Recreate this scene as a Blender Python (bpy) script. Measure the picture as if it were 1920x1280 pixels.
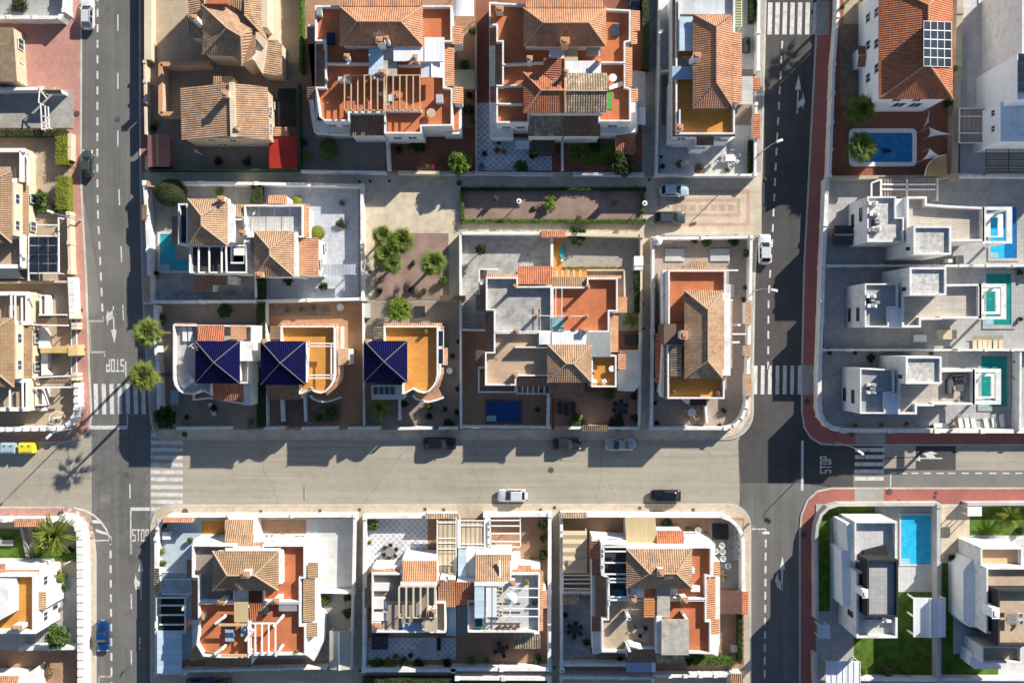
import bpy, math, random
from mathutils import Vector, Matrix
random.seed(7)
for o in list(bpy.data.objects): bpy.data.objects.remove(o)
SC = bpy.context.scene
COL = SC.collection
# ---------------- camera, sky, sun, exposure ----------------
H = 140.0                       # flying height of the camera
WID = 148.0                     # metres across the picture at ground level
cam = bpy.data.cameras.new('camera'); camo = bpy.data.objects.new('camera', cam); COL.objects.link(camo)
camo.location = (0, 0, H); camo.rotation_euler = (0, 0, 0)
cam.sensor_width = 36; cam.lens = H*36/WID; cam.clip_end = 3000; cam.clip_start = 1
SC.camera = camo
SUN_EL = math.radians(26.5); SUN_AZ = math.radians(45)   # azimuth from +Y (up in the photo) towards +X
sd = Vector((math.sin(SUN_AZ)*math.cos(SUN_EL), math.cos(SUN_AZ)*math.cos(SUN_EL), math.sin(SUN_EL)))
w = bpy.data.worlds.new('World'); SC.world = w; w.use_nodes = True
nt = w.node_tree; nt.nodes.clear()
sky = nt.nodes.new('ShaderNodeTexSky'); sky.sky_type = 'NISHITA'; sky.sun_disc = False
sky.dust_density = .4; sky.ozone_density = 3.5; sky.sun_elevation = SUN_EL; sky.sun_rotation = SUN_AZ
bg = nt.nodes.new('ShaderNodeBackground'); bg.inputs[1].default_value = 0.068
wo = nt.nodes.new('ShaderNodeOutputWorld'); nt.links.new(sky.outputs[0], bg.inputs[0]); nt.links.new(bg.outputs[0], wo.inputs[0])
sl = bpy.data.lights.new('sun', 'SUN'); sl.energy = 5.0; sl.angle = math.radians(0.55); sl.color = (1.0, 0.93, 0.83)
so = bpy.data.objects.new('sun', sl); COL.objects.link(so)
so.rotation_euler = sd.to_track_quat('Z', 'Y').to_euler(); so.location = sd*200
SC.view_settings.view_transform = 'Standard'; SC.view_settings.look = 'None'
SC.view_settings.gamma = 1; SC.view_settings.exposure = 0.76

# ---------------- coordinates ----------------
S = 1920/WID
FR = [0, 0, 1.0]
def fr(ox=0, oy=0, s=1.0): FR[:] = [ox, oy, s]
def P(x, y, z=0.0):             # a point of the place: where it is seen in the plan view, and its height
    k = (1 - z/H)/S
    return Vector(((FR[0] + x/FR[2] - 960)*k, (640 - FR[1] - y/FR[2])*k, z))
ORG = {}
def org(o): return ORG.get(o, Vector((0, 0, 0)))

# ---------------- materials ----------------
MC = {}
def nodes(name):
    m = bpy.data.materials.new(name); m.use_nodes = True
    n = m.node_tree; b = n.nodes['Principled BSDF']; return m, n, b
def N(n, t, **kw):
    x = n.nodes.new(t)
    for k, v in kw.items(): setattr(x, k, v)
    return x
def setv(node, d):
    for k, v in d.items(): node.inputs[k].default_value = v
def rgba(c, f=1.0): return (min(1, c[0]*f), min(1, c[1]*f), min(1, c[2]*f), 1)
def pos(n, scale=(1, 1, 1), rot=0, uv=False):
    mp = N(n, 'ShaderNodeMapping'); mp.inputs['Scale'].default_value = scale; mp.inputs['Rotation'].default_value = (0, 0, rot)
    if uv: src = N(n, 'ShaderNodeUVMap').outputs[0]
    else: src = N(n, 'ShaderNodeNewGeometry').outputs['Position']
    n.links.new(src, mp.inputs[0]); return mp.outputs[0]
def mix(n, a, b, fac, mode='MIX'):
    x = N(n, 'ShaderNodeMix', data_type='RGBA', blend_type=mode)
    for i, v in ((0, fac), (6, a), (7, b)):
        if isinstance(v, (int, float, tuple)): x.inputs[i].default_value = v
        else: n.links.new(v, x.inputs[i])
    return x.outputs[2]
def noise(n, vec, scale, detail=4, lo=.35, hi=.65, rough=.6):
    t = N(n, 'ShaderNodeTexNoise'); setv(t, {'Scale': scale, 'Detail': detail, 'Roughness': rough}); n.links.new(vec, t.inputs['Vector'])
    r = N(n, 'ShaderNodeMapRange'); setv(r, {'From Min': lo, 'From Max': hi}); n.links.new(t.outputs[0], r.inputs[0]); return r.outputs[0]
def M(name, c, var=.18, rough=.85, s1=.35, s2=5.0, spec=.3, metal=0, grid=None, gcol=.6, rot=0, bump=.15, off=0, coat=0, stain=0, wear=None):
    """matt surface: base colour with broad wear, fine grain, optional slab or tile grid (width, height, joint)"""
    if name in MC: return MC[name]
    m, n, b = nodes(name)
    v = pos(n); a = noise(n, v, s1, 5); f = noise(n, v, s2, 3)
    col = mix(n, rgba(c, 1-var), rgba(c, 1+var*.6), a)
    col = mix(n, mix(n, col, rgba(c, .62), .4), col, mr(n, f))
    if stain:
        st = noise(n, v, .9, 6, .5, .62, .7); col = mix(n, col, mix(n, col, (.12, .1, .085, 1), stain), st)
    if wear:       # tyre lanes along the road, resurfacing seams and fine cracks
        sc = (.03, 1.1, 1) if wear == 'x' else (1.1, .03, 1)
        col = mix(n, col, rgba(c, 1.22), mr2(n, noise(n, pos(n, sc), 1.0, 4, .45, .7), .55)); col = mix(n, col, rgba(c, .62), mr2(n, noise(n, pos(n, sc), 1.7, 3, .55, .75), .5))
        col = mix(n, col, rgba(c, .72), mr2(n, noise(n, v, .5, 7, .56, .66, .75), .45))
        vo = N(n, 'ShaderNodeTexVoronoi', feature='DISTANCE_TO_EDGE'); vo.inputs['Scale'].default_value = .045; vd = N(n, 'ShaderNodeVectorMath', operation='ADD'); ns = N(n, 'ShaderNodeTexNoise'); ns.inputs['Scale'].default_value = .35; n.links.new(v, ns.inputs['Vector'])
        vm = N(n, 'ShaderNodeVectorMath', operation='SCALE'); vm.inputs['Scale'].default_value = 2.5; n.links.new(ns.outputs['Color'], vm.inputs[0]); n.links.new(v, vd.inputs[0]); n.links.new(vm.outputs[0], vd.inputs[1]); n.links.new(vd.outputs[0], vo.inputs['Vector'])
        cr = N(n, 'ShaderNodeMapRange'); setv(cr, {'From Min': .0, 'From Max': .006, 'To Min': .22, 'To Max': 0}); n.links.new(vo.outputs['Distance'], cr.inputs[0]); col = mix(n, col, (.05, .045, .04, 1), cr.outputs[0])
    if grid:
        vv = pos(n, (1, 1, 1), rot)
        t = N(n, 'ShaderNodeTexBrick'); t.offset = off
        setv(t, {'Scale': 1, 'Brick Width': grid[0], 'Row Height': grid[1], 'Mortar Size': grid[2], 'Mortar Smooth': .2,
                 'Color1': (.86, .86, .86, 1), 'Color2': (1, 1, 1, 1), 'Mortar': (gcol, gcol, gcol, 1)})
        n.links.new(vv, t.inputs['Vector']); col = mix(n, col, t.outputs[0], 1.0, 'MULTIPLY')
    n.links.new(col, b.inputs['Base Color'])
    setv(b, {'Roughness': rough, 'Metallic': metal, 'Specular IOR Level': spec, 'Coat Weight': coat})
    if bump:
        bp = N(n, 'ShaderNodeBump'); setv(bp, {'Strength': bump, 'Distance': .05}); n.links.new(noise(n, v, s2*2, 4, 0, 1), bp.inputs['Height']); n.links.new(bp.outputs[0], b.inputs['Normal'])
    MC[name] = m; return m
def mr2(n, f, k):
    x = N(n, 'ShaderNodeMath', operation='MULTIPLY'); x.inputs[1].default_value = k; n.links.new(f, x.inputs[0]); return x.outputs[0]
def mr(n, f):
    r = N(n, 'ShaderNodeMapRange'); setv(r, {'From Min': 0, 'From Max': 1, 'To Min': .35, 'To Max': 1}); n.links.new(f, r.inputs[0]); return r.outputs[0]
def two(name, c1, c2, grid, rot=math.radians(45), rough=.6, mort=.12):
    """lattice patterned paving: two colours"""
    m, n, b = nodes(name); v = pos(n, (1, 1, 1), rot)
    t = N(n, 'ShaderNodeTexBrick'); t.offset = 0
    setv(t, {'Scale': 1, 'Brick Width': grid, 'Row Height': grid, 'Mortar Size': mort, 'Mortar Smooth': .3, 'Color1': rgba(c1), 'Color2': rgba(c1, .85), 'Mortar': rgba(c2)})
    n.links.new(v, t.inputs['Vector'])
    col = mix(n, mix(n, t.outputs[0], (.2, .2, .2, 1), .25), t.outputs[0], noise(n, pos(n), .6, 5))
    n.links.new(col, b.inputs['Base Color']); setv(b, {'Roughness': rough, 'Specular IOR Level': .3}); MC[name] = m; return m
def tilemat(name, c, c2, dark=.45, rough=.8, pu=.30, pv=.42, spec=.25, mott=.5, coat=0):
    """barrel tiles: uv in metres, u along the eave, v up the slope"""
    if name in MC: return MC[name]
    m, n, b = nodes(name)
    uv = N(n, 'ShaderNodeUVMap').outputs[0]; sp = N(n, 'ShaderNodeSeparateXYZ'); n.links.new(uv, sp.inputs[0])
    def math_(op, a, bb=None):
        x = N(n, 'ShaderNodeMath', operation=op)
        for i, v in enumerate((a, bb)):
            if v is None: continue
            if isinstance(v, (int, float)): x.inputs[i].default_value = v
            else: n.links.new(v, x.inputs[i])
        return x.outputs[0]
    u = math_('DIVIDE', sp.outputs[0], pu); v = math_('DIVIDE', sp.outputs[1], pv)
    fu = math_('FRACT', u); fv = math_('FRACT', v)
    cx = N(n, 'ShaderNodeCombineXYZ'); n.links.new(math_('FLOOR', u), cx.inputs[0]); n.links.new(math_('FLOOR', v), cx.inputs[1])
    wn = N(n, 'ShaderNodeTexWhiteNoise'); wn.noise_dimensions = '3D'; n.links.new(cx.outputs[0], wn.inputs[0])
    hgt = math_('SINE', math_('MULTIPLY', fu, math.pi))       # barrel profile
    # channels between the barrels get a darker colour
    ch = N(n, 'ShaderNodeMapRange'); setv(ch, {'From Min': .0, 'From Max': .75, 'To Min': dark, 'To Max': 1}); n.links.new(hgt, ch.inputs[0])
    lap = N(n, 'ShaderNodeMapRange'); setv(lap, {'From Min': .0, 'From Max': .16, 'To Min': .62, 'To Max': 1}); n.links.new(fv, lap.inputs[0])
    col = mix(n, rgba(c), rgba(c2), wn.outputs[0])
    col = mix(n, col, rgba((.16, .13, .1)), math_('MULTIPLY', noise(n, pos(n), .8, 6, .42, .68), mott))
    col = mix(n, col, rgba(c2, 1.25), math_('MULTIPLY', noise(n, pos(n), .23, 3, .45, .7), .5))
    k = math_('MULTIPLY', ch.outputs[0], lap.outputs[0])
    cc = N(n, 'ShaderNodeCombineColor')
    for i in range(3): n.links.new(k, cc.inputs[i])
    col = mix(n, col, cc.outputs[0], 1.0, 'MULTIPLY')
    n.links.new(col, b.inputs['Base Color']); setv(b, {'Roughness': rough, 'Specular IOR Level': spec, 'Coat Weight': coat})
    bp = N(n, 'ShaderNodeBump'); setv(bp, {'Strength': .8, 'Distance': .09})
    n.links.new(math_('ADD', hgt, math_('MULTIPLY', math_('SUBTRACT', 1, fv), .35)), bp.inputs['Height']); n.links.new(bp.outputs[0], b.inputs['Normal'])
    MC[name] = m; return m
def leafmat(name, c, c2, s=1.2):
    if name in MC: return MC[name]
    m, n, b = nodes(name); v = pos(n)
    oi = N(n, 'ShaderNodeObjectInfo')
    col = mix(n, rgba(c), rgba(c2), noise(n, v, s, 3)); col = mix(n, col, rgba(c2, .6), noise(n, v, 6, 2, .45, .75))
    n.links.new(mix(n, col, rgba(c2, 1.25), oi.outputs['Random']) if False else col, b.inputs['Base Color'])
    setv(b, {'Roughness': .6, 'Specular IOR Level': .25, 'Subsurface Weight': 0})
    tr = N(n, 'ShaderNodeBsdfTranslucent'); n.links.new(col, tr.inputs[0]); ms = N(n, 'ShaderNodeMixShader'); ms.inputs[0].default_value = .25
    n.links.new(b.outputs[0], ms.inputs[1]); n.links.new(tr.outputs[0], ms.inputs[2]); n.links.new(ms.outputs[0], n.nodes['Material Output'].inputs[0])
    MC[name] = m; return m
def glassy(name, c, rough=.08, spec=.6, metal=0):
    if name in MC: return MC[name]
    m, n, b = nodes(name); n.links.new(mix(n, rgba(c), rgba(c, .7), noise(n, pos(n), 1.5, 2)), b.inputs['Base Color'])
    setv(b, {'Roughness': rough, 'Specular IOR Level': spec, 'Metallic': metal}); MC[name] = m; return m
def watermat(name, c, c2):
    m, n, b = nodes(name); v = pos(n)
    n.links.new(mix(n, rgba(c), rgba(c2), noise(n, v, 1.1, 4)), b.inputs['Base Color'])
    setv(b, {'Roughness': .12, 'Specular IOR Level': .5})
    bp = N(n, 'ShaderNodeBump'); setv(bp, {'Strength': .35, 'Distance': .08}); n.links.new(noise(n, v, 2.2, 3, 0, 1), bp.inputs['Height']); n.links.new(bp.outputs[0], b.inputs['Normal'])
    MC[name] = m; return m
def paint(name, c, metal=0.0, rough=.25):
    if name in MC: return MC[name]
    m, n, b = nodes(name); n.links.new(mix(n, rgba(c, .93), rgba(c), noise(n, pos(n), 3, 3)), b.inputs['Base Color'])
    setv(b, {'Roughness': rough, 'Metallic': metal, 'Coat Weight': .35, 'Coat Roughness': .08}); MC[name] = m; return m

WHITE = M('white stucco', (.78, .77, .74), var=.07, s1=.6, bump=.1, stain=.22)
CREAM = M('cream stucco', (.66, .56, .42), var=.07, stain=.12)
BEIGE = M('beige stucco', (.55, .44, .31), var=.08, stain=.15)
WTRIM = M('white paint', (.82, .82, .80), var=.03, rough=.5, bump=0)
VW = M('bright villa render', (.90, .91, .92), var=.03, bump=.05, stain=.08)
PORC = M('white gravel', (.62, .61, .58), var=.35, s1=1.6, s2=6, bump=2.5)
GREYROOF = M('grey roof membrane', (.36, .37, .38), var=.12, s2=7, grid=(1.2, 1.2, .02), gcol=.8)
TERRA = M('terracotta floor', (.56, .185, .08), var=.14, grid=(.33, .33, .02), gcol=.75)
ORANGE = M('ochre painted floor', (.60, .27, .06), var=.1, grid=(.4, .4, .015), gcol=.88)
SALMON = M('salmon floor', (.56, .30, .19), var=.12, grid=(.33, .33, .02), gcol=.8)
BROWNFL = M('brown tile floor', (.40, .24, .15), var=.14, grid=(.4, .4, .02), gcol=.75)
REDFL = M('red brick paving', (.30, .12, .075), var=.15, grid=(.25, .13, .015), gcol=.7, off=.5)
BEIGEFL = M('beige tile floor', (.47, .375, .27), var=.12, grid=(.45, .45, .02), gcol=.8)
TAUPE = M('taupe patio tiles', (.31, .255, .21), var=.12, grid=(.45, .45, .025), gcol=.78)
GREYFL = M('grey patio tiles', (.42, .42, .41), var=.12, grid=(.6, .6, .025), gcol=.75)
LGREYFL = M('pale grey patio tiles', (.58, .58, .57), var=.1, grid=(.8, .8, .025), gcol=.78)
STAMP = M('stamped concrete', (.44, .43, .41), var=.25, s1=.8, grid=(.55, .35, .04), gcol=.7, off=.5, stain=.3)
BLUEFL = M('pale blue patio', (.47, .55, .62), var=.1, grid=(.4, .4, .02), gcol=.85)
TANPAVE = M('tan paving', (.56, .47, .35), var=.12, grid=(.4, .4, .02), gcol=.82, stain=.12)
PLAZA = M('sandy concrete paving', (.64, .55, .41), var=.14, grid=(.8, .8, .02), gcol=.86, stain=.15)
GREYPAVE = M('grey concrete paving', (.40, .38, .34), var=.15, grid=(.5, .5, .02), gcol=.85, stain=.2)
PINKPAVE = M('pink paving', (.52, .27, .22), var=.12, grid=(.25, .25, .015), gcol=.82, stain=.15)
REDPAVE = M('red paving', (.42, .15, .12), var=.1, grid=(.25, .25, .015), gcol=.82, stain=.15)
KERB = M('kerb stone', (.55, .52, .46), var=.12, grid=(1.0, 1.0, .03), gcol=.75)
ASPH = M('grey asphalt', (.155, .152, .143), var=.22, s1=.12, s2=14, bump=.4, stain=.22, wear='y')
ASPHT = M('sun bleached asphalt', (.37, .335, .268), var=.12, s1=.08, s2=14, bump=.4, stain=.15, wear='x')
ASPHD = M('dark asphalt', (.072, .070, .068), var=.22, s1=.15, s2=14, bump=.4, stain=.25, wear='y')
ASPHP = M('asphalt patch', (.21, .20, .18), var=.18, s1=.2, s2=14, bump=.4)
ROADW = M('worn white road paint', (.64, .63, .60), var=.14, s1=2.5, stain=.32, bump=0)
ROADF = M('faded road paint', (.40, .37, .30), var=.1, s1=1.5, stain=.5, bump=0)
SOIL = M('dry garden soil', (.24, .165, .125), var=.3, s1=1.2, s2=9, bump=.8)
GRAVEL = M('pink gravel', (.30, .21, .17), var=.25, s1=.5, s2=10, bump=.9)
BAREG = M('bare rubble ground', (.40, .38, .33), var=.35, s1=.9, s2=7, bump=.8, stain=.5)
TURF = M('lawn turf', (.085, .165, .010), var=.45, s1=.9, s2=12, bump=1.0, stain=.25)
WOODFL = M('weathered deck boards', (.60, .54, .46), var=.15, grid=(3.2, .30, .045), gcol=.5, off=.5)
WOODV = M('warm timber', (.58, .40, .24), var=.12, bump=.1)
WOODD = M('dark timber', (.16, .09, .06), var=.2)
SLATE = M('dark slate blades', (.05, .055, .06), var=.2, grid=(2, .35, .05), gcol=.5)
METALW = M('white corrugated sheet', (.84, .85, .86), var=.06, grid=(.6, 30, .04), gcol=.78, rough=.45, bump=0)
METALG = M('grey corrugated sheet', (.36, .38, .37), var=.12, grid=(.25, 30, .05), gcol=.75, rough=.5)
METALB = M('beige ribbed sheet', (.60, .47, .27), var=.08, grid=(.25, 30, .05), gcol=.8, rough=.6)
METALR = M('red sheet', (.38, .028, .02), var=.22, rough=.5, grid=(5, 1.4, .03), gcol=.7)
FABRIC = M('sand awning fabric', (.60, .47, .31), var=.06, rough=.9)
DARK = M('dark metal', (.03, .03, .032), var=.2, rough=.5, bump=0)
GREYM = M('galvanised metal', (.42, .43, .43), var=.1, rough=.4, metal=.4, bump=0)
BLACKPL = M('black plastic', (.02, .02, .02), var=.2, rough=.5, bump=0)
CONC = M('concrete', (.46, .43, .37), var=.2, s1=.8, stain=.35)
CANOPYG = M('olive canvas', (.30, .31, .23), var=.1)
CLAY = M('clay pot', (.40, .17, .09), var=.15)
BLUESH = M('pale blue sheet', (.55, .68, .78), var=.06, grid=(30, .75, .04), gcol=.75, rough=.4, bump=0)
STEELB = M('blue grey sheet', (.33, .45, .58), var=.06, grid=(.7, 30, .04), gcol=.75, rough=.4, bump=0)
GLASS = glassy('window glass', (.05, .07, .09))
PVGL = glassy('photovoltaic glass', (.022, .03, .05), rough=.15, spec=.5)
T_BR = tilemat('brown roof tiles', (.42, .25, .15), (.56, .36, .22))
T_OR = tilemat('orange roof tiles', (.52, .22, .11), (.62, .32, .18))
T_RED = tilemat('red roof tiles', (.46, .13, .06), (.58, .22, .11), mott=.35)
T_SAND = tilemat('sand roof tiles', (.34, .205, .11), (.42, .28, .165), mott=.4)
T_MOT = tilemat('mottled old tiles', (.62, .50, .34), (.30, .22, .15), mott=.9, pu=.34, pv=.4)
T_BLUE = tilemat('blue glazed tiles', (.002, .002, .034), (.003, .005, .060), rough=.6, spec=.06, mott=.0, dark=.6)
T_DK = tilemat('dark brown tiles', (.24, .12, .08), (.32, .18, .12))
CAPM = M('mortar ridge tiles', (.46, .33, .22), var=.15, s1=2)
CAPB = M('pale ridge tiles', (.17, .13, .15), var=.15, s1=2)
CAPR = M('red ridge tiles', (.55, .30, .17), var=.15, s1=2)
L_DK = leafmat('dark green leaves', (.022, .045, .012), (.045, .085, .02))
L_MD = leafmat('green leaves', (.055, .11, .02), (.12, .20, .035))
L_LT = leafmat('bright green leaves', (.11, .20, .02), (.23, .34, .04))
L_YL = leafmat('yellow green leaves', (.17, .21, .03), (.30, .32, .04))
L_OL = leafmat('olive leaves', (.05, .065, .025), (.09, .105, .04))
L_DRY = leafmat('dry straw leaves', (.22, .15, .08), (.36, .27, .16))
L_PALM = leafmat('palm leaves', (.09, .16, .02), (.24, .31, .06))
L_PALMY = leafmat('yellowing palm leaves', (.12, .18, .025), (.30, .34, .07))
L_PINK = leafmat('pink blossom', (.35, .03, .12), (.5, .06, .2))
BARK = M('bark', (.16, .11, .07), var=.3, s1=3, s2=12, bump=.8)

# ---------------- mesh collecting ----------------
class MB:
    def __init__(s): s.v = []; s.f = []; s.uv = []; s.tile = False
    def face(s, pts):
        i = len(s.v); s.v += [Vector(p) for p in pts]; s.f.append(tuple(range(i, i+len(pts))))
    def add(s, vs, fs):
        i = len(s.v); s.v += [Vector(p) for p in vs]; s.f += [tuple(i+k for k in f) for f in fs]
    def prism(s, base, top):                      # rings of equal length, counter-clockwise seen from above
        n = len(base); vs = list(base)+list(top)
        a = sum(base[i].x*base[(i+1) % n].y-base[(i+1) % n].x*base[i].y for i in range(n))
        fs = [tuple(range(n))[::-1], tuple(range(n, 2*n))] + [(i, (i+1) % n, n+(i+1) % n, n+i) for i in range(n)]
        if a < 0: fs = [f[::-1] for f in fs]
        s.add(vs, fs)
    def ext(s, top, z0):                          # top ring pushed straight down to z0
        s.prism([Vector((p.x, p.y, z0)) for p in top], top)
    def box(s, c, sx, sy, sz, rz=0):              # centre of the base
        c = Vector(c); R_ = Matrix.Rotation(rz, 3, 'Z')
        b = [c+R_ @ Vector((x*sx/2, y*sy/2, 0)) for x, y in ((-1, -1), (1, -1), (1, 1), (-1, 1))]
        s.prism(b, [p+Vector((0, 0, sz)) for p in b])
    def beam(s, a, b, w, h):                      # rectangular beam between two points (top at the points)
        a = Vector(a); b = Vector(b); d = (b-a); n = Vector((-d.y, d.x, 0))
        if n.length < 1e-6: n = Vector((1, 0, 0))
        n = n.normalized()*w/2; dz = Vector((0, 0, h))
        s.add([a-n-dz, a+n-dz, b+n-dz, b-n-dz, a-n, a+n, b+n, b-n], [(0, 1, 2, 3), (7, 6, 5, 4), (0, 4, 5, 1), (1, 5, 6, 2), (2, 6, 7, 3), (3, 7, 4, 0)])
    def tube(s, pts, r, n=6, r2=None):
        pts = [Vector(p) for p in pts]; m = len(pts); rings = []
        for i, p in enumerate(pts):
            d = (pts[min(i+1, m-1)]-pts[max(i-1, 0)]).normalized()
            u = d.orthogonal().normalized(); v = d.cross(u); rr = r if r2 is None else r+(r2-r)*i/(m-1)
            rings.append([p+(u*math.cos(2*math.pi*k/n)+v*math.sin(2*math.pi*k/n))*rr for k in range(n)])
        vs = [q for g in rings for q in g]; fs = []
        for i in range(m-1):
            for k in range(n): fs.append((i*n+k, i*n+(k+1) % n, (i+1)*n+(k+1) % n, (i+1)*n+k))
        fs += [tuple(range(n))[::-1], tuple(range((m-1)*n, m*n))]; s.add(vs, fs)
    def lathe(s, c, prof, n=14):                  # prof: (radius, z)
        c = Vector(c); vs = []; fs = []
        for r, z in prof:
            for k in range(n): a = 2*math.pi*k/n; vs.append(c+Vector((r*math.cos(a), r*math.sin(a), z)))
        for i in range(len(prof)-1):
            for k in range(n): fs.append((i*n+k, i*n+(k+1) % n, (i+1)*n+(k+1) % n, (i+1)*n+k))
        fs += [tuple(range(n))[::-1], tuple(range((len(prof)-1)*n, len(prof)*n))]; s.add(vs, fs)
    def ball(s, c, rx, ry, rz, n=10, m=6):
        c = Vector(c); vs = []; fs = []
        for i in range(m+1):
            t = math.pi*i/m
            for k in range(n):
                a = 2*math.pi*k/n; vs.append(c+Vector((rx*math.sin(t)*math.cos(a), ry*math.sin(t)*math.sin(a), -rz*math.cos(t))))
        for i in range(m):
            for k in range(n): fs.append((i*n+k, i*n+(k+1) % n, (i+1)*n+(k+1) % n, (i+1)*n+k))
        s.add(vs, fs)
    def build(s, name, mat, parent=None, smooth=False, mats=None, mi=None):
        me = bpy.data.meshes.new(name); o0 = org(parent) if parent else Vector((0, 0, 0))
        me.from_pydata([tuple(p-o0) for p in s.v], [], s.f)
        me.materials.append(mat)
        if s.tile:
            uvl = me.uv_layers.new(name='UVMap')
            for p in me.polygons:
                nrm = p.normal
                if abs(nrm.z) > .999 or nrm.xy.length < 1e-4: dn = Vector((0, -1, 0))
                else: dn = Vector((nrm.x, nrm.y, 0)).normalized()
                uu = Vector((-dn.y, dn.x, 0)); sl_ = max(.2, abs(nrm.z))
                for li in p.loop_indices:
                    q = me.vertices[me.loops[li].vertex_index].co+o0
                    uvl.data[li].uv = (q.dot(uu), -q.xy.dot(dn.xy)/sl_)
        if smooth:
            for p in me.polygons: p.use_smooth = True
        ob = bpy.data.objects.new(name, me); COL.objects.link(ob)
        if parent: ob.parent = parent; ORG[ob] = o0
        return ob
def tag(o, label=None, cat=None, group=None, kind=None):
    if label: o['label'] = label
    if cat: o['category'] = cat
    if group: o['group'] = group
    if kind: o['kind'] = kind
    return o
def thing(name, label, cat, loc, group=None):
    o = bpy.data.objects.new(name, None); COL.objects.link(o); o.location = loc; o.empty_display_size = .3
    ORG[o] = Vector(loc); return tag(o, label, cat, group)
def kids(o): return [c for c in bpy.data.objects if c.parent == o]
KC = {}
def dup(root, loc, rz=0, sc=1.0, label=None, group=None, mats=None):
    r = root.copy(); COL.objects.link(r); r.location = loc; r.rotation_euler = (0, 0, rz); r.scale = (sc, sc, sc) if isinstance(sc, (int, float)) else sc
    ORG[r] = Vector(loc)
    if label: r['label'] = label
    if group: r['group'] = group
    if root not in KC: KC[root] = [(c, kids(c)) for c in kids(root)]
    for ch, gk in KC[root]:
        c = ch.copy(); COL.objects.link(c); c.parent = r
        for g in gk:
            d = g.copy(); COL.objects.link(d); d.parent = c
    return r
USED = set()
def use(proto, loc, rz=0, sc=1.0, label=None, group=None):
    """the first use moves the original, later ones copy it"""
    if proto in USED: return dup(proto, loc, rz, sc, label, group)
    if proto not in KC: KC[proto] = [(c, kids(c)) for c in kids(proto)]
    USED.add(proto); proto.location = loc; proto.rotation_euler = (0, 0, rz)
    proto.scale = (sc, sc, sc) if isinstance(sc, (int, float)) else sc
    if label: proto['label'] = label
    if group: proto['group'] = group
    return proto

# ---------------- building parts, in plan-view coordinates ----------------
def rect(x0, y0, x1, y1, z): return [P(x0, y1, z), P(x1, y1, z), P(x1, y0, z), P(x0, y0, z)]
def pts(pl, z):
    if isinstance(pl, tuple) and len(pl) == 4 and not isinstance(pl[0], (tuple, list)): return rect(*pl, z)
    r = [P(x, y, z) for x, y in pl]
    if area(r) < 0: r.reverse()
    return r
def area(r): return sum(r[i].x*r[(i+1) % len(r)].y-r[(i+1) % len(r)].x*r[i].y for i in range(len(r)))
def inset(r, t):
    n = len(r); out = []
    for i in range(n):
        a, b, c = r[i-1], r[i], r[(i+1) % n]
        d1 = (b-a).xy.normalized(); d2 = (c-b).xy.normalized()
        n1 = Vector((-d1.y, d1.x)); n2 = Vector((-d2.y, d2.x)); k = n1+n2
        if k.length < .3: k = n1; q = 1
        else: q = 1/max(.35, k.normalized().dot(n1)); k.normalize()
        out.append(Vector((b.x+k.x*t*q, b.y+k.y*t*q, b.z)))
    return out
def slab(par, name, mat, pl, z1, z0=0.0):
    m = MB(); m.ext(pts(pl, z1), z0); return m.build(name, mat, par)
def setz(r, z): return [Vector((p.x, p.y, z)) for p in r]
def terrace(par, pl, zp, zf, floor, wall=None, t=.22, z0=0.0, cap=None):
    """flat roof with a parapet: walls down to z0, top of the parapet zp, floor zf"""
    wall = wall or WHITE
    r = pts(pl, zp); q = inset(r, t); n = len(r); m = MB()
    for i in range(n):
        j = (i+1) % n
        m.face([setz([r[i]], z0)[0], setz([r[j]], z0)[0], r[j], r[i]])
        m.face([r[i], r[j], q[j], q[i]])
        m.face([q[i], q[j], setz([q[j]], zf-.02)[0], setz([q[i]], zf-.02)[0]])
    wl = m.build('wall', wall, par)
    f = MB(); f.prism(setz(inset(q, -.03), zf-.2), setz(inset(q, -.03), zf)); f.build('terrace_floor', floor, par)
    if cap:
        c = MB(); ro = setz(inset(r, -.05), zp+.005); qi = setz(inset(q, .03), zp+.005)
        for i in range(n):
            j = (i+1) % n
            c.face([ro[i], ro[j], ro[j]+Vector((0, 0, .06)), ro[i]+Vector((0, 0, .06))])
            c.face([ro[i]+Vector((0, 0, .06)), ro[j]+Vector((0, 0, .06)), qi[j]+Vector((0, 0, .06)), qi[i]+Vector((0, 0, .06))])
            c.face([qi[i]+Vector((0, 0, .06)), qi[j]+Vector((0, 0, .06)), qi[j], qi[i]])
        c.build('coping', cap, wl)
    return wl
def roof(par, faces, mat, capm=None, ridges=(), name='roof', th=.14):
    """faces: lists of world points; ridges: pairs of points"""
    m = MB(); m.tile = True; edges = {}
    def key(p): return (round(p.x, 2), round(p.y, 2), round(p.z, 2))
    for f in faces:
        nn = Vector((0, 0, 0))
        for i in range(len(f)): nn += f[i].cross(f[(i+1) % len(f)])
        if nn.z < 0: f.reverse()
        m.face(f)
        for i in range(len(f)):
            a, b = f[i], f[(i+1) % len(f)]; k = frozenset((key(a), key(b))); edges.setdefault(k, []).append((a, b))
    dz = Vector((0, 0, th))
    for k, e in edges.items():
        if len(e) == 1: a, b = e[0]; m.face([a, a-dz, b-dz, b])
    for f in faces: m.face([p-dz for p in f][::-1])
    ro = m.build(name, mat, par)
    if capm and ridges:
        c = MB()
        for a, b in ridges: c.tube([a+Vector((0, 0, .02)), b+Vector((0, 0, .02))], .13 if capm is not CAPB else .075, 6)
        c.build('ridge_cap', capm, ro)
    return ro
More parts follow.
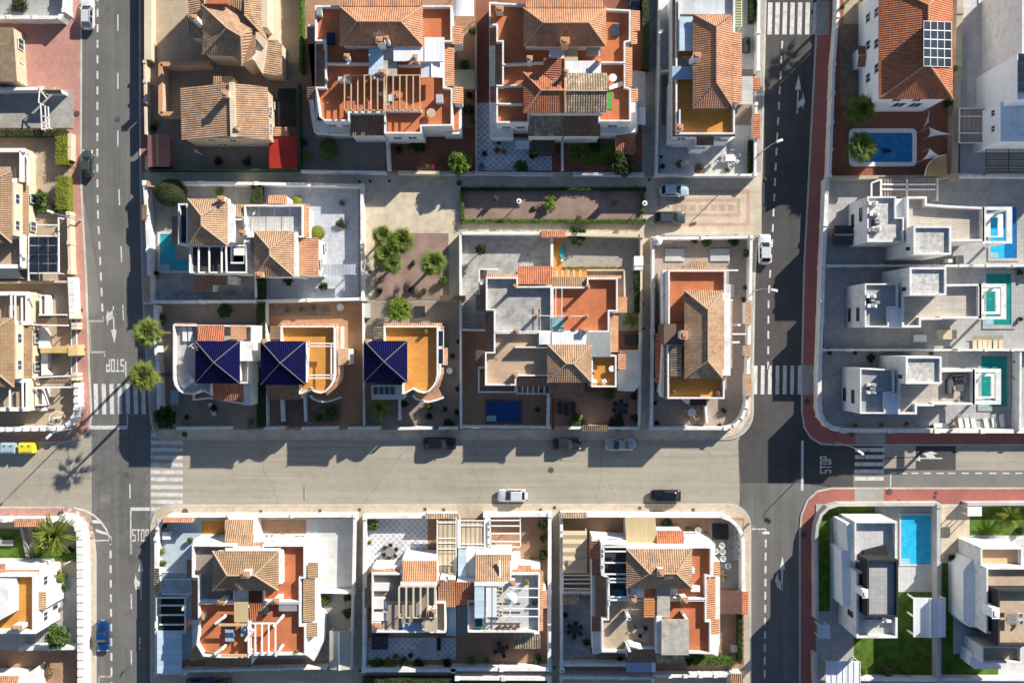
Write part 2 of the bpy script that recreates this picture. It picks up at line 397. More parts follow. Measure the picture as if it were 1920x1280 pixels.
def hip(par, x0, y0, x1, y1, z, rise, mat=None, ax=None, i0=None, i1=None, off=.5, cap=None, walls=None, z0=0, wi=.25):
    """hipped roof over the eave rectangle seen in the photo; ridge along ax, i0/i1 = hip insets as a share of the length"""
    mat = mat or T_BR; cap = cap or CAPM
    A, B, C, D = P(x0, y1, z), P(x1, y1, z), P(x1, y0, z), P(x0, y0, z)      # SW SE NE NW
    w, h = (B-A).length, (D-A).length
    if ax is None: ax = 'x' if w >= h else 'y'
    zz = z+rise
    if ax == 'x':
        i0 = h*.5/w if i0 is None else i0; i1 = h*.5/w if i1 is None else i1
        yr = D.y*(1-off)+A.y*off; R0 = Vector((A.x+w*i0, yr, zz)); R1 = Vector((B.x-w*i1, yr, zz))
        fs = [[A, B, R1, R0], [C, D, R0, R1], [D, A, R0], [B, C, R1]]
        rg = [(A, R0), (D, R0), (B, R1), (C, R1)]
    else:
        i0 = w*.5/h if i0 is None else i0; i1 = w*.5/h if i1 is None else i1     # i0 = top (north) end
        xr = A.x*(1-off)+B.x*off; R0 = Vector((xr, D.y-h*i0, zz)); R1 = Vector((xr, A.y+h*i1, zz))
        fs = [[D, A, R1, R0], [B, C, R0, R1], [C, D, R0], [A, B, R1]]
        rg = [(D, R0), (C, R0), (A, R1), (B, R1)]
    if (R0-R1).length < .05:
        R1 = R0; fs = [[A, B, R0], [B, C, R0], [C, D, R0], [D, A, R0]]; rg = [(A, R0), (B, R0), (C, R0), (D, R0)]
    else: rg.append((R0, R1))
    if walls is not None:
        rr = inset([A, B, C, D], wi); m = MB(); m.prism(setz(rr, z0), setz(rr, z-.02)); m.build('wall', walls, par)
    return roof(par, fs, mat, cap, rg)
def shed(par, x0, y0, x1, y1, zl, zh, d, mat=None, name='roof', walls=None, z0=0, cap=None, th=.12):
    """lean-to roof falling towards d (N, S, E, W); corners are where the photo shows them"""
    mat = mat or T_BR
    z = {'S': (zl, zl, zh, zh), 'N': (zh, zh, zl, zl), 'E': (zh, zl, zl, zh), 'W': (zl, zh, zh, zl)}[d]
    f = [P(x0, y1, z[0]), P(x1, y1, z[1]), P(x1, y0, z[2]), P(x0, y0, z[3])]
    if walls is not None:
        rr = inset(f, .12); m = MB(); m.prism(setz(rr, z0), [p-Vector((0, 0, .15)) for p in rr]); m.build('wall', walls, par)
    hi = [p for p in f if p.z == zh]
    return roof(par, [f], mat, cap, [(hi[0], hi[1])] if cap else (), name=name, th=th)
def gable(par, x0, y0, x1, y1, z, rise, ax, mat=None, cap=None, walls=None, z0=0, name='roof'):
    mat = mat or T_BR
    A, B, C, D = P(x0, y1, z), P(x1, y1, z), P(x1, y0, z), P(x0, y0, z); up = Vector((0, 0, rise))
    if ax == 'x': R0 = (A+D)/2+up; R1 = (B+C)/2+up; fs = [[A, B, R1, R0], [C, D, R0, R1]]
    else: R0 = (C+D)/2+up; R1 = (A+B)/2+up; fs = [[D, A, R1, R0], [B, C, R0, R1]]
    if walls is not None:
        rr = inset([A, B, C, D], .25); m = MB(); m.prism(setz(rr, z0), setz(rr, z-.02))
        a = .0
        if ax == 'x': m.face([rr[0], rr[3], (rr[0]+rr[3])/2+up*.93]); m.face([rr[2], rr[1], (rr[1]+rr[2])/2+up*.93])
        else: m.face([rr[3], rr[2], (rr[2]+rr[3])/2+up*.93]); m.face([rr[1], rr[0], (rr[0]+rr[1])/2+up*.93])
        m.build('wall', walls, par)
    return roof(par, fs, mat, cap or CAPM, [(R0, R1)], name=name)
def chimney(par, x, y, z0, z1, w=.6, l=.6, mat=None, capm=None):
    p = P(x, y, z1); m = MB(); m.box((p.x, p.y, z0), w, l, z1-z0-.1); c = m.build('chimney', mat or WHITE, par)
    k = MB(); k.box((p.x, p.y, z1-.1), w+.2, l+.2, .1); k.box((p.x, p.y, z1), w*.6, l*.6, .14); k.build('chimney_cap', capm or CAPR, c); return c
def bars(m, a, b, n, w, h, lo=0.0):
    pass
def pergola(name, label, x0, y0, x1, y1, z, n, along='y', mat=None, z0=0.0, w=.12, posts=True, par=None, frame=True, group=None, bar=.12):
    """n slats running along 'y' or 'x', two frame beams across them, posts in the corners"""
    mat = mat or WTRIM
    c = P((x0+x1)/2, (y0+y1)/2, z); t = par or thing(name, label, 'pergola', (c.x, c.y, z0), group)
    A, B, C, D = P(x0, y1, z), P(x1, y1, z), P(x1, y0, z), P(x0, y0, z); m = MB()
    for i in range(n):
        f = (i+.5)/n if not frame else i/(n-1)
        if along == 'y': a, b = A.lerp(B, f), D.lerp(C, f)
        else: a, b = A.lerp(D, f), B.lerp(C, f)
        m.beam(a, b, w, .14)
    m.build('slats' if not par else 'pergola_slats', mat, t)
    dz = Vector((0, 0, -.145))
    for a, b in (((A, B), (D, C)) if along == 'y' else ((A, D), (B, C))): g = MB(); g.beam(a+dz, b+dz, bar, .16); g.build('beam', mat, t)
    if posts:
        for q in (A, B, C, D): g = MB(); g.box((q.x, q.y, z0), bar, bar, z-z0-.3); g.build('post', mat, t)
    return t
def wallline(label, pl, z=1.9, t=.26, mat=None, closed=False, z0=0.0, pil=None, name='garden_wall', cat='wall', coping=None, group=None, caps=True):
    """a boundary wall along a line seen at its top; pil = spacing of its pillars"""
    mat = mat or WHITE
    q = [P(x, y, z) for x, y in pl]; m = MB(); n = len(q)
    o = thing(name, label, cat, (q[0].x, q[0].y, z0), group)
    seg = [(i, (i+1) % n) for i in range(n if closed else n-1)]
    # mitred ring
    def off(i, s):
        if closed: a, b, c = q[i-1], q[i], q[(i+1) % n]
        else: a, b, c = q[max(0, i-1)], q[i], q[min(n-1, i+1)]
        d1 = (b-a).xy; d2 = (c-b).xy
        if d1.length < 1e-6: d1 = d2
        if d2.length < 1e-6: d2 = d1
        d1 = d1.normalized(); d2 = d2.normalized(); n1 = Vector((-d1.y, d1.x)); k = n1+Vector((-d2.y, d2.x))
        k.normalize(); f = 1/max(.4, k.dot(n1)); return Vector((b.x+k.x*s*f*t/2, b.y+k.y*s*f*t/2, z))
    L = [off(i, 1) for i in range(n)]; R_ = [off(i, -1) for i in range(n)]
    for i, j in seg: m.prism([Vector((p.x, p.y, z0)) for p in (R_[i], R_[j], L[j], L[i])], [R_[i], R_[j], L[j], L[i]])
    m.build('wall_panel', mat, o)
    if pil:
        k = MB()
        for i, j in seg:
            d = q[j]-q[i]; c = max(1, round(d.length/pil)); a = math.atan2(d.y, d.x)
            for s in range(c+(1 if (j == n-1 and not closed) else 0)): p = q[i].lerp(q[j], s/c); k.box((p.x, p.y, z0), t+.12, t+.12, z-z0+.14, a)
        k.build('pillars', mat, o)
    if coping:
        c = MB()
        for i, j in seg: c.beam(q[i]+Vector((0, 0, .10)), q[j]+Vector((0, 0, .10)), t+.14, .09)
        c.build('coping', coping, o)
    return o
def rail(label, pl, z=1.6, z0=0.0, mat=None, sp=.35, name='railing', par=None, base=None, group=None, r=.035):
    mat = mat or WTRIM
    q = [P(x, y, z) for x, y in pl]; o = par or thing(name, label, 'railing', (q[0].x, q[0].y, z0), group); m = MB()
    for a, b in zip(q, q[1:]):
        m.beam(a, b, .07, .06); m.beam(a-Vector((0, 0, (z-z0)*.8)), b-Vector((0, 0, (z-z0)*.8)), .05, .05)
        n = max(2, int((b-a).length/sp))
        for i in range(n+1): p = a.lerp(b, i/n); m.box((p.x, p.y, z0), r*2, r*2, z-z0-.05)
    m.build('railing' if par else 'bars', mat, o); return o
def wins(par, x0, y0, x1, y1, zt, side, specs, frame=None, glass=None):
    """windows on a wall; the rect is the wall block's outline seen at height zt; specs: (centre share, width, sill z, height)"""
    A, B, C, D = P(x0, y1, zt), P(x1, y1, zt), P(x1, y0, zt), P(x0, y0, zt)
    a, b, nn = {'S': (A, B, Vector((0, -1, 0))), 'N': (D, C, Vector((0, 1, 0))), 'E': (B, C, Vector((1, 0, 0))), 'W': (A, D, Vector((-1, 0, 0)))}[side]
    d = (b-a); d.z = 0; d.normalize()
    for t, wd, zs, hh in specs:
        c = a.lerp(b, t); c.z = zs; m = MB(); g = MB(); dp = .06
        def bx(mm, u0, u1, z0, z1, e0, e1):
            vs = [c+d*u+nn*e+Vector((0, 0, zz)) for zz in (z0, z1) for u, e in ((u0, e0), (u1, e0), (u1, e1), (u0, e1))]
            mm.prism(vs[:4], vs[4:])
        k = .07
        bx(m, -wd/2, wd/2, -k, 0, -.02, dp+.04); bx(m, -wd/2, wd/2, hh, hh+k, -.02, dp)
        bx(m, -wd/2, -wd/2+k, 0, hh, -.02, dp); bx(m, wd/2-k, wd/2, 0, hh, -.02, dp); bx(m, -.03, .03, 0, hh, -.02, dp)
        f = m.build('window', frame or WTRIM, par)
        bx(g, -wd/2+k, -.03, 0, hh, -.02, .025); bx(g, .03, wd/2-k, 0, hh, -.02, .025); g.build('pane', glass or GLASS, f)
def curve(cx, cy, r, a0, a1, n=8):
    return [(cx+r*math.cos(math.radians(a0+(a1-a0)*i/n)), cy+r*math.sin(math.radians(a0+(a1-a0)*i/n))) for i in range(n+1)]
def build(name, label, x, y, cat='house', group=None):
    p = P(x, y, 0); return thing(name, label, cat, (p.x, p.y, 0), group)
# ======================= THE SETTING =======================
def sheet(name, mat, pl, z, par=None, th=None):
    m = MB(); r = pts(pl, z)
    if th: m.ext(r, z-th)
    else: m.face(r)
    return tag(m.build(name, mat, par), kind='structure') if par is None else m.build(name, mat, par)
fr()
g = MB(); g.face([Vector((-900, -900, -.06)), Vector((900, -900, -.06)), Vector((900, 900, -.06)), Vector((-900, 900, -.06))])
tag(g.build('ground', M('dry open ground', (.36, .31, .23), var=.2, s1=.05), None), kind='structure')
road = sheet('road', ASPH, [(140, -500), (275, -500), (275, 560), (296, 800), (296, 1900), (165, 1900), (165, 930), (160, 840), (160, 700), (140, 300)], -.004)
street = sheet('street', ASPHT, [(-900, 815), (172, 815), (172, 980), (-900, 980)], 0)
sheet('road_surface', ASPHT, [(282, 805), (1392, 805), (1392, 980), (282, 980)], 0, street)
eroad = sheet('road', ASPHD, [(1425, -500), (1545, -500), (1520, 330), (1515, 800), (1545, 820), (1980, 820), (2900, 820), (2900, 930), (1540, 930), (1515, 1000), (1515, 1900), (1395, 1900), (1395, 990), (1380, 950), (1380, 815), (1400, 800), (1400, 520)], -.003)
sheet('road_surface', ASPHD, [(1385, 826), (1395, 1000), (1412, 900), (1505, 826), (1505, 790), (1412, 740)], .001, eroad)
sheet('road_surface', ASPH, [(1392, 905), (1500, 905), (1560, 914), (1530, 925), (1512, 1000), (1512, 1900), (1398, 1900), (1398, 990), (1385, 950)], .0028, eroad)
sheet('road_surface', ASPHP, [(1600, 881), (2900, 881), (2900, 925), (1600, 925)], .0025, eroad)
sheet('asphalt_patch', ASPHT, [(1655, 860), (1717, 858), (1717, 878), (1655, 880)], .001, eroad)
sheet('asphalt_patch', ASPHT, [(1792, 834), (1980, 834), (1980, 881), (1792, 881)], .001, eroad)
sheet('asphalt_patch', ASPHT, [(1655, 834), (1717, 834), (1717, 856), (1655, 858)], .0015, eroad)
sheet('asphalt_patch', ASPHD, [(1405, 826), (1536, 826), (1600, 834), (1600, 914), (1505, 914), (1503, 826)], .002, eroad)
sheet('asphalt_patch', ASPHP, [(153, 380), (158, 380), (178, 490), (190, 592), (163, 592), (158, 450)], .001, road)
sheet('asphalt_patch', ASPHP, [(188, 927), (207, 927), (206, 942), (188, 942)], .001, road)
def strip(m, a, b, wpx, z=.006):
    a = P(*a, z); b = P(*b, z); d = (b-a).normalized(); n = Vector((-d.y, d.x, 0))*wpx/2/S/FR[2]
    m.face([a-n, b-n, b+n, a+n] )
def poly(m, pl, z=.006): m.face(pts(pl, z))
def mark(name, mat, par, fn):
    m = MB(); fn(m); return m.build(name, mat, par)
# zebra crossings
fr(0, 520, 4)
mark('zebra_crossing', ROADW, road, lambda m: [poly(m, [(x, 797), (x+31, 797), (x+36, 1025), (x+5, 1025)]) for x in (702, 762, 820, 880, 940, 1000, 1058)])
mark('stop_line', ROADW, road, lambda m: (poly(m, (655, 1110, 955, 1138)), strip(m, (956, 1020), (956, 1112), 9)))
mark('parking_line', ROADF, road, lambda m: (strip(m, (665, 328), (778, 328), 17), strip(m, (678, 560), (792, 560), 17), strip(m, (785, 562), (785, 597), 12), strip(m, (772, 290), (776, 318), 10), strip(m, (672, 340), (680, 550), 8)))
mark('lane_line', ROADW, road, lambda m: (strip(m, (943, 630), (945, 745), 9), strip(m, (921, 205), (926, 322), 8)))
mark('arrow', ROADW, road, lambda m: (strip(m, (849, 215), (855, 392), 9), poly(m, [(832, 392), (876, 392), (858, 497)]), poly(m, [(853, 240), (853, 302), (815, 325), (806, 362), (796, 300), (806, 246), (815, 268)])))
fr(0, 800, 4.267)
mark('zebra_crossing', ROADW, street, lambda m: [poly(m, [(1208, y), (1462, y+2), (1462, y+32), (1208, y+30)]) for y in (50, 108, 167, 227, 287, 345, 404, 465, 525, 583)]+[poly(m, [(1210, 641), (1315, 641), (1265, 672), (1210, 672)])])
mark('stop_line', ROADW, road, lambda m: (poly(m, (1042, 643, 1200, 670)), strip(m, (1046, 670), (1046, 1018), 11)))
mark('lane_line', ROADW, road, lambda m: strip(m, (1039, 455), (1041, 572), 10))
mark('hatched_corner', ROADW, road, lambda m: ([strip(m, a, b, 14) for a, b in zip([(590, 645), (680, 668), (750, 705), (805, 755), (850, 820), (875, 880)], [(680, 668), (750, 705), (805, 755), (850, 820), (875, 880), (884, 940)])], poly(m, [(735, 745), (790, 745), (808, 770), (742, 770)]), poly(m, [(762, 818), (775, 816), (855, 845), (862, 866), (770, 840)]), strip(m, (760, 909), (872, 906), 9)))
fr(0, 1020, 4.923)
mark('arrow', ROADW, road, lambda m: (poly(m, [(1300, 130), (1275, 250), (1325, 250)]), strip(m, (1300, 250), (1303, 510), 11), poly(m, [(1252, 275), (1238, 345), (1250, 418), (1300, 415), (1300, 350), (1262, 320)])))
mark('parking_line', ROADF, road, lambda m: (strip(m, (912, 1218), (1035, 1218), 20), strip(m, (912, 1208), (912, 1330), 12)))
fr()
def dashes(par, segs): mark('lane_dashes', ROADW, par, lambda m: [strip(m, (x0, y0), (x1, y1), wd) for x0, y0, x1, y1, wd in segs])
def xint(t, tb):
    for (a, xa), (b, xb) in zip(tb, tb[1:]):
        if a <= t <= b: return xa+(xb-xa)*(t-a)/(b-a)
    return tb[-1][1]
tb = [(-40, 183), (330, 182.5), (400, 183.5), (470, 187), (600, 193)]
dashes(road, [(xint(y, tb), y, xint(y+15, tb), y+15, 3.4) for y in [17-29+29.05*i for i in range(21)]])
tb = [(-100, 221), (300, 221), (600, 232)]
dashes(road, [(xint(y, tb), y, xint(y+30, tb), y+30, 2.4) for y in (-80, 28, 137, 245, 355, 462)])
dashes(road, [(207+(y-1000)*.008, y, 207+(y-985)*.008, y+14.5, 3.6) for y in [1004+27.4*i for i in range(11)]])
dashes(road, [(246, y, 246.5, y+28, 2.4) for y in (1009, 1113, 1218)])
tb = [(0, 1469), (76, 1467), (320, 1454), (450, 1448), (560, 1441), (720, 1440)]
dashes(eroad, [(xint(y, tb), y, xint(y+14.5, tb), y+14.5, 3.2) for y in [77+28.6*i for i in range(22)]])
dashes(eroad, [(1436-(y-1000)*.009, y, 1436-(y-985)*.009, y+14.5, 3.4) for y in [1011+24.4*i for i in range(12)]])
fr(1400, 800, 3.692)
mark('lane_dashes', ROADW, eroad, lambda m: ([strip(m, (x, 320), (x+50, 321), 10) for x in (1060, 1140, 1224, 1315, 1396, 1488, 1582, 1678, 1770, 1860, 1950)], strip(m, (995, 318), (1038, 318), 9), strip(m, (998, 322), (996, 415), 8)))
mark('stop_line', ROADW, eroad, lambda m: strip(m, (386, 95), (384, 440), 17))
mark('parking_line', ROADW, eroad, lambda m: (strip(m, (35, 706), (135, 706), 9), strip(m, (132, 706), (132, 735), 8)))
mark('zebra_crossing', ROADW, eroad, lambda m: [poly(m, (750-i, y, 956-i*2, y+27)) for i, y in enumerate((145, 194, 244, 294, 344))])
mark('arrow', ROADW, eroad, lambda m: (strip(m, (1200, 217), (1355, 217), 9), poly(m, [(1160, 225), (1198, 195), (1203, 238)]), poly(m, [(1250, 213), (1235, 195), (1215, 186), (1275, 168), (1325, 184), (1290, 190), (1310, 213)])))
fr(1200, 0, 3.878)
mark('zebra_crossing', ROADW, eroad, lambda m: [poly(m, [(x, 20), (x+32, 20), (x+26, 252), (x-6, 252)]) for x in (932, 986, 1040, 1094, 1149, 1205, 1260)])
mark('arrow', ROADW, eroad, lambda m: (strip(m, (1149, 655), (1143, 828), 9), poly(m, [(1126, 655), (1172, 655), (1154, 545)]), poly(m, [(1147, 745), (1182, 712), (1184, 665), (1200, 740), (1182, 795), (1176, 768), (1146, 790)])))
fr(1190, 420, 3.048)
mark('zebra_crossing', ROADW, eroad, lambda m: [poly(m, [(x, 808), (x+21, 808), (x+19, 972), (x-2, 972)]) for x in (681, 722, 763, 806, 848, 891, 933)])
fr(1400, 1000, 3.692)
mark('arrow', ROADW, eroad, lambda m: (strip(m, (247, 248), (243, 398), 11), poly(m, [(226, 252), (266, 248), (248, 155)]), poly(m, [(244, 398), (212, 368), (196, 322), (216, 268), (218, 318), (245, 340)])))
fr()
mark('parking_line', ROADF, street, lambda m: [poly(m, [(x, 907), (x+5, 907), (x+12, 921), (x+7, 921)]) for x in (1123, 1134, 1145, 1156)])
mark('asphalt_crack', M('tar seam', (.10, .095, .085)), street, lambda m: (strip(m, (570, 910), (570, 938), 1.6), strip(m, (300, 880), (1390, 884), .7) if False else None, poly(m, [(1384, 826), (1387, 826), (1390, 948), (1388, 948)])))
# painted STOP words
def word(par, cx, cy, wpx, hpx, rot, mat=ROADW):
    o = P(cx, cy, .007); W, Hh = wpx/S, hpx/S; lw = W/4; k = lw*.2; R_ = Matrix.Rotation(rot, 3, 'Z'); m = MB()
    def q(i, x0, y0, x1, y1):       # unit cell coordinates in letter i
        a = -W/2+i*lw+lw*.1; ww = lw*.8
        m.face([o+R_ @ Vector((a+x*ww, -Hh/2+y*Hh, 0)) for x, y in ((x0, y0), (x1, y0), (x1, y1), (x0, y1))])
    t, v = .26, .13
    for a in ((0, 0, 1, v), (0, .44, 1, .44+v), (0, 1-v, 1, 1), (1-t, v, 1, .44), (0, .44+v, t, 1-v)): q(0, *a)
    for a in ((0, 1-v, 1, 1), (.37, 0, .63, 1-v)): q(1, *a)
    for a in ((0, 0, 1, v), (0, 1-v, 1, 1), (0, v, t, 1-v), (1-t, v, 1, 1-v)): q(2, *a)
    for a in ((0, 0, t, 1), (t, 1-v, 1, 1), (t, .42, 1, .42+v), (1-t, .42+v, 1, 1-v)): q(3, *a)
    return m.build('painted_word', mat, par)
word(road, 263.5, 1003, 33, 23, 0)
word(road, 216, 685, 36, 24, math.pi)
word(eroad, 1548, 871, 34, 21, math.pi/2)
# pavements as raised slabs with kerbs
def pavement(name, mat, pl, kerb):
    s = tag(slab(None, name, mat, pl, .12, -.05), kind='structure')
    m = MB(); q = [P(x, y, .125) for x, y in kerb]
    for a, b in zip(q, q[1:]): m.beam(a, b, .24, .12)
    m.build('kerb', KERB, s); return s
cW = [(152, -500), (152, 0), (151, 330), (156, 430), (161, 520), (167, 700), (171, 780), (166, 806), (152, 822), (120, 829), (-900, 829)]
pavement('pavement', PINKPAVE, cW+[(-900, -500)], cW)
cWb = [(-900, 951), (118, 951), (142, 958), (162, 976), (175, 1004), (179, 1040), (180, 1900)]
pavement('pavement', TANPAVE, cWb+[(-900, 1900)], cWb)
cC = [(262, -500), (262, 200), (264, 400), (268, 560), (276, 700), (283, 790), (288, 808), (300, 823), (1362, 823)]+[(1362+50*math.sin(math.radians(a)), 773+50*math.cos(math.radians(a))) for a in range(10, 91, 16)]+[(1412, 700), (1415, 520), (1428, 330), (1436, 0), (1437, -500)]
pavement('pavement', GREYPAVE, cC, cC)
cD = [(283, 1900), (283, 985), (290, 962), (310, 947), (1368, 945)]+[(1367+40*math.sin(math.radians(a)), 985-40*math.cos(math.radians(a))) for a in range(10, 91, 16)]+[(1408, 1900)]
pavement('pavement', TANPAVE, cD, cD)
cE = [(1534, -500), (1534, 0), (1517, 330), (1508, 500), (1504, 700), (1504, 770), (1508, 800), (1520, 820), (1540, 832), (1570, 834), (2900, 834)]
pavement('pavement', REDPAVE, cE+[(2900, -500)], cE)
cF = [(1500, 1900), (1500, 1000), (1503, 965), (1514, 938), (1532, 921), (1560, 915), (2900, 915)]
pavement('pavement', REDPAVE, cF+[(2900, 1900)], cF)
LV = [0]
def patio(mat, pl, name='patio', z=None):
    LV[0] += 1; zz = .135+.0012*LV[0] if z is None else z
    return tag(slab(None, name, mat, pl, zz, .0), kind='structure')
# pavement colour changes
patio(REDPAVE, [(264, -60), (277, -60), (277, 322), (265, 322)], 'pavement')
patio(GREYPAVE, [(1532, 2), (1560, 2), (1560, 66), (1530, 66)], 'pavement')
patio(GREYPAVE, [(1506, 684), (1533, 684), (1531, 740), (1506, 740)], 'pavement')
patio(GREYPAVE, [(1604, 808), (1661, 808), (1661, 832), (1604, 832)], 'pavement')
patio(GREYPAVE, [(1602, 917), (1657, 917), (1657, 941), (1602, 941)], 'pavement')
patio(PINKPAVE, [(-60, 953), (118, 953), (140, 960), (125, 978), (-60, 976)], 'pavement')
patio(M('checker corner paving', (.62, .50, .38), grid=(.6, .6, .03)), [(118, 953), (141, 960), (161, 978), (173, 1006), (158, 1010), (145, 985), (120, 972)], 'pavement', z=.29)
fr(0, 800, 4.267); m = MB()
for k in range(11):
    for j in range(3):
        if (k+j) % 2: continue
        a0, a1 = [math.radians(-90+q*8.2) for q in (k, k+1)]; r0, r1 = 155+j*30, 185+j*30
        m.face([P(512+r*math.cos(a), 885+r*math.sin(a), .300) for r, a in ((r0, a0), (r1, a0), (r1, a1), (r0, a1))])
tag(m.build('pavement', PINKPAVE, None), kind='structure')
fr()
patio(PLAZA, [(270, 323), (1428, 323), (1428, 441), (1222, 441), (1222, 806), (1202, 806), (1202, 441), (865, 441), (865, 565), (678, 565), (678, 350), (272, 350)], 'plaza')
patio(GREYPAVE, [(1203, -60), (1237, -60), (1237, 330), (1203, 330)], 'path')
patio(PLAZA, [(298, 805), (1365, 805), (1380, 800), (1400, 780), (1404, 700), (1410, 700), (1408, 775), (1385, 812), (1360, 821), (298, 821)], 'pavement')
fr(1200, 320, 6.857)
for pl in ((220, 240, 1412, 290), (1366, 290, 1412, 710), (220, 668, 1366, 710), (220, 290, 262, 668), (330, 355, 1292, 400), (330, 550, 1250, 590), (1250, 400, 1292, 590), (420, 435, 490, 515), (525, 435, 600, 515), (645, 435, 715, 515), (755, 435, 870, 515), (910, 435, 985, 515), (1022, 435, 1092, 515), (1135, 435, 1212, 515)):
    patio(M('salmon paver bands', (.56, .36, .26), var=.15, stain=.2), pl, 'plaza', z=.1545)
fr()
patio(M('pale ramp paving', (.62, .55, .44), grid=(.5, .5, .02)), (1217, 436, 1412, 441), 'plaza')
# manholes and gully covers
def cover(x, y, r=5.5, sq=False, z=.165, mat=None):
    p = P(x, y, z); m = MB()
    if sq: m.box((p.x, p.y, z-.01), r*2/S, r*2/S, .02)
    else: m.lathe((p.x, p.y, z-.01), [(r/S, 0), (r/S, .02), (r*.8/S, .024)], 16)
    return m.build('manhole_cover', mat or M('cast iron cover', (.10, .085, .07), var=.2), None)
n_ = 0
for x, y, lab in ((133, 206, 'round iron manhole cover on the pink pavement, left of a pair'), (144, 213, 'round iron manhole cover on the pink pavement, right of a pair'),
        (220, 224, 'round manhole cover in the middle of the upper left road'), (237, 889, 'round manhole cover at the left junction of the roads'),
        (1033, 881, 'round manhole cover in the wide sandy street'), (1514, 752, 'round manhole cover on the shaded red pavement below the right zebra crossing'),
        (1596, 813, 'round manhole cover on the shaded red pavement by the corner villa wall'), (1462, 882, 'round manhole cover in the shade at the right junction'),
        (1668, 921, 'round manhole cover on the sunny red pavement'), (1508, 1001, 'round manhole cover on the shaded red pavement beside the lower right lawn'),
        (346, 814, 'round black manhole cover on the shaded pavement by the round dark shrub'), (861, 343, 'round black manhole cover at the corner of the hedged garden'),
        (347, 958, 'round manhole cover on the sunlit tan pavement at the lower left corner'), (113, 963, 'round manhole cover on the pink pavement by the big palm')):
    rz = .0 if 150 < x < 260 or 880 < y < 890 else .165
    tag(cover(x, y, z=rz+.012), lab, 'manhole cover', 'iron manhole covers')
for x, y, l in ((153, 581, 'on the pink pavement above the driveway gates'), (158, 655, 'on the pink pavement between the driveway gates'), (674, 341, 'by the corner of the blue grey yard wall'), (694, 340, 'on the sandy plaza, first from the left'), (730, 339, 'on the sandy plaza, second from the left'), (1217, 337, 'above the patterned car park corner'), (1437, 336, 'at the kerb below the upper right street lamp'), (1686, 939, 'alone at the foot of the sunny red pavement'), (1755, 923, 'on the sunny red pavement, upper of two'), (1753, 931, 'on the sunny red pavement, lower of two'), (694, 510, 'left of the palm cluster'), (1205, 570, 'in the alley beside the rubble garden hedge'), (674, 955, 'on the tan pavement at the left alley mouth'), (797, 954, 'on the tan pavement left of the beige pergola gate'), (832, 955, 'on the tan pavement above the beige pergola'), (1014, 955, 'on the tan pavement right of the white car'), (1200, 952, 'on the tan pavement left of the black car'), (1040, 951, 'on the tan pavement at the right alley mouth'), (489, 958, 'on the tan pavement above the lower left double house'), (676, 1256, 'in the bottom left alley crossing'), (1040, 1250, 'in the bottom right alley crossing'), (1300, 955, 'on the tan pavement right of the black car'), (1206, 616, 'in the alley beside the covered round tub'), (600, 957, 'on the tan pavement above the white yard')):
    tag(cover(x, y, 2.6, True, z=.170), 'small square gully cover '+l, 'gully cover', 'small square gully covers')

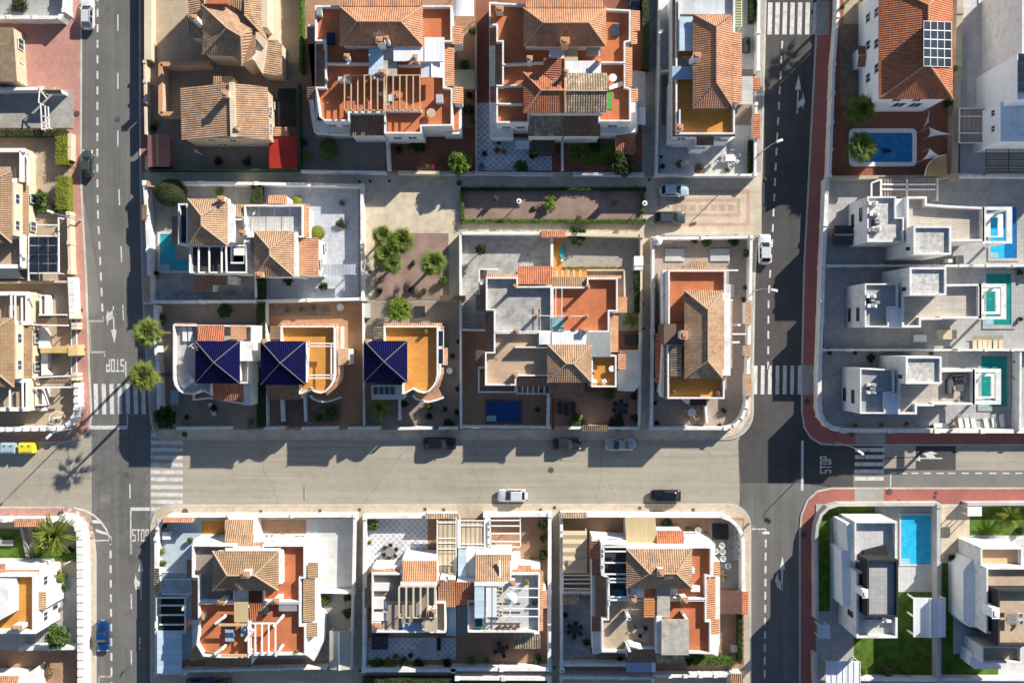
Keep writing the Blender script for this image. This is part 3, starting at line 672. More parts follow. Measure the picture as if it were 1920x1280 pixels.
# garden paving, lawns and soil of the plots
for mat, pl in (
    (BEIGEFL, (277, -60, 562, 118)), (TAUPE, (277, 118, 562, 322)), (BROWNFL, (562, -60, 892, 322)), (TAUPE, (565, 240, 722, 322)), (REDFL, (722, 240, 892, 320)),
    (REDFL, (892, -60, 1204, 322)), (LGREYFL, (1237, -60, 1418, 327)), (TAUPE, (1240, 130, 1415, 235)),
    (GREYPAVE, (282, 346, 480, 566)), (M('cool grey garden tiles', (.52, .55, .60), var=.12, s1=1.2, grid=(.5, .5, .03), gcol=.8), (480, 350, 672, 562)), (STAMP, (282, 515, 478, 562)),
    (TAUPE, (290, 566, 492, 804)), (M('rust brick patio', (.46, .25, .14), var=.12, grid=(.3, .3, .02), gcol=.8), (497, 566, 681, 804)), (SOIL, (500, 570, 620, 592)),
    (TAUPE, (683, 566, 866, 804)), (BROWNFL, (498, 725, 600, 800)), (M('dark paving', (.16, .13, .11), grid=(.4, .4, .02)), (533, 745, 572, 800)), (SOIL, (578, 745, 640, 790)),
    (STAMP, (866, 440, 1037, 625)), (BROWNFL, (866, 622, 1037, 804)), (ORANGE, (1035, 446, 1054, 505)), (BAREG, (1054, 446, 1202, 502)), (BAREG, (1130, 500, 1202, 620)),
    (ORANGE, (1037, 500, 1170, 520)), (REDFL, (1035, 620, 1202, 804)), (M('warm terracotta patio', (.42, .24, .16), grid=(.35, .35, .02), gcol=.8), (1040, 735, 1200, 800)),
    (M('mauve grey tiles', (.40, .32, .27), var=.1, grid=(.4, .4, .02), gcol=.8), [(1226, 444), (1408, 444), (1406, 560), (1404, 700), (1402, 770), (1392, 790), (1370, 802), (1226, 804)]),
    (BLUEFL, (294, 972, 420, 1255)), (ORANGE, (378, 975, 422, 1010)), (BROWNFL, (485, 975, 575, 1015)), (LGREYFL, (574, 972, 662, 1112)), (BAREG, (592, 1100, 662, 1235)), (BROWNFL, (340, 1235, 620, 1256)),
    (BROWNFL, (690, 970, 1030, 1256)), (BROWNFL, (690, 1060, 1030, 1200)),
    (BROWNFL, (1052, 970, 1395, 1256)), (STAMP, (1055, 1110, 1118, 1240)), (BAREG, (1330, 975, 1392, 1100)), (BROWNFL, (1340, 1145, 1385, 1235)),
    (GREYFL, (-60, -60, 132, 38)), (GREYPAVE, (-60, 168, 137, 240)), (BEIGEFL, (-60, 245, 132, 520)), (BEIGEFL, (-60, 520, 145, 815)),
    (GREYFL, (-60, 1080, 160, 1218)), (BROWNFL, (-60, 1218, 158, 1340)), (BEIGEFL, (-60, 1075, 60, 1100)),
    (REDFL, (1556, -60, 1800, 330)), (BEIGEFL, (1582, -60, 1640, 45)), (SOIL, (1575, 45, 1640, 200)), (LGREYFL, (1800, -60, 2100, 330)),
    (GREYFL, (1545, 335, 2100, 496)), (GREYFL, (1545, 498, 2100, 657)),
    (GREYFL, [(1540, 659), (2100, 659), (2100, 808), (1582, 808), (1560, 800), (1545, 782), (1540, 760)]),
    (GREYFL, (1530, 945, 1765, 1340)), (LGREYFL, (1765, 945, 1990, 1340)),
): patio(mat, pl)
patio(two('blue lattice tiles', (.40, .50, .60), (.70, .73, .75), .62), [(893, 193), (930, 193), (935, 255), (1035, 262), (1035, 320), (893, 320)])
patio(two('white lattice tiles', (.52, .53, .56), (.72, .72, .73), .62, mort=.1), (690, 970, 802, 1075))
patio(MC['white lattice tiles'], (690, 1195, 855, 1236))
for pl in ((-60, 992, 46, 1046), (62, 990, 112, 1046), (100, 1030, 142, 1052)): patio(TURF, pl, 'lawn')
for pl in ([(1534, 960), (1541, 948), (1641, 948), (1641, 970), (1556, 970), (1556, 1145), (1534, 1145)], (1601, 1195, 1760, 1272), (1683, 1108, 1765, 1200), (1818, 950, 2000, 1003), (1766, 1055, 1787, 1235), (1766, 1225, 1872, 1270)): patio(TURF, pl, 'lawn')
patio(PLAZA, (1766, 948, 1818, 1050), 'patio')
patio(TURF, (1096, 270, 1152, 308), 'lawn')
patio(GREYFL, (1540, 1146, 1601, 1220))
patio(LGREYFL, (1683, 1058, 1757, 1109))
patio(GRAVEL, (704, 437, 841, 562), 'gravel_bed')
patio(GRAVEL, (868, 352, 1206, 418), 'gravel_bed')
# ======================= HOUSES =======================
def F3(*p): return [P(*q) for q in p]
def deckroof(par, name, mat, pl, z, th=.1): return slab(par, name, mat, pl, z, z-th)
def dividers(par, lines, z, z0, t=.2, mat=None):
    for a, b in lines: m = MB(); m.beam(P(*a, z), P(*b, z), t, z-z0); m.build('parapet', mat or WHITE, par)
def beams(par, lines, z, w=.16, h=.16, mat=None, name='beam'):
    for a, b in lines: m = MB(); m.beam(P(*a, z), P(*b, z), w, h); m.build(name, mat or WTRIM, par)
def posts(par, pl, z, w=.1, mat=None):
    for x, y in pl: q = P(x, y, z); m = MB(); m.box((q.x, q.y, 0), w, w, z-.02); m.build('post', mat or WTRIM, par)
def ring(par, o, i, z, h, mat=None, name='frame'):
    a = pts(o, z); b = pts(i, z); m = MB(); n = 4
    for k in range(4):
        j = (k+1) % 4; dz = Vector((0, 0, -h))
        m.face([a[k], a[j], b[j], b[k]]); m.face([a[k]+dz, a[j]+dz, a[j], a[k]]); m.face([b[k], b[j], b[j]+dz, b[k]+dz]); m.face([a[j]+dz, a[k]+dz, b[k]+dz, b[j]+dz])
    return m.build(name, mat or WHITE, par)

# --- tan villa with stepped hips, top left
fr(260, 0, 3.88)
h = build('house', 'tan villa with angled brown tiled roofs and a tall white chimney, at the top edge', 700, 250)
slab(h, 'wall', CREAM, [(475, -80), (835, -80), (838, 375), (825, 428), (750, 465), (695, 402), (478, 385)], 6.1)
slab(h, 'wall', CREAM, [(835, 190), (905, 255), (930, 300), (912, 440), (895, 530), (835, 430)], 5.2)
slab(h, 'wall', CREAM, (895, 310, 1032, 538), 3.9)
slab(h, 'wall', CREAM, [(370, -80), (460, -80), (470, 270), (380, 265), (372, 150)], 5.0)
slab(h, 'wall', CREAM, (780, -80, 935, 200), 5.6)
roof(h, [F3((460, 35, 7.2), (600, 0, 6.5), (770, 108, 6.2), (850, 195, 6.2), (850, 385, 6.2), (750, 480, 6.1), (744, 392, 7.1), (742, 265, 7.8), (640, 205, 8.0)),
         F3((460, 35, 7.2), (640, 205, 8.0), (465, 398, 6.1), (458, 200, 6.2)),
         F3((640, 205, 8.0), (742, 265, 7.8), (744, 392, 7.1), (690, 412, 6.2), (465, 398, 6.1)), F3((744, 392, 7.1), (750, 480, 6.1), (690, 412, 6.2))],
     T_BR, CAPM, [(P(460, 35, 7.2), P(640, 205, 8.0)), (P(640, 205, 8), P(742, 265, 7.8)), (P(742, 265, 7.8), P(750, 480, 6.2)), (P(640, 205, 8), P(465, 398, 6.1))])
roof(h, [F3((765, -80, 7.4), (890, -80, 6.2), (893, 190, 6.2), (945, 300, 5.9), (855, 200, 6.7), (768, 108, 7.3))], T_BR, CAPM, [(P(768, 108, 7.3), P(945, 300, 5.9))])
roof(h, [F3((355, -80, 5.2), (460, -80, 5.7), (462, 110, 5.7), (478, 280, 5.7), (372, 275, 5.1), (360, 150, 5.2))], T_BR)
roof(h, [F3((560, -80, 7.5), (765, -80, 7.5), (765, 90, 6.9), (600, 0, 7.1))], T_BR)
roof(h, [F3((938, 300, 4.6), (1042, 322, 4.1), (1042, 545, 4.1), (890, 540, 4.6), (918, 440, 4.6))], T_BR, CAPM, [(P(938, 300, 4.6), P(918, 440, 4.6))])
slab(h, 'wall', CREAM, [(935, -80), (1000, -80), (1010, 290), (945, 290)], 2.6)
chimney(h, 400, 125, 5, 9.2, .7, .6)
slab(h, 'roof_terrace', TERRA, (485, -80, 650, 28), 7.6, 7.2)
# --- tan gabled house
h = build('house', 'tan gabled house with a cream band along its roof ridge, beside the red canopy', 650, 820)
slab(h, 'wall', BEIGE, [(318, 648), (925, 648), (938, 1003), (325, 1003)], 6.3)
for y in (645, 1000): m = MB(); m.face(F3((325, y, 6.3), (925, y, 6.7), (684, y-5, 8.0))); m.build('gable_wall', BEIGE, h)
roof(h, [F3((302, 637, 6.4), (312, 1017, 6.4), (686, 992, 8.2), (672, 604, 8.2)), F3((672, 604, 8.2), (686, 992, 8.2), (950, 1017, 6.8), (938, 634, 6.8))], T_BR)
m = MB(); m.beam(P(676, 598, 8.38), P(688, 996, 8.38), .75, .3); m.build('ridge_band', CREAM, h)
chimney(h, 628, 680, 7, 9.6, .75, .75, CREAM, CAPM); chimney(h, 712, 935, 7.2, 8.6, .45, .45, CREAM, CAPM)
wins(h, 318, 648, 938, 1003, 6.3, 'S', [(.3, 1.1, 4, 1), (.55, 1.1, 4, 1), (.7, 1, 1.2, 1.1), (.35, 1.4, .9, 1.2)])
wins(h, 318, 648, 938, 1003, 6.3, 'E', [(.25, 1.3, 4, 1.1), (.6, 1.3, 4, 1.1), (.8, 1.1, 1.2, 1.1)])
shed(h, 540, 555, 690, 640, 4.6, 5.0, 'S', T_BR, walls=CREAM)
wallline('tan courtyard wall with tiled top left of the gabled house', [(515, 462), (160, 468), (160, 828), (300, 830)], 2.9, .45, BEIGE, coping=CAPR)
t = build('garden_shed', 'pink and brown ridged garden shed in the corner of the tan gabled house plot', 145, 1100, 'shed')
gable(t, 65, 985, 225, 1215, 2.4, .45, 'y', M('dusty pink sheet', (.36, .16, .13), var=.1), CAPR, M('shed boards', (.3, .16, .12)))
t = build('canopy', 'bright red sheet canopy over the carport of the gabled house', 1050, 1110, 'canopy')
deckroof(t, 'roof_sheet', METALR, (950, 992, 1155, 1225), 2.9)
posts(t, ((960, 1005), (1145, 1005), (960, 1215), (1145, 1215)), 2.8, .1, DARK)
t = build('lean_to', 'small orange tiled lean-to behind the red canopy', 1030, 955, 'lean-to')
shed(t, 975, 925, 1082, 990, 2.9, 3.3, 'E', T_OR, walls=BEIGE)
fr()
# --- orange hipped duplex with twin timber pergolas
fr(560, 0, 3.88)
h = build('duplex_house', 'orange hipped double house with rust roof terraces and twin timber pergolas', 620, 480)
slab(h, 'wall', WHITE, [(70, 180), (118, 180), (118, 640), (75, 730), (90, 850), (110, 960), (250, 980), (370, 970), (370, 880), (125, 880), (180, 620), (180, 300), (70, 320)], 3.4)
terrace(h, [(118, 40), (1115, 40), (1115, 305), (1060, 305), (1060, 632), (1118, 640), (1118, 915), (895, 918), (895, 972), (622, 972), (622, 822), (370, 822), (370, 882), (190, 880), (150, 850), (122, 632), (192, 632), (190, 300), (118, 300)], 7.3, 6.4, TERRA)
slab(h, 'wall', WHITE, (318, 60, 892, 320), 8.9, 6); hip(h, 298, 48, 903, 336, 9.0, 1.9, T_OR, 'x', .235, .245, cap=CAPR)
roof(h, [F3((320, -140, 8.2), (885, -140, 8.2), (898, 46, 9.1), (310, 46, 9.1))], T_OR)
dividers(h, [((192, 462), (512, 462)), ((622, 600), (622, 822)), ((720, 475), (890, 475)), ((512, 560), (625, 575)), ((630, 805), (895, 805))], 7.35, 6.4)
for a in ((62, 195, 122, 318, 6.1, 6.6), (126, 325, 180, 625, 6.1, 6.6), (60, 630, 122, 725, 6.1, 6.6)): shed(h, *a, 'W', T_DK, name='eaves_roof')
for a in ((1117, 192, 1196, 322, 6.1, 6.7), (1064, 322, 1132, 625, 6.1, 6.7), (1124, 632, 1197, 752, 6.1, 6.7)): shed(h, *a, 'E', T_OR, name='eaves_roof', walls=WHITE if a[0] != 1064 else None, z0=3)
deckroof(h, 'roof_sheet', BLUESH, (510, 345, 616, 545), 8.5); deckroof(h, 'roof_sheet', METALW, (690, 345, 915, 446), 8.8); deckroof(h, 'roof_sheet', METALW, (915, 272, 1060, 448), 8.9)
gable(h, 890, 455, 1048, 566, 8.3, .3, 'y', METALW, WTRIM); deckroof(h, 'roof_sheet', CONC, (616, 440, 716, 556), 8.2)
slab(h, 'wall', WHITE, (620, 350, 690, 440), 7.6, 6.3)
shed(h, 375, 815, 622, 986, 5.6, 6.2, 'S', T_DK, walls=WHITE, name='porch_roof')
slab(h, 'wall', WHITE, (1060, 700, 1185, 975), 3.6); slab(h, 'balcony_floor', TERRA, (1125, 770, 1165, 950), 3.75, 3.6)
chimney(h, 350, 408, 6.3, 9.4, .6, .5); chimney(h, 592, 290, 8.5, 11.8, .9, .7, WHITE, CAPR); chimney(h, 845, 415, 6.3, 9.4, .55, .55); chimney(h, 608, 522, 6.3, 8.9, .9, .5)
chimney(h, 640, 275, 9, 12.0, .35, .35)
wins(h, 622, 822, 895, 972, 7.3, 'S', [(.3, 1.2, 4, 1.1), (.7, 1.2, 4, 1.1)]); wins(h, 118, 40, 370, 882, 7.3, 'S', [(.4, 1.2, 4, 1.1), (.8, 1.1, 4, 1.1)])
pergola('pergola', 'seven bar timber pergola on the left rust terrace of the orange hipped double house', 333, 545, 622, 800, 8.6, 7, 'y', WOODV, 6.4, .16)
pergola('pergola', 'timber pergola over the white table on the right terrace of the orange hipped double house', 638, 545, 882, 800, 8.6, 6, 'y', WOODV, 6.4, .16)
t = build('canopy', 'arched white tunnel canopy at the top edge between two double houses', 1200, 60, 'canopy')
m = MB(); rr = 8
for i in range(rr):
    a0, a1 = math.pi*i/rr, math.pi*(i+1)/rr
    m.face(F3((1200-75*math.cos(a0), 118, 2.6+.7*math.sin(a0)), (1200-75*math.cos(a1), 118, 2.6+.7*math.sin(a1)), (1200-75*math.cos(a1), -80, 2.6+.7*math.sin(a1)), (1200-75*math.cos(a0), -80, 2.6+.7*math.sin(a0))))
m.build('cover', METALW, t); posts(t, ((1128, 112), (1272, 112), (1128, -70), (1272, -70)), 2.6, .08, WTRIM)
t = build('canopy', 'olive canvas canopy between the two double houses', 1205, 580, 'canopy')
deckroof(t, 'cover', CANOPYG, (1132, 508, 1282, 650), 2.7, .06); posts(t, ((1137, 515), (1277, 515), (1137, 644), (1277, 644)), 2.7, .08, DARK)
# --- second duplex with mottled roofs
fr(860, 0, 3.766)
h = build('duplex_house', 'double house with mottled old tiles beside an orange hip, above the blue lattice patio', 740, 480)
slab(h, 'wall', WHITE, [(215, 15), (270, 15), (310, 300), (310, 620), (270, 735), (385, 860), (385, 972), (222, 972), (215, 735)], 3.6)
terrace(h, [(215, 15), (1215, 70), (1215, 292), (1178, 300), (1178, 612), (1217, 622), (1217, 858), (988, 858), (988, 805), (497, 805), (497, 868), (266, 868), (266, 605), (308, 605), (308, 296), (266, 296), (266, 180), (215, 180)], 7.3, 6.4, TERRA)
slab(h, 'wall', WHITE, (475, 75, 1025, 318), 8.9, 6); hip(h, 458, 58, 1040, 328, 9.0, 1.8, T_OR, 'x', .235, .22, cap=CAPR)
roof(h, [F3((500, -120, 8.2), (1000, -120, 8.2), (1030, 56, 9.1), (470, 56, 9.1))], T_OR)
dividers(h, [((308, 455), (600, 440)), ((1005, 440), (1178, 442)), ((266, 732), (450, 735)), ((266, 605), (450, 602)), ((748, 350), (748, 520))], 7.4, 6.4)
slab(h, 'wall', WHITE, (470, 530, 1030, 780), 8.5, 6)
hip(h, 458, 512, 750, 797, 8.6, 1.2, T_RED, 'x', .42, 0.02, cap=CAPR)
roof(h, [F3((600, 412, 8.6), (748, 412, 9.6), (748, 640, 9.7), (600, 520, 8.8))], T_RED, CAPR, [(P(748, 412, 9.6), P(748, 640, 9.7))])
gable(h, 750, 516, 1046, 796, 8.6, 1.0, 'x', T_MOT)
shed(h, 490, 806, 742, 962, 5.6, 6.3, 'S', T_MOT, walls=WHITE, name='porch_roof'); shed(h, 742, 806, 1000, 962, 5.6, 6.3, 'S', T_DK, walls=WHITE, name='porch_roof')
deckroof(h, 'roof_sheet', METALW, (755, 430, 1006, 522), 8.5); deckroof(h, 'roof_sheet', METALW, (640, 345, 746, 422), 8.4); deckroof(h, 'roof_sheet', METALB, (750, 345, 842, 428), 8.3); deckroof(h, 'roof_sheet', BEIGE, (900, 335, 1000, 398), 8.2)
for a in ((1217, 75, 1280, 220), (1218, 220, 1262, 312), (1180, 330, 1226, 618), (1217, 622, 1266, 716)): shed(h, *a, 6.1, 6.7, 'E', T_OR, name='eaves_roof')
for a in ((218, 190, 264, 322), (258, 300, 304, 610), (222, 610, 264, 722)): shed(h, *a, 6.1, 6.6, 'W', T_DK, name='eaves_roof')
slab(h, 'wall', WHITE, [(1180, 720), (1262, 720), (1262, 930), (1160, 945), (1000, 945), (1000, 860), (1180, 860)], 3.7)
chimney(h, 502, 410, 6.3, 9.6, .6, .5); chimney(h, 752, 285, 8.6, 12.0, 1.0, .7, M('ochre stucco', (.62, .42, .16)), CAPR); chimney(h, 988, 430, 6.3, 9.4, .55, .55); chimney(h, 760, 505, 8.6, 10.6, .4, .4); chimney(h, 290, 60, 6.4, 8.6, .9, .6)
m = MB(); q = P(1108, 210, 6.9); m.box((q.x, q.y, 6.4), 1.0, 1.6, .35); m.build('skylight', GLASS, h)
m = MB(); m.ext(pts((1040, 642, 1082, 772), 6.5), 6.42); m.build('green_mat', M('green turf mat', (.07, .30, .06)), h)
wins(h, 266, 605, 497, 868, 7.3, 'S', [(.3, 1.3, 4, 1.1), (.75, 1.3, 4, 1.1)]); wins(h, 988, 620, 1217, 858, 7.3, 'S', [(.5, 1.4, 4, 1.1)])
t = build('lean_to', 'small orange tiled roof beside the dark green back garden', 1180, 1015, 'lean-to')
shed(t, 1112, 955, 1250, 1076, 2.5, 3.0, 'S', T_RED, walls=WHITE)
t = build('awning', 'pale blue folding awning over the blue lattice patio', 447, 1022, 'awning'); deckroof(t, 'cover', BLUESH, (400, 992, 496, 1052), 2.6, .05)
posts(t, ((404, 1048), (492, 1048), (404, 996), (492, 996)), 2.6, .07, WTRIM)
t = build('carport', 'grey and white flat carport roof on the shaded alley side', 1275, 690, 'carport')
deckroof(t, 'roof_sheet', M('flat grey roofing', (.42, .42, .41), var=.1), [(1230, 500), (1318, 508), (1318, 755), (1268, 755), (1262, 620), (1230, 615)], 2.9); deckroof(t, 'roof_sheet', METALW, (1266, 757, 1318, 880), 2.9)
posts(t, ((1236, 510), (1312, 514), (1312, 750), (1272, 870), (1312, 870)), 2.8, .12, WTRIM)
# --- narrow house on the upper right lot
fr(1200, 0, 3.878)
h = build('house', 'long narrow house with brown hipped roof and ochre terrace beside the upper right road', 460, 560)
slab(h, 'wall', WHITE, [(218, 590), (690, 590), (690, 1000), (640, 1030), (500, 1030), (470, 1088), (375, 1088), (370, 1030), (210, 1030)], 3.5)
terrace(h, (260, -100, 690, 975), 7.3, 6.4, ORANGE)
slab(h, 'wall', WHITE, (402, 125, 655, 762), 8.5, 6); hip(h, 385, 108, 670, 782, 8.6, 1.5, T_OR, 'y', .17, .235, off=.53, cap=CAPB)
shed(h, 672, 235, 740, 748, 7.9, 8.6, 'E', T_OR, walls=WHITE, z0=0)
m = MB(); m.ext(pts((290, -60, 668, 104), 6.6), 6.4); m.build('deck', M('weathered white deck', (.60, .64, .68), var=.2, grid=(.2, 4, .02), gcol=.8), h)
deckroof(h, 'roof_sheet', BLUESH, (287, 122, 385, 370), 7.9); deckroof(h, 'roof_sheet', STEELB, (235, 482, 382, 577), 7.6)
shed(h, 240, 406, 362, 480, 6.8, 7.4, 'W', T_MOT, name='eaves_roof'); shed(h, 236, -80, 261, 980, 6.5, 6.9, 'W', T_DK, name='eaves_roof'); shed(h, 236, 975, 690, 994, 6.4, 6.9, 'S', T_DK, name='eaves_roof'); shed(h, 412, 966, 536, 1057, 5.2, 5.8, 'S', T_DK, name='porch_roof', walls=WHITE)
chimney(h, 415, 402, 8, 11.5, .9, .6, WHITE, CAPR); chimney(h, 292, 925, 6.4, 8.6, .7, .7)
dividers(h, [((290, 795), (290, 905)), ((284, 0), (284, 370))], 7.6, 6.4)
wins(h, 260, -100, 690, 975, 7.3, 'S', [(.15, 1.2, 4, 1.1), (.75, 1.6, 4, 1.1)])
rail('', [(232, 1005), (232, 1060), (370, 1060)], 3.6, 2.7, WTRIM, par=h)
t = build('carport', 'pale ribbed carport roof between the narrow house and the street wall', 755, 660, 'carport')
deckroof(t, 'roof_sheet', M('pale ribbed sheet', (.50, .50, .47), grid=(30, .3, .05), gcol=.75), (690, 555, 822, 760), 2.9)
posts(t, ((700, 565), (815, 565), (700, 750), (815, 750)), 2.9, .12, WTRIM)
pergola('pergola', 'pale green ladder pergola at the top edge beside the narrow house', 697, -60, 742, 190, 3.4, 14, 'x', M('yellow green paint', (.62, .66, .28)), 0, .1)
# --- house with the left hand pool
fr(260, 320, 4.364)
h = build('house', 'white house with a brown pyramid roof and open beamed terrace, next to the turquoise pool', 600, 560)
slab(h, 'wall', WHITE, (418, 246, 716, 600), 7.9); hip(h, 402, 230, 727, 613, 8.0, 1.5, T_BR, 'y', .40, .40, off=.43)
terrace(h, (322, 268, 402, 602), 6.9, 6.2, SLATE); shed(h, 272, 370, 328, 594, 4.8, 5.4, 'W', T_DK, name='eaves_roof')
terrace(h, (412, 606, 888, 838), 7.2, 6.2, SLATE); beams(h, [((490, 612), (490, 830)), ((678, 612), (678, 830)), ((712, 606), (718, 830)), ((575, 612), (577, 825))], 7.6, .2, .2)
slab(h, 'wall', WHITE, [(727, 270), (780, 280), (780, 400), (762, 605), (727, 605)], 7.6)
terrace(h, (752, 392, 872, 760), 7.0, 6.2, CONC); roof(h, [F3((776, 275, 6.6), (1050, 275, 6.6), (1050, 300, 6.9), (866, 300, 6.9), (862, 380, 7.1), (776, 380, 7.1))], T_BR)
shed(h, 450, 850, 606, 992, 3.3, 3.9, 'S', T_DK, name='porch_roof', walls=WHITE); shed(h, 580, 856, 722, 936, 5.3, 5.8, 'S', T_DK, name='eaves_roof')
chimney(h, 672, 228, 6, 9.2, .8, .6); chimney(h, 848, 505, 6, 8.8, .7, .5); slab(h, 'wall', WHITE, (730, 865, 795, 925), 3.2)
m = MB(); m.ext(pts((778, 632, 856, 692), 7.6), 7.0); m.build('roof_hatch', WTRIM, h)
h = build('house', 'house with a brown pyramid roof and pale tiled roof terrace, facing the blue grey yard', 1120, 600)
terrace(h, (862, 280, 1345, 545), 7.2, 6.3, M('pale terrace tiles', (.60, .59, .56), grid=(.5, .5, .03), gcol=.75))
slab(h, 'wall', WHITE, (960, 505, 1262, 855), 7.9); hip(h, 945, 492, 1270, 868, 8.0, 1.5, T_BR, 'y', .42, .44, off=.46)
slab(h, 'wall', WHITE, (1262, 500, 1295, 862), 7.7); shed(h, 1292, 550, 1472, 858, 5.8, 6.6, 'E', T_OR, walls=WHITE); shed(h, 1060, 200, 1212, 270, 5.4, 6.2, 'N', T_OR, walls=WHITE, name='porch_roof')
shed(h, 1346, 282, 1394, 546, 6.1, 6.8, 'E', T_OR, name='eaves_roof'); shed(h, 1210, 270, 1360, 292, 6.4, 6.8, 'N', T_OR, name='eaves_roof')
beams(h, [((982, 300), (982, 500)), ((1110, 290), (1110, 500)), ((1238, 290), (1238, 500))], 7.3, .05, .05, GREYM); slab(h, 'wall', WHITE, (860, 500, 905, 735), 6.9)
chimney(h, 985, 850, 7.4, 9.2, .9, .6, BEIGE); wins(h, 945, 492, 1472, 858, 6.5, 'E', [(.3, 1.4, 3.9, 1.1), (.7, 1.4, .9, 1.3)])
t = build('awning', 'ribbed blue grey awning at the lower end of the blue grey yard', 1620, 808, 'awning')
deckroof(t, 'cover', M('blue grey ribbed sheet', (.42, .45, .50), grid=(.5, 30, .05), gcol=.7), (1478, 765, 1772, 850), 2.6, .08); posts(t, ((1485, 772), (1765, 772), (1485, 843), (1765, 843)), 2.6, .1, WTRIM)
# --- three houses with cobalt roofs
fr(230, 560, 4.267)
h = build('house', 'left one of the three cobalt roofed houses, with a white curved terrace', 720, 520, group='cobalt roofed houses')
terrace(h, [(402, 205), (1038, 212), (1038, 500), (1010, 505), (1010, 678), (712, 678), (705, 775), (690, 762), (622, 735), (585, 752), (540, 768), (490, 762), (445, 735), (415, 690), (402, 640)], 7.3, 6.4, M('pale grey terrace', (.50, .49, .46), grid=(.4, .4, .02)))
slab(h, 'wall', WHITE, (596, 352, 922, 660), 8.7, 6); hip(h, 580, 338, 937, 677, 8.8, 1.7, T_BLUE, 'x', .5, .5, cap=CAPB)
slab(h, 'wall', WHITE, (938, 340, 1042, 498), 7.9); slab(h, 'wall', WHITE, (965, 498, 1030, 850), 5.6)
shed(h, 600, 212, 810, 336, 7.4, 8.3, 'N', T_RED, cap=None); shed(h, 864, 216, 986, 326, 7.6, 8.1, 'E', T_OR)
shed(h, 722, 682, 968, 812, 5.9, 6.8, 'S', T_RED, walls=WHITE, name='porch_roof'); shed(h, 412, 196, 590, 216, 6.7, 7.2, 'N', T_OR, name='eaves_roof')
terrace(h, [(560, 815), (690, 800), (1000, 850), (1000, 700), (560, 700)], 3.9, 3.2, BROWNFL)
wins(h, 938, 205, 1042, 850, 6.0, 'E', [(.62, 1.0, 3.9, 1.2), (.8, 1.0, 3.9, 1.2), (.5, 1.0, 1, 1.2)])
beams(h, [((548, 380), (582, 412)), ((525, 385), (560, 360))], 7.7, .1, .1)
for tx, lab, par_ in ((0, 'middle cobalt roofed house of three, with a white beam frame on its ochre terrace', 1), (0, 'right cobalt roofed house of three, with two small solar panels on its side', 0)):
    if par_: fr(230, 560, 4.267); ox = 0
    else: fr(660-1010/4.268, 560, 4.268)
    h = build('house', lab, 1300, 520, group='cobalt roofed houses')
    terrace(h, [(1263, 216), (1700, 216), (1700, 610), (1690, 660), (1665, 705), (1625, 745), (1585, 758), (1540, 748), (1498, 724), (1432, 762), (1410, 762), (1410, 600), (1263, 600)], 7.3, 6.4, ORANGE)
    q = (1103, 338, 1465, 687) if par_ else (1105, 336, 1452, 668)
    slab(h, 'wall', WHITE, (q[0]+15, q[1]+14, q[2]-14, q[3]-14), 8.7); hip(h, *q, 8.8, 1.7, T_BLUE, 'x', .5, .5, cap=CAPB)
    shed(h, 1180, 216, 1262, 322, 6.8, 7.5, 'W', T_BR if par_ else T_MOT, name='eaves_roof', walls=WHITE)
    shed(h, 1262, 194, 1730, 216, 6.7, 7.2, 'N', T_OR, name='eaves_roof')
    shed(h, 1165, 690, 1428, 806, 5.0, 5.8, 'S', T_DK if par_ else GREYM, walls=WHITE, name='porch_roof')
    roof(h, [F3((1722, 216, 6.5), (1745, 216, 6.2), (1745, 600, 6.2), (1722, 600, 6.5)), F3((1722, 600, 6.5), (1745, 600, 6.2), (1712, 705, 6.2), (1640, 770, 6.2), (1620, 755, 6.5), (1690, 690, 6.5))], T_OR, name='eaves_roof')
    if par_:
        shed(h, 1720, 396, 1806, 536, 5.9, 6.6, 'E', T_BR, name='eaves_roof', walls=WHITE)
        beams(h, [((1478, 355), (1688, 357)), ((1478, 378), (1688, 380)), ((1490, 610), (1690, 610)), ((1490, 634), (1690, 634)), ((1668, 360), (1668, 650)), ((1490, 340), (1480, 650))], 8.4, .16, .16)
    else:
        for a in ((1692, 252, 1745, 385), (1687, 396, 1745, 526)):
            p = slab(h, 'solar_panel', PVGL, a, 6.9, 6.82); ring(p, a, (a[0]+6, a[1]+5, a[2]-6, a[3]-5), 6.93, .1, WTRIM)
        shed(h, 1745, 392, 1776, 530, 6.1, 6.7, 'E', T_OR, name='eaves_roof')
        for i in range(4): slab(h, 'skylight', GLASS, (1182+i*45, 705, 1215+i*45, 765), 5.75, 5.6)
    m = MB(); c = [(1495, 772), (1520, 800), (1560, 818), (1620, 826), (1680, 812), (1740, 790)]
    for a, b in zip(c, c[1:]): m.beam(P(*a, 4.3), P(*b, 4.3), .22, 1.0)
    m.build('balcony_wall', WHITE, h); slab(h, 'balcony_floor', BROWNFL, [(1495, 765), (1520, 795), (1560, 812), (1620, 820), (1680, 806), (1735, 780), (1690, 690), (1500, 720)], 3.4, 3.2)
    chimney(h, 1130, 345, 6, 8.9, .6, .6)
    wins(h, 1103, 338, 1428, 806, 5.0, 'S', [(.3, 1.3, 1, 1.4), (.7, 1.1, 1, 1.4)])
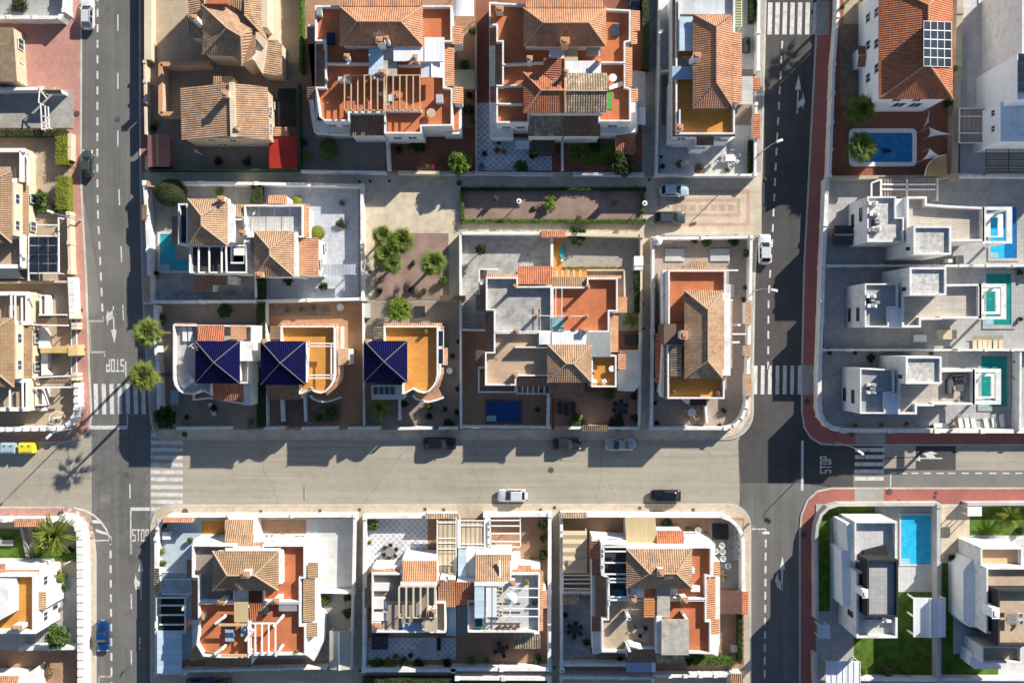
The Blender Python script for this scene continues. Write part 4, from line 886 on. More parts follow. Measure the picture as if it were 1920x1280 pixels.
# --- large central double house
fr(850, 420, 3.2)
h = build('duplex_house', 'large central double house with grey, red and tan terraces above a dark blue pool', 600, 640)
terrace(h, [(195, 318), (388, 318), (388, 372), (592, 372), (592, 648), (243, 648), (243, 517), (195, 517)], 7.3, 6.4, STAMP)
terrace(h, [(592, 376), (802, 376), (802, 322), (987, 322), (987, 524), (937, 524), (937, 648), (592, 648)], 7.3, 6.4, TERRA)
terrace(h, [(243, 648), (592, 648), (592, 912), (378, 912), (378, 968), (190, 968), (190, 766), (243, 766)], 7.25, 6.38, M('tan wood look tiles', (.50, .36, .25), var=.15, grid=(2, .3, .02), gcol=.8))
slab(h, 'wall', WHITE, (592, 648, 945, 800), 7.0); terrace(h, (828, 785, 980, 978), 7.3, 6.4, ORANGE)
slab(h, 'wall', WHITE, (577, 740, 815, 935), 8.3); hip(h, 563, 722, 830, 950, 8.4, 1.2, T_BR, 'x', .42, .42)
shed(h, 386, 252, 592, 362, 6.0, 7.1, 'N', T_RED, walls=WHITE); shed(h, 592, 318, 802, 378, 6.4, 6.9, 'N', T_SAND, name='eaves_roof'); shed(h, 200, 300, 386, 318, 6.4, 6.8, 'N', T_OR, name='eaves_roof'); shed(h, 802, 308, 1010, 328, 6.4, 6.8, 'N', T_OR, name='eaves_roof')
for a in ((136, 425, 194, 520, 'W', T_DK), (192, 528, 243, 768, 'W', T_DK), (134, 758, 190, 848, 'W', T_DK), (988, 436, 1042, 530, 'E', T_OR), (941, 535, 990, 768, 'E', T_OR), (988, 776, 1037, 870, 'E', T_OR)): shed(h, *a[:4], 6.1, 6.7, a[4], a[5], name='eaves_roof')
deckroof(h, 'roof_sheet', METALG, (800, 650, 944, 795), 7.7); deckroof(h, 'roof_sheet', METALW, (590, 648, 798, 722), 8.1); deckroof(h, 'glass_roof', glassy('teal glass', (.25, .45, .42), rough=.2), (590, 560, 664, 642), 7.4, .06)
dividers(h, [((370, 738), (590, 738)), ((515, 650), (515, 735))], 7.7, 6.4); slab(h, 'wall', WHITE, (515, 652, 590, 722), 8.0, 6.4)
beams(h, [((590, 550), (810, 552)), ((450, 548), (590, 550)), ((615, 372), (615, 560)), ((652, 372), (652, 560))], 8.6, .09, .09); chimney(h, 378, 640, 6.3, 8.9, .5, .5); chimney(h, 790, 636, 6.3, 8.8, .8, .5); chimney(h, 372, 905, 6.3, 8.0, .5, .5)
for x, y in ((690, 555), (802, 552), (502, 548), (372, 372), (808, 375)): chimney(h, x, y, 6.3, 8.6, .35, .35)
beams(h, [((155, 270), (272, 270)), ((155, 270), (155, 425))], 5.6, .2, 1, WHITE, 'balcony_wall'); slab(h, 'balcony_floor', TAUPE, (155, 270, 200, 425), 4.7, 4.5)
beams(h, [((802, 276), (1026, 276)), ((1026, 276), (1030, 440))], 5.6, .2, 1, CREAM, 'balcony_wall'); slab(h, 'balcony_floor', BEIGEFL, [(802, 278), (1026, 278), (1030, 440), (985, 440), (985, 320), (802, 320)], 4.7, 4.5)
shed(h, 380, 918, 575, 972, 5.4, 5.9, 'S', T_DK, name='porch_roof', walls=WHITE); shed(h, 578, 948, 787, 1042, 5.2, 5.9, 'S', T_DK, name='porch_roof', walls=WHITE)
beams(h, [((x, 965), (x, 1025)) for x in (382, 414, 446, 478, 512, 546)]+[((375, 1015), (578, 1018))], 4.6, .14, .16); terrace(h, (148, 858, 376, 1012), 4.3, 3.5, BROWNFL)
beams(h, [((x, 276), (x, 318)) for x in (622, 655, 690, 725, 762)], 5.6, .3, .15, CREAM)
wins(h, 190, 640, 592, 968, 7.2, 'S', [(.15, 1.3, 4.1, 1.3), (.35, 1.3, 4.1, 1.3)]); wins(h, 828, 700, 980, 978, 7.3, 'S', [(.3, 1.3, 4.1, 1.2), (.75, 1.2, 4.1, 1.2), (.5, 2, .6, 1.9)])
t = build('canopy', 'large white sheet canopy on the right side of the central double house', 1055, 880, 'canopy')
deckroof(t, 'roof_sheet', M('milky sheet', (.66, .66, .62), grid=(.9, 30, .04), gcol=.85), [(1000, 755), (1122, 755), (1122, 960), (1085, 1004), (985, 1000), (985, 880), (1000, 872)], 3.0)
posts(t, ((1008, 765), (1112, 765), (1112, 950), (995, 990)), 2.9, .12, WTRIM)
t = build('garden_box', 'white flat topped store by the alley wall of the rubble garden', 1112, 235, 'store')
slab(t, 'body', WHITE, (1088, 195, 1138, 275), 2.0); slab(t, 'lid', WTRIM, (1085, 192, 1140, 250), 2.1, 2.01)
pergola('pergola', 'dark steel frame in the shaded side yard of the central double house', 52, 545, 110, 628, 2.4, 3, 'x', GREYM, 0, .08)
# --- right middle house
fr(1190, 420, 3.048)
h = build('house', 'long brown hipped house between a red and an ochre terrace, inside the curved corner wall', 370, 620)
slab(h, 'wall', WHITE, [(160, 265), (190, 258), (190, 640), (190, 990), (160, 990), (148, 960), (165, 600)], 4.6); terrace(h, (192, 262, 522, 600), 7.3, 6.4, TERRA); terrace(h, (188, 688, 514, 998), 7.3, 6.4, ORANGE)
slab(h, 'wall', WHITE, (298, 392, 548, 866), 8.3); hip(h, 284, 380, 503, 882, 8.4, 1.4, T_BR, 'y', .22, .20, off=.56); shed(h, 503, 438, 558, 824, 7.7, 8.4, 'E', T_BR)
slab(h, 'flat_roof', M('brown membrane', (.17, .11, .085), var=.1), (168, 570, 282, 686), 7.7, 0); roof(h, [F3((203, 700, 7.4), (266, 700, 8.0), (266, 872, 8.0), (203, 872, 7.4))], T_MOT)
chimney(h, 284, 632, 7.5, 10.4, .8, 1.0, WHITE, CAPR); shed(h, 318, 214, 411, 262, 5.8, 6.6, 'N', T_SAND, walls=WHITE, name='porch_roof'); shed(h, 182, 250, 522, 264, 6.6, 7.0, 'N', T_OR, name='eaves_roof')
beams(h, [((522, 264), (592, 264)), ((508, 434), (562, 434))], 7.3, .2, .3); beams(h, [((556, 576), (606, 576)), ((556, 675), (600, 675))], 4.2, .25, .3); beams(h, [((556, 628), (636, 628))], 3.2, .2, 3.2)
shed(h, 168, 690, 190, 990, 6.4, 6.8, 'W', T_DK, name='eaves_roof'); wins(h, 188, 688, 514, 998, 7.3, 'S', [(.3, 1.4, 4, 1.2), (.7, 1.4, 4, 1.2), (.3, 1.4, .8, 1.4)])
slab(h, 'wall', WHITE, [(275, 998), (316, 998), (312, 1030)], 3.4); slab(h, 'balcony_floor', T_DK, (316, 998, 410, 1035), 3.3, 3.1)
t = build('lean_to', 'narrow red tiled lean-to along the alley wall of the long brown hipped house', 150, 800, 'lean-to')
shed(t, 118, 640, 168, 905, 2.6, 3.1, 'W', T_RED, walls=WHITE)
# --- lower left double house
fr(270, 950, 3.878)
h = build('duplex_house', 'lower left double house with sand tiled hip, rust terraces and white slatted pergola', 760, 600)
slab(h, 'wall', WHITE, [(355, 240), (600, 245), (600, 310), (960, 310), (975, 240), (1230, 240), (1235, 350), (1280, 350), (1280, 560), (1255, 600), (1255, 780), (1290, 830), (1285, 1010), (1235, 1120), (1170, 1070), (350, 1060), (355, 300)], 4.4)
terrace(h, [(348, 276), (660, 276), (660, 692), (392, 692), (392, 512), (348, 512)], 7.3, 6.4, TAUPE); terrace(h, [(860, 276), (1170, 276), (1170, 520), (1137, 520), (1137, 694), (860, 694)], 7.3, 6.4, TERRA)
terrace(h, [(392, 694), (762, 694), (762, 1096), (560, 1096), (430, 1085), (380, 1000), (392, 900)], 7.25, 6.38, TERRA); terrace(h, [(762, 694), (1137, 694), (1137, 858), (1175, 858), (1175, 1075), (762, 1080)], 7.2, 6.36, TERRA)
slab(h, 'wall', WHITE, (515, 335, 960, 595), 8.7); hip(h, 498, 320, 978, 608, 8.8, 1.5, T_SAND, 'x', .27, .32, off=.55)
shed(h, 588, 92, 795, 304, 4.4, 6.4, 'N', T_BR, walls=WHITE); shed(h, 795, 258, 985, 304, 5.6, 6.3, 'N', T_BR, name='eaves_roof'); pergola('', '', 795, 200, 985, 258, 5.4, 6, 'y', WHITE, 0, .3, par=h, posts=False)
slab(h, 'wall', WHITE, (590, 300, 990, 322), 7.4); slab(h, 'wall', WHITE, (978, 320, 1002, 560), 8.0)
for a in ((1190, 405, 1266, 516), (1157, 522, 1242, 832), (1186, 842, 1260, 942)): shed(h, *a, 6.1, 6.7, 'E', T_SAND, name='eaves_roof', walls=WHITE, z0=2)
for a in ((310, 385, 350, 510), (345, 535, 390, 820), (305, 825, 345, 900)): shed(h, *a, 5.9, 6.5, 'W', T_DK, name='eaves_roof')
deckroof(h, 'roof_sheet', METALB, (655, 690, 757, 836), 8.0); shed(h, 765, 705, 862, 832, 7.2, 7.8, 'S', T_RED); slab(h, 'wall', WHITE, (655, 610, 860, 690), 7.0); slab(h, 'flat_roof', T_RED, (762, 612, 860, 690), 7.35, 7.0)
chimney(h, 738, 492, 9, 11.8, .9, .7, WHITE, CAPR); chimney(h, 560, 695, 6.3, 9.2, .8, .5); chimney(h, 960, 685, 6.3, 9.2, .7, .6); chimney(h, 425, 800, 6.3, 7.9, .3, .6)
beams(h, [((515, 850), (575, 805)), ((512, 1070), (570, 1030)), ((940, 870), (995, 810)), ((955, 1085), (990, 1030)), ((735, 975), (770, 920))], 8.5, .35, 2, WHITE, 'raking_wall'); beams(h, [((540, 858), (745, 858)), ((560, 1080), (745, 1080))], 8.5, .3, .3, WOODV)
roof(h, [F3((318, 1075, 6.0), (385, 990, 6.9), (430, 1050, 7.0), (340, 1120, 6.0)), F3((430, 1050, 7.0), (500, 1060, 7.0), (498, 1090, 6.4), (340, 1120, 6.0))], T_SAND, name='eaves_roof')
shed(h, 440, 1098, 780, 1160, 5.2, 5.9, 'S', T_DK, name='porch_roof', walls=WHITE); wins(h, 348, 276, 1170, 1080, 7.3, 'N', [(.1, 1.2, 4, 1.1), (.85, 1.2, 4, 1.1)])
wins(h, 355, 240, 600, 1060, 4.4, 'N', [(.5, 1.2, 1, 1.2)]); wins(h, 975, 240, 1230, 1060, 4.4, 'N', [(.5, 1.6, 1.6, 1.0)])
wins(h, 350, 300, 1170, 1060, 4.4, 'S', [(.15, 1.4, .9, 1.9), (.8, 1.4, .9, 1.9)]); pergola('pergola', 'white slatted pergola on the lower terrace of the lower left double house', 760, 848, 955, 1065, 8.4, 5, 'y', WTRIM, 6.4, .2, bar=.2)
t = build('carport', 'pale blue ribbed carport roof along the lower left road wall', 185, 1060, 'carport'); deckroof(t, 'roof_sheet', BLUESH, (95, 898, 275, 1208), 2.8); posts(t, ((103, 910), (268, 910), (103, 1195), (268, 1195)), 2.8)
t = build('canopy', 'glazed white framed canopy in the pale blue courtyard', 235, 560, 'canopy'); deckroof(t, 'glass_roof', glassy('grey glass', (.42, .48, .50), rough=.25), (128, 475, 338, 632), 2.9, .05); posts(t, ((130, 480), (332, 480), (130, 625), (332, 625)), 2.8); beams(t, [((128, 526), (338, 526)), ((128, 475), (338, 475)), ((128, 632), (338, 632))], 3.0, .12, .1)
t = build('pergola', 'white beam frame over the black pit beside the lower left road', 200, 780, 'pergola'); beams(t, [((95, 660), (300, 660)), ((110, 716), (295, 716)), ((110, 785), (295, 785)), ((110, 855), (295, 855)), ((92, 905), (300, 912)), ((298, 660), (298, 912)), ((92, 660), (92, 905))], 2.7, .2, .18); posts(t, ((95, 665), (298, 665), (95, 905), (298, 910)), 2.6); slab(t, 'floor', DARK, (105, 665, 295, 900), .45)
t = build('carport', 'ridged tan and grey carport roof beside the rubble yard', 1420, 1040, 'carport'); gable(t, 1348, 900, 1496, 1180, 2.9, .35, 'y', M('tan sheet', (.46, .43, .37), var=.1), WTRIM); posts(t, ((1358, 910), (1486, 910), (1358, 1170), (1486, 1170)), 2.8)
# --- lower middle pair
fr(660, 950, 3.88)
h = build('duplex_house', 'lower middle double house joined by a narrow orange and dark red tiled centre', 760, 700)
slab(h, 'wall', WHITE, [(150, 430), (350, 430), (370, 360), (615, 360), (615, 910), (145, 910)], 4.6); slab(h, 'wall', WHITE, [(900, 320), (1160, 320), (1165, 370), (1225, 370), (1225, 430), (1370, 430), (1365, 910), (890, 910)], 4.6)
terrace(h, [(143, 482), (368, 482), (368, 560), (615, 560), (615, 690), (682, 690), (682, 915), (143, 912)], 7.3, 6.4, TAUPE); terrace(h, [(890, 545), (1148, 545), (1148, 482), (1366, 482), (1366, 912), (840, 912), (840, 680), (890, 680)], 7.3, 6.4, LGREYFL)
shed(h, 365, 392, 617, 548, 6.9, 8.2, 'N', T_OR, walls=WHITE); slab(h, 'wall', WHITE, (352, 546, 617, 572), 8.3)
shed(h, 898, 392, 1152, 548, 6.9, 8.2, 'N', T_BR, walls=WHITE); shed(h, 895, 345, 1162, 392, 5.8, 6.4, 'N', T_SAND, walls=WHITE, name='eaves_roof'); beams(h, [((1076, 392), (1078, 545))], 7.9, .25, .4); slab(h, 'wall', WHITE, (890, 546, 1155, 575), 8.3)
shed(h, 628, 530, 752, 726, 6.6, 7.6, 'S', T_OR, walls=WHITE); shed(h, 754, 546, 892, 715, 6.6, 7.6, 'S', T_RED, walls=WHITE)
deckroof(h, 'roof_sheet', STEELB, (684, 722, 757, 935), 4.6); deckroof(h, 'roof_sheet', M('slate green sheet', (.13, .19, .21), grid=(.7, 30, .04)), (762, 718, 838, 935), 4.6)
deckroof(h, 'roof_sheet', BLUESH, (772, 308, 832, 536), 5.0); slab(h, 'wall', WHITE, (832, 305, 896, 535), 4.7)
deckroof(h, 'roof_sheet', BLUESH, (892, 578, 962, 808), 8.2); deckroof(h, 'roof_sheet', METALW, (975, 585, 1015, 800), 8.2); deckroof(h, 'roof_sheet', METALW, (1022, 585, 1058, 800), 8.2)
deckroof(h, 'roof_sheet', M('tan membrane', (.48, .40, .30)), [(528, 830), (560, 800), (622, 800), (622, 905), (528, 905)], 8.2)
shed(h, 140, 452, 350, 482, 6.2, 6.8, 'N', T_OR, name='eaves_roof'); shed(h, 1165, 452, 1375, 482, 6.2, 6.8, 'N', T_OR, name='eaves_roof'); shed(h, 1205, 425, 1305, 455, 5.6, 6.2, 'N', T_OR, name='eaves_roof'); shed(h, 1368, 610, 1420, 735, 6.0, 6.7, 'E', T_OR, name='eaves_roof', walls=WHITE)
shed(h, 1368, 465, 1392, 605, 6.3, 6.7, 'E', T_OR, name='eaves_roof'); shed(h, 1368, 735, 1390, 900, 6.3, 6.7, 'E', T_OR, name='eaves_roof'); shed(h, 92, 590, 140, 730, 6.0, 6.6, 'W', T_DK, name='eaves_roof'); shed(h, 108, 475, 142, 590, 6.2, 6.6, 'W', T_DK, name='eaves_roof')
shed(h, 850, 914, 1180, 946, 5.6, 6.0, 'S', T_DK, name='eaves_roof'); shed(h, 1172, 925, 1370, 1030, 2.9, 3.5, 'S', T_MOT, name='porch_roof', walls=WHITE)
chimney(h, 565, 770, 6.4, 9.2, .7, .7); chimney(h, 595, 760, 6.4, 9.6, .5, .5); chimney(h, 180, 865, 6.4, 7.9, .9, .7, WHITE, CAPR); chimney(h, 1168, 555, 6.4, 8.8, .6, .6)
wins(h, 143, 482, 368, 912, 7.3, 'N', [(.5, 1.3, 4.0, 1.1)]); wins(h, 1148, 482, 1366, 912, 7.3, 'N', [(.4, 1.3, 4.8, 1.0)]); wins(h, 143, 482, 682, 915, 7.3, 'S', [(.2, 1.3, 4.8, 1.1), (.6, 1.3, 4.8, 1.1)]); wins(h, 145, 482, 615, 910, 4.6, 'S', [(.25, 1.4, .9, 1.9), (.65, 1.4, .9, 1.9)]); wins(h, 890, 482, 1365, 910, 4.6, 'S', [(.3, 1.4, .9, 1.9), (.7, 1.4, .9, 1.9)])
dividers(h, [((610, 690), (612, 912)), ((845, 690), (846, 905))], 7.4, 6.4)
beams(h, [((1155, 592), (1362, 592)), ((1110, 655), (1362, 657)), ((1105, 738), (1362, 740)), ((1100, 796), (1362, 797)), ((1155, 592), (1150, 800))], 8.3, .13, .13)
pergola('pergola', 'seven bar sand coloured pergola on the left terrace of the lower middle double house', 342, 582, 603, 808, 8.6, 6, 'y', M('sand timber', (.60, .52, .38)), 6.4, .24)
pergola('pergola', 'sand timber ladder pergola with white blinds on the lower middle double house', 1065, 582, 1095, 805, 8.4, 9, 'x', M('sand timber', (.6, .52, .38)), 6.4, .08)
t = build('pergola', 'long beige roofed pergola running down from the street between the lower middle houses', 685, 300, 'pergola')
for y in (100, 240, 312, 425): deckroof(t, 'roof_sheet', M('beige pergola sheet', (.60, .50, .34), grid=(.65, 30, .12), gcol=.5), (625, y, 752, y+{100: 132, 240: 66, 312: 106, 425: 80}[y]), 3.0, .08)
beams(t, [((620, y), (757, y)) for y in (115, 228, 262, 306, 420)], 3.15, .12, .12); beams(t, [((620, 95), (620, 510)), ((757, 95), (757, 510))], 3.1, .16, .2); posts(t, ((622, 100), (622, 505), (755, 100), (755, 505)), 2.9)
t = build('pergola', 'square beige roofed white pergola by the street wall, lower middle', 875, 200, 'pergola')
deckroof(t, 'roof_sheet', MC['beige pergola sheet'], (785, 95, 965, 295), 3.0, .08); beams(t, [((772, 92), (772, 300)), ((785, 92), (785, 300)), ((965, 92), (965, 300))], 3.2, .2, .25); beams(t, [((790, 135), (965, 135)), ((790, 270), (965, 270)), ((785, 295), (965, 295)), ((785, 100), (965, 100))], 3.15, .13, .12); posts(t, ((780, 98), (965, 98), (780, 295), (965, 295)), 2.9)
t = build('pergola', 'open white framed pergola over a terracotta patio by the street', 1110, 195, 'pergola')
beams(t, [((1005, 98), (1225, 98)), ((1005, 138), (1222, 138)), ((1005, 193), (1222, 193)), ((1005, 250), (1222, 252)), ((1005, 292), (1228, 292)), ((1005, 95), (1008, 295)), ((1224, 95), (1226, 295))], 3.1, .16, .16); posts(t, ((1006, 98), (1224, 98), (1006, 292), (1225, 292)), 3.0)
slab(t, 'wall', WHITE, (970, 85, 1003, 300), 2.6)
# --- lower right pair
fr(1030, 940, 3.766)
h = build('duplex_house', 'lower right double house with brown hip, grey concrete slab roof and red terrace', 760, 600)
slab(h, 'wall', WHITE, [(300, 245), (550, 262), (550, 330), (950, 330), (960, 248), (1080, 248), (1170, 300), (1170, 420), (1205, 420), (1205, 1000), (1190, 1090), (1140, 1070), (745, 1075), (370, 1065), (310, 1080), (305, 920), (300, 400)], 4.4)
terrace(h, [(365, 292), (560, 300), (560, 690), (412, 690), (412, 540), (368, 520)], 7.3, 6.4, SLATE); terrace(h, [(985, 318), (1148, 318), (1148, 528), (1110, 528), (1110, 692), (850, 692), (850, 600), (985, 600)], 7.3, 6.4, TERRA)
terrace(h, [(412, 690), (757, 690), (757, 1040), (550, 1040), (550, 1062), (370, 1062), (370, 825), (412, 825)], 7.25, 6.4, BEIGEFL); terrace(h, [(757, 692), (1110, 692), (1110, 838), (1142, 838), (1142, 1075), (757, 1065)], 7.2, 6.38, TERRA)
slab(h, 'wall', WHITE, (560, 348, 990, 596), 8.7); hip(h, 543, 334, 1008, 612, 8.8, 1.5, T_BR, 'x', .33, .27, off=.56)
deckroof(h, 'roof_sheet', METALB, [(535, 110), (748, 110), (765, 318), (545, 318)], 4.8); slab(h, 'wall', WHITE, (548, 130, 745, 320), 4.6); shed(h, 758, 205, 950, 318, 4.6, 5.6, 'N', T_RED, walls=WHITE); slab(h, 'wall', WHITE, (545, 318, 985, 338), 7.4)
slab(h, 'concrete_roof', CONC, (792, 832, 986, 1082), 8.9, 8.6); posts_ = ((800, 845), (978, 845), (800, 1070), (978, 1070)); slab(h, 'wall', WHITE, (757, 810, 792, 1070), 8.3, 6.3)
slab(h, 'concrete_roof', CONC, (762, 612, 852, 816), 8.0, 6.4); slab(h, 'wall', WHITE, (570, 612, 760, 680), 7.2); shed(h, 674, 612, 745, 672, 7.3, 7.6, 'S', T_RED)
for x, y in posts_: q = P(x, y, 8.6); m = MB(); m.box((q.x, q.y, 6.3), .3, .3, 2.3); m.build('column', WHITE, h)
pergola('', '', 668, 690, 742, 810, 7.9, 8, 'x', M('orange slats', (.6, .25, .10)), 6.4, .22, par=h)
for a in ((325, 520, 400, 808, 5.4, 6.2, 'W', T_DK), (300, 400, 362, 520, 5.0, 5.4, 'W', T_DK), (286, 280, 362, 405, 5.2, 5.8, 'W', T_RED), (300, 812, 368, 915, 5.2, 5.8, 'W', T_DK), (1160, 425, 1206, 526, 6.1, 6.7, 'E', T_OR), (1112, 532, 1173, 842, 6.1, 6.8, 'E', T_OR), (1142, 830, 1202, 936, 6.1, 6.7, 'E', T_OR)): shed(h, *a, name='eaves_roof')
shed(h, 550, 1040, 747, 1130, 5.0, 5.8, 'S', T_DK, name='porch_roof', walls=WHITE); shed(h, 757, 1082, 950, 1140, 4.6, 5.2, 'S', T_MOT, name='porch_roof')
beams(h, [((545, 825), (575, 830)), ((545, 788), (572, 832)), ((945, 792), (975, 835)), ((550, 1010), (570, 1060)), ((560, 1012), (650, 1030))], 8.4, .35, 1.9, WHITE, 'raking_wall'); beams(h, [((385, y), (548, y)) for y in (320, 352, 432, 512)]+[((415, y), (552, y)) for y in (545, 568, 672, 695)]+[((556, 610), (556, 700)), ((385, 300), (385, 520)), ((420, 540), (424, 735))], 7.9, .18, .18)
chimney(h, 788, 500, 9, 11.4, .7, .8, WHITE, CAPR); chimney(h, 590, 690, 6.4, 8.8, .8, .7); chimney(h, 955, 695, 6.4, 8.8, .8, .6); m = MB(); m.ext(pts((440, 622, 525, 662), 6.9), 6.4); m.build('hot_tub_cover', M('teal cover', (.02, .12, .14)), h)
wins(h, 960, 248, 1080, 1000, 4.4, 'N', [(.5, 1.8, 1.6, .9)]); wins(h, 365, 292, 560, 900, 7.3, 'N', [(.5, 1.2, 4.2, 1)])
t = build('awning', 'striped sand fabric awning over the car space of the lower right double house', 180, 350, 'awning')
m = MB()
for i in range(5): y0, y1 = 205+i*60, 265+i*60; m.face(F3((95, y0, 2.75), (265, y0, 2.75), (265, (y0+y1)/2, 2.92), (95, (y0+y1)/2, 2.92))); m.face(F3((95, (y0+y1)/2, 2.92), (265, (y0+y1)/2, 2.92), (265, y1, 2.75), (95, y1, 2.75)))
m.build('cover', FABRIC, t); posts(t, ((98, 210), (262, 210), (98, 500), (262, 500)), 2.7)
t = build('pergola', 'white beam frame over the shaded side yard under the sand awning', 210, 575, 'pergola'); beams(t, [((100, 520), (325, 520)), ((105, 548), (322, 548)), ((105, 578), (322, 578)), ((100, 612), (322, 616)), ((95, 640), (325, 640)), ((98, 520), (98, 640)), ((324, 520), (324, 640))], 2.8, .14, .14); posts(t, ((100, 522), (322, 522), (100, 638), (322, 638)), 2.7)
t = build('lean_to', 'rusty brown corrugated lean-to by the right garden wall of the lower right double house', 1260, 710, 'lean-to'); deckroof(t, 'roof_sheet', M('brown corrugated sheet', (.17, .085, .07), grid=(.2, 2.2, .03), gcol=.5), (1175, 630, 1362, 792), 2.8); posts(t, ((1182, 638), (1352, 638), (1182, 784), (1352, 784)), 2.7, .1, WOODD)
t = build('lean_to', 'pale blue sheet lean-to at the bottom alley under a dark tiled porch', 645, 1165, 'lean-to'); deckroof(t, 'roof_sheet', STEELB, (545, 1134, 722, 1202), 2.6); deckroof(t, 'edge_sheet', METALW, (722, 1134, 750, 1202), 2.6); posts(t, ((550, 1195), (740, 1195)), 2.5)
t = build('lean_to', 'small mottled tiled lean-to against the left wall of the lower right plot', 150, 690, 'lean-to'); shed(t, 93, 652, 208, 726, 2.5, 3.0, 'S', T_MOT, walls=WHITE)
# --- left edge houses
fr(0, 240, 4)
h = build('house', 'cream house with sand tiled roof at the left edge, behind clipped hedges', 40, 500)
terrace(h, (-330, 155, 190, 405), 3.2, 2.3, BEIGEFL, CREAM, cap=WTRIM, t=.5); terrace(h, (-330, 805, 190, 1050), 3.2, 2.3, BEIGEFL, CREAM, cap=WTRIM, t=.5); slab(h, 'wall', CREAM, (-330, 405, 105, 805), 5.4)
hip(h, -330, 325, 88, 862, 5.6, 1.6, T_SAND, 'y', .25, .4); shed(h, 125, 405, 212, 810, 2.7, 3.4, 'E', T_SAND, walls=CREAM)
wins(h, -330, 405, 105, 805, 5.4, 'E', [(.2, 1.4, 3.9, 1.1), (.7, 1.4, 3.9, 1.1)]); wins(h, 125, 405, 212, 810, 3.0, 'E', [(.2, 1.4, .8, 1.5), (.72, 1.4, .8, 1.5)])
beams(h, [((-20, 175), (190, 175)), ((150, 170), (150, 400)), ((150, 810), (155, 1040)), ((200, 195), (275, 218)), ((205, 195), (207, 430))], 3.6, .2, .25, WTRIM)
t = build('pergola', 'white carport frame roofed with dark solar panels behind the left hedge', 330, 950, 'pergola')
for i in range(3):
    for j in range(4): slab(t, 'solar_panel', PVGL, (222+i*70, 816+j*67, 288+i*70, 879+j*67), 3.0, 2.95)
beams(t, [((215, 810), (440, 810)), ((215, 945), (440, 945)), ((215, 1088), (440, 1088)), ((215, 805), (212, 1145)), ((287, 810), (287, 1090)), ((437, 670), (440, 1095)), ((280, 725), (435, 728)), ((437, 672), (478, 680))], 2.95, .16, .18); posts(t, ((217, 815), (436, 675), (438, 1088), (213, 1140)), 2.8)
t = build('awning', 'grey green shade sail at the left edge below the cream house', 80, 1095, 'awning')
m = MB(); m.face(F3((-200, 1050, 2.8), (135, 1055, 2.9), (170, 1130, 2.2), (-200, 1128, 2.4))); m.build('cover', M('grey green canvas', (.38, .40, .35)), t); posts(t, ((133, 1058), (168, 1126)), 2.3)
fr(0, 520, 4)
h = build('house', 'cream house with balustraded stair walls and a spiral stair, left edge above the street', 40, 560)
terrace(h, (-330, 108, 220, 355), 3.4, 2.5, BEIGEFL, CREAM, cap=WTRIM, t=.5); terrace(h, (-330, 760, 222, 1000), 3.4, 2.5, BEIGEFL, CREAM, cap=WTRIM, t=.5); slab(h, 'wall', CREAM, (-330, 355, 120, 760), 5.4)
hip(h, -330, 300, 105, 822, 5.6, 1.6, T_SAND, 'y', .3, .42); shed(h, 152, 362, 240, 757, 2.8, 3.5, 'E', T_SAND, walls=CREAM)
wins(h, -330, 355, 120, 760, 5.4, 'E', [(.25, 1.4, 3.9, 1.1), (.75, 1.4, 3.9, 1.1)]); wins(h, 152, 362, 240, 757, 3.1, 'E', [(.22, 1.4, .8, 1.5), (.76, 1.4, .8, 1.5)])
for a in ((295, 130, 345, 288), (262, 825, 325, 962)): terrace(h, a, 2.2, 1.7, BEIGEFL, t=.2)
slab(h, 'wall', WHITE, [(290, 375), (330, 375), (372, 470), (372, 530), (330, 530), (290, 530)], 1.3); slab(h, 'wall', WHITE, [(310, 565), (360, 565), (360, 640), (345, 690), (375, 730), (310, 735)], 1.3)
beams(h, [((225, 140), (298, 128)), ((160, 150), (162, 345)), ((80, 105), (82, 300)), ((110, 110), (112, 345)), ((165, 780), (168, 985)), ((-60, 125), (80, 125)), ((70, 830), (70, 985))], 3.9, .18, .25, WTRIM); slab(h, 'wall', WHITE, (225, 975, 330, 1000), 1.6)
t = build('pergola', 'small dark slatted pergola between two white stair walls, upper, left edge', 400, 325, 'pergola'); pergola('', '', 300, 290, 500, 355, 2.6, 22, 'y', WOODD, 0, .06, par=t); beams(t, [((290, 280), (500, 280)), ((240, 355), (510, 360))], 2.8, .2, .25)
t = build('pergola', 'small dark slatted pergola above the curved corner terrace, lower, left edge', 390, 760, 'pergola'); pergola('', '', 270, 750, 510, 790, 2.6, 24, 'y', WOODD, 0, .06, par=t); beams(t, [((230, 750), (525, 738)), ((255, 825), (525, 822))], 2.8, .2, .25)
t = build('wall_beam', 'ochre yellow wall dividing the two driveways at the left edge', 405, 550, 'wall'); m = MB(); m.beam(P(302, 548, 2.4), P(510, 548, 2.4), .7, 2.4); m.build('wall_panel', M('ochre stucco', (.62, .42, .16)), t); m = MB(); m.beam(P(510, 548, 2.5), P(580, 545, 2.5), 1.5, 2.5); m.build('pier', M('yellow stucco', (.72, .52, .25)), t)
fr(0, 0, 5.12)
h = build('outbuilding', 'flat brown concrete outbuilding at the left edge of the pink yard', 50, 520, 'outbuilding')
slab(h, 'wall', BEIGE, [(-300, 265), (120, 265), (155, 775), (-300, 775)], 3.4); slab(h, 'roof', M('stained brown concrete', (.27, .20, .13), var=.3, s1=.8, grid=(30, 2.6, .03), gcol=.6, stain=.3), [(-300, 262), (124, 262), (160, 780), (-300, 780)], 3.52, 3.4); wins(h, -300, 262, 140, 775, 3.4, 'E', [(.3, 1.6, .9, 1.5), (.75, 1.6, .9, 1.5)])
t = build('gate_house', 'small tiled gate shelter beside the pink pavement at the left edge', 510, 880, 'gate shelter'); gable(t, 428, 838, 592, 900, 2.6, .35, 'x', T_MOT, CAPM, WHITE)
fr(0, 1020, 4.923)
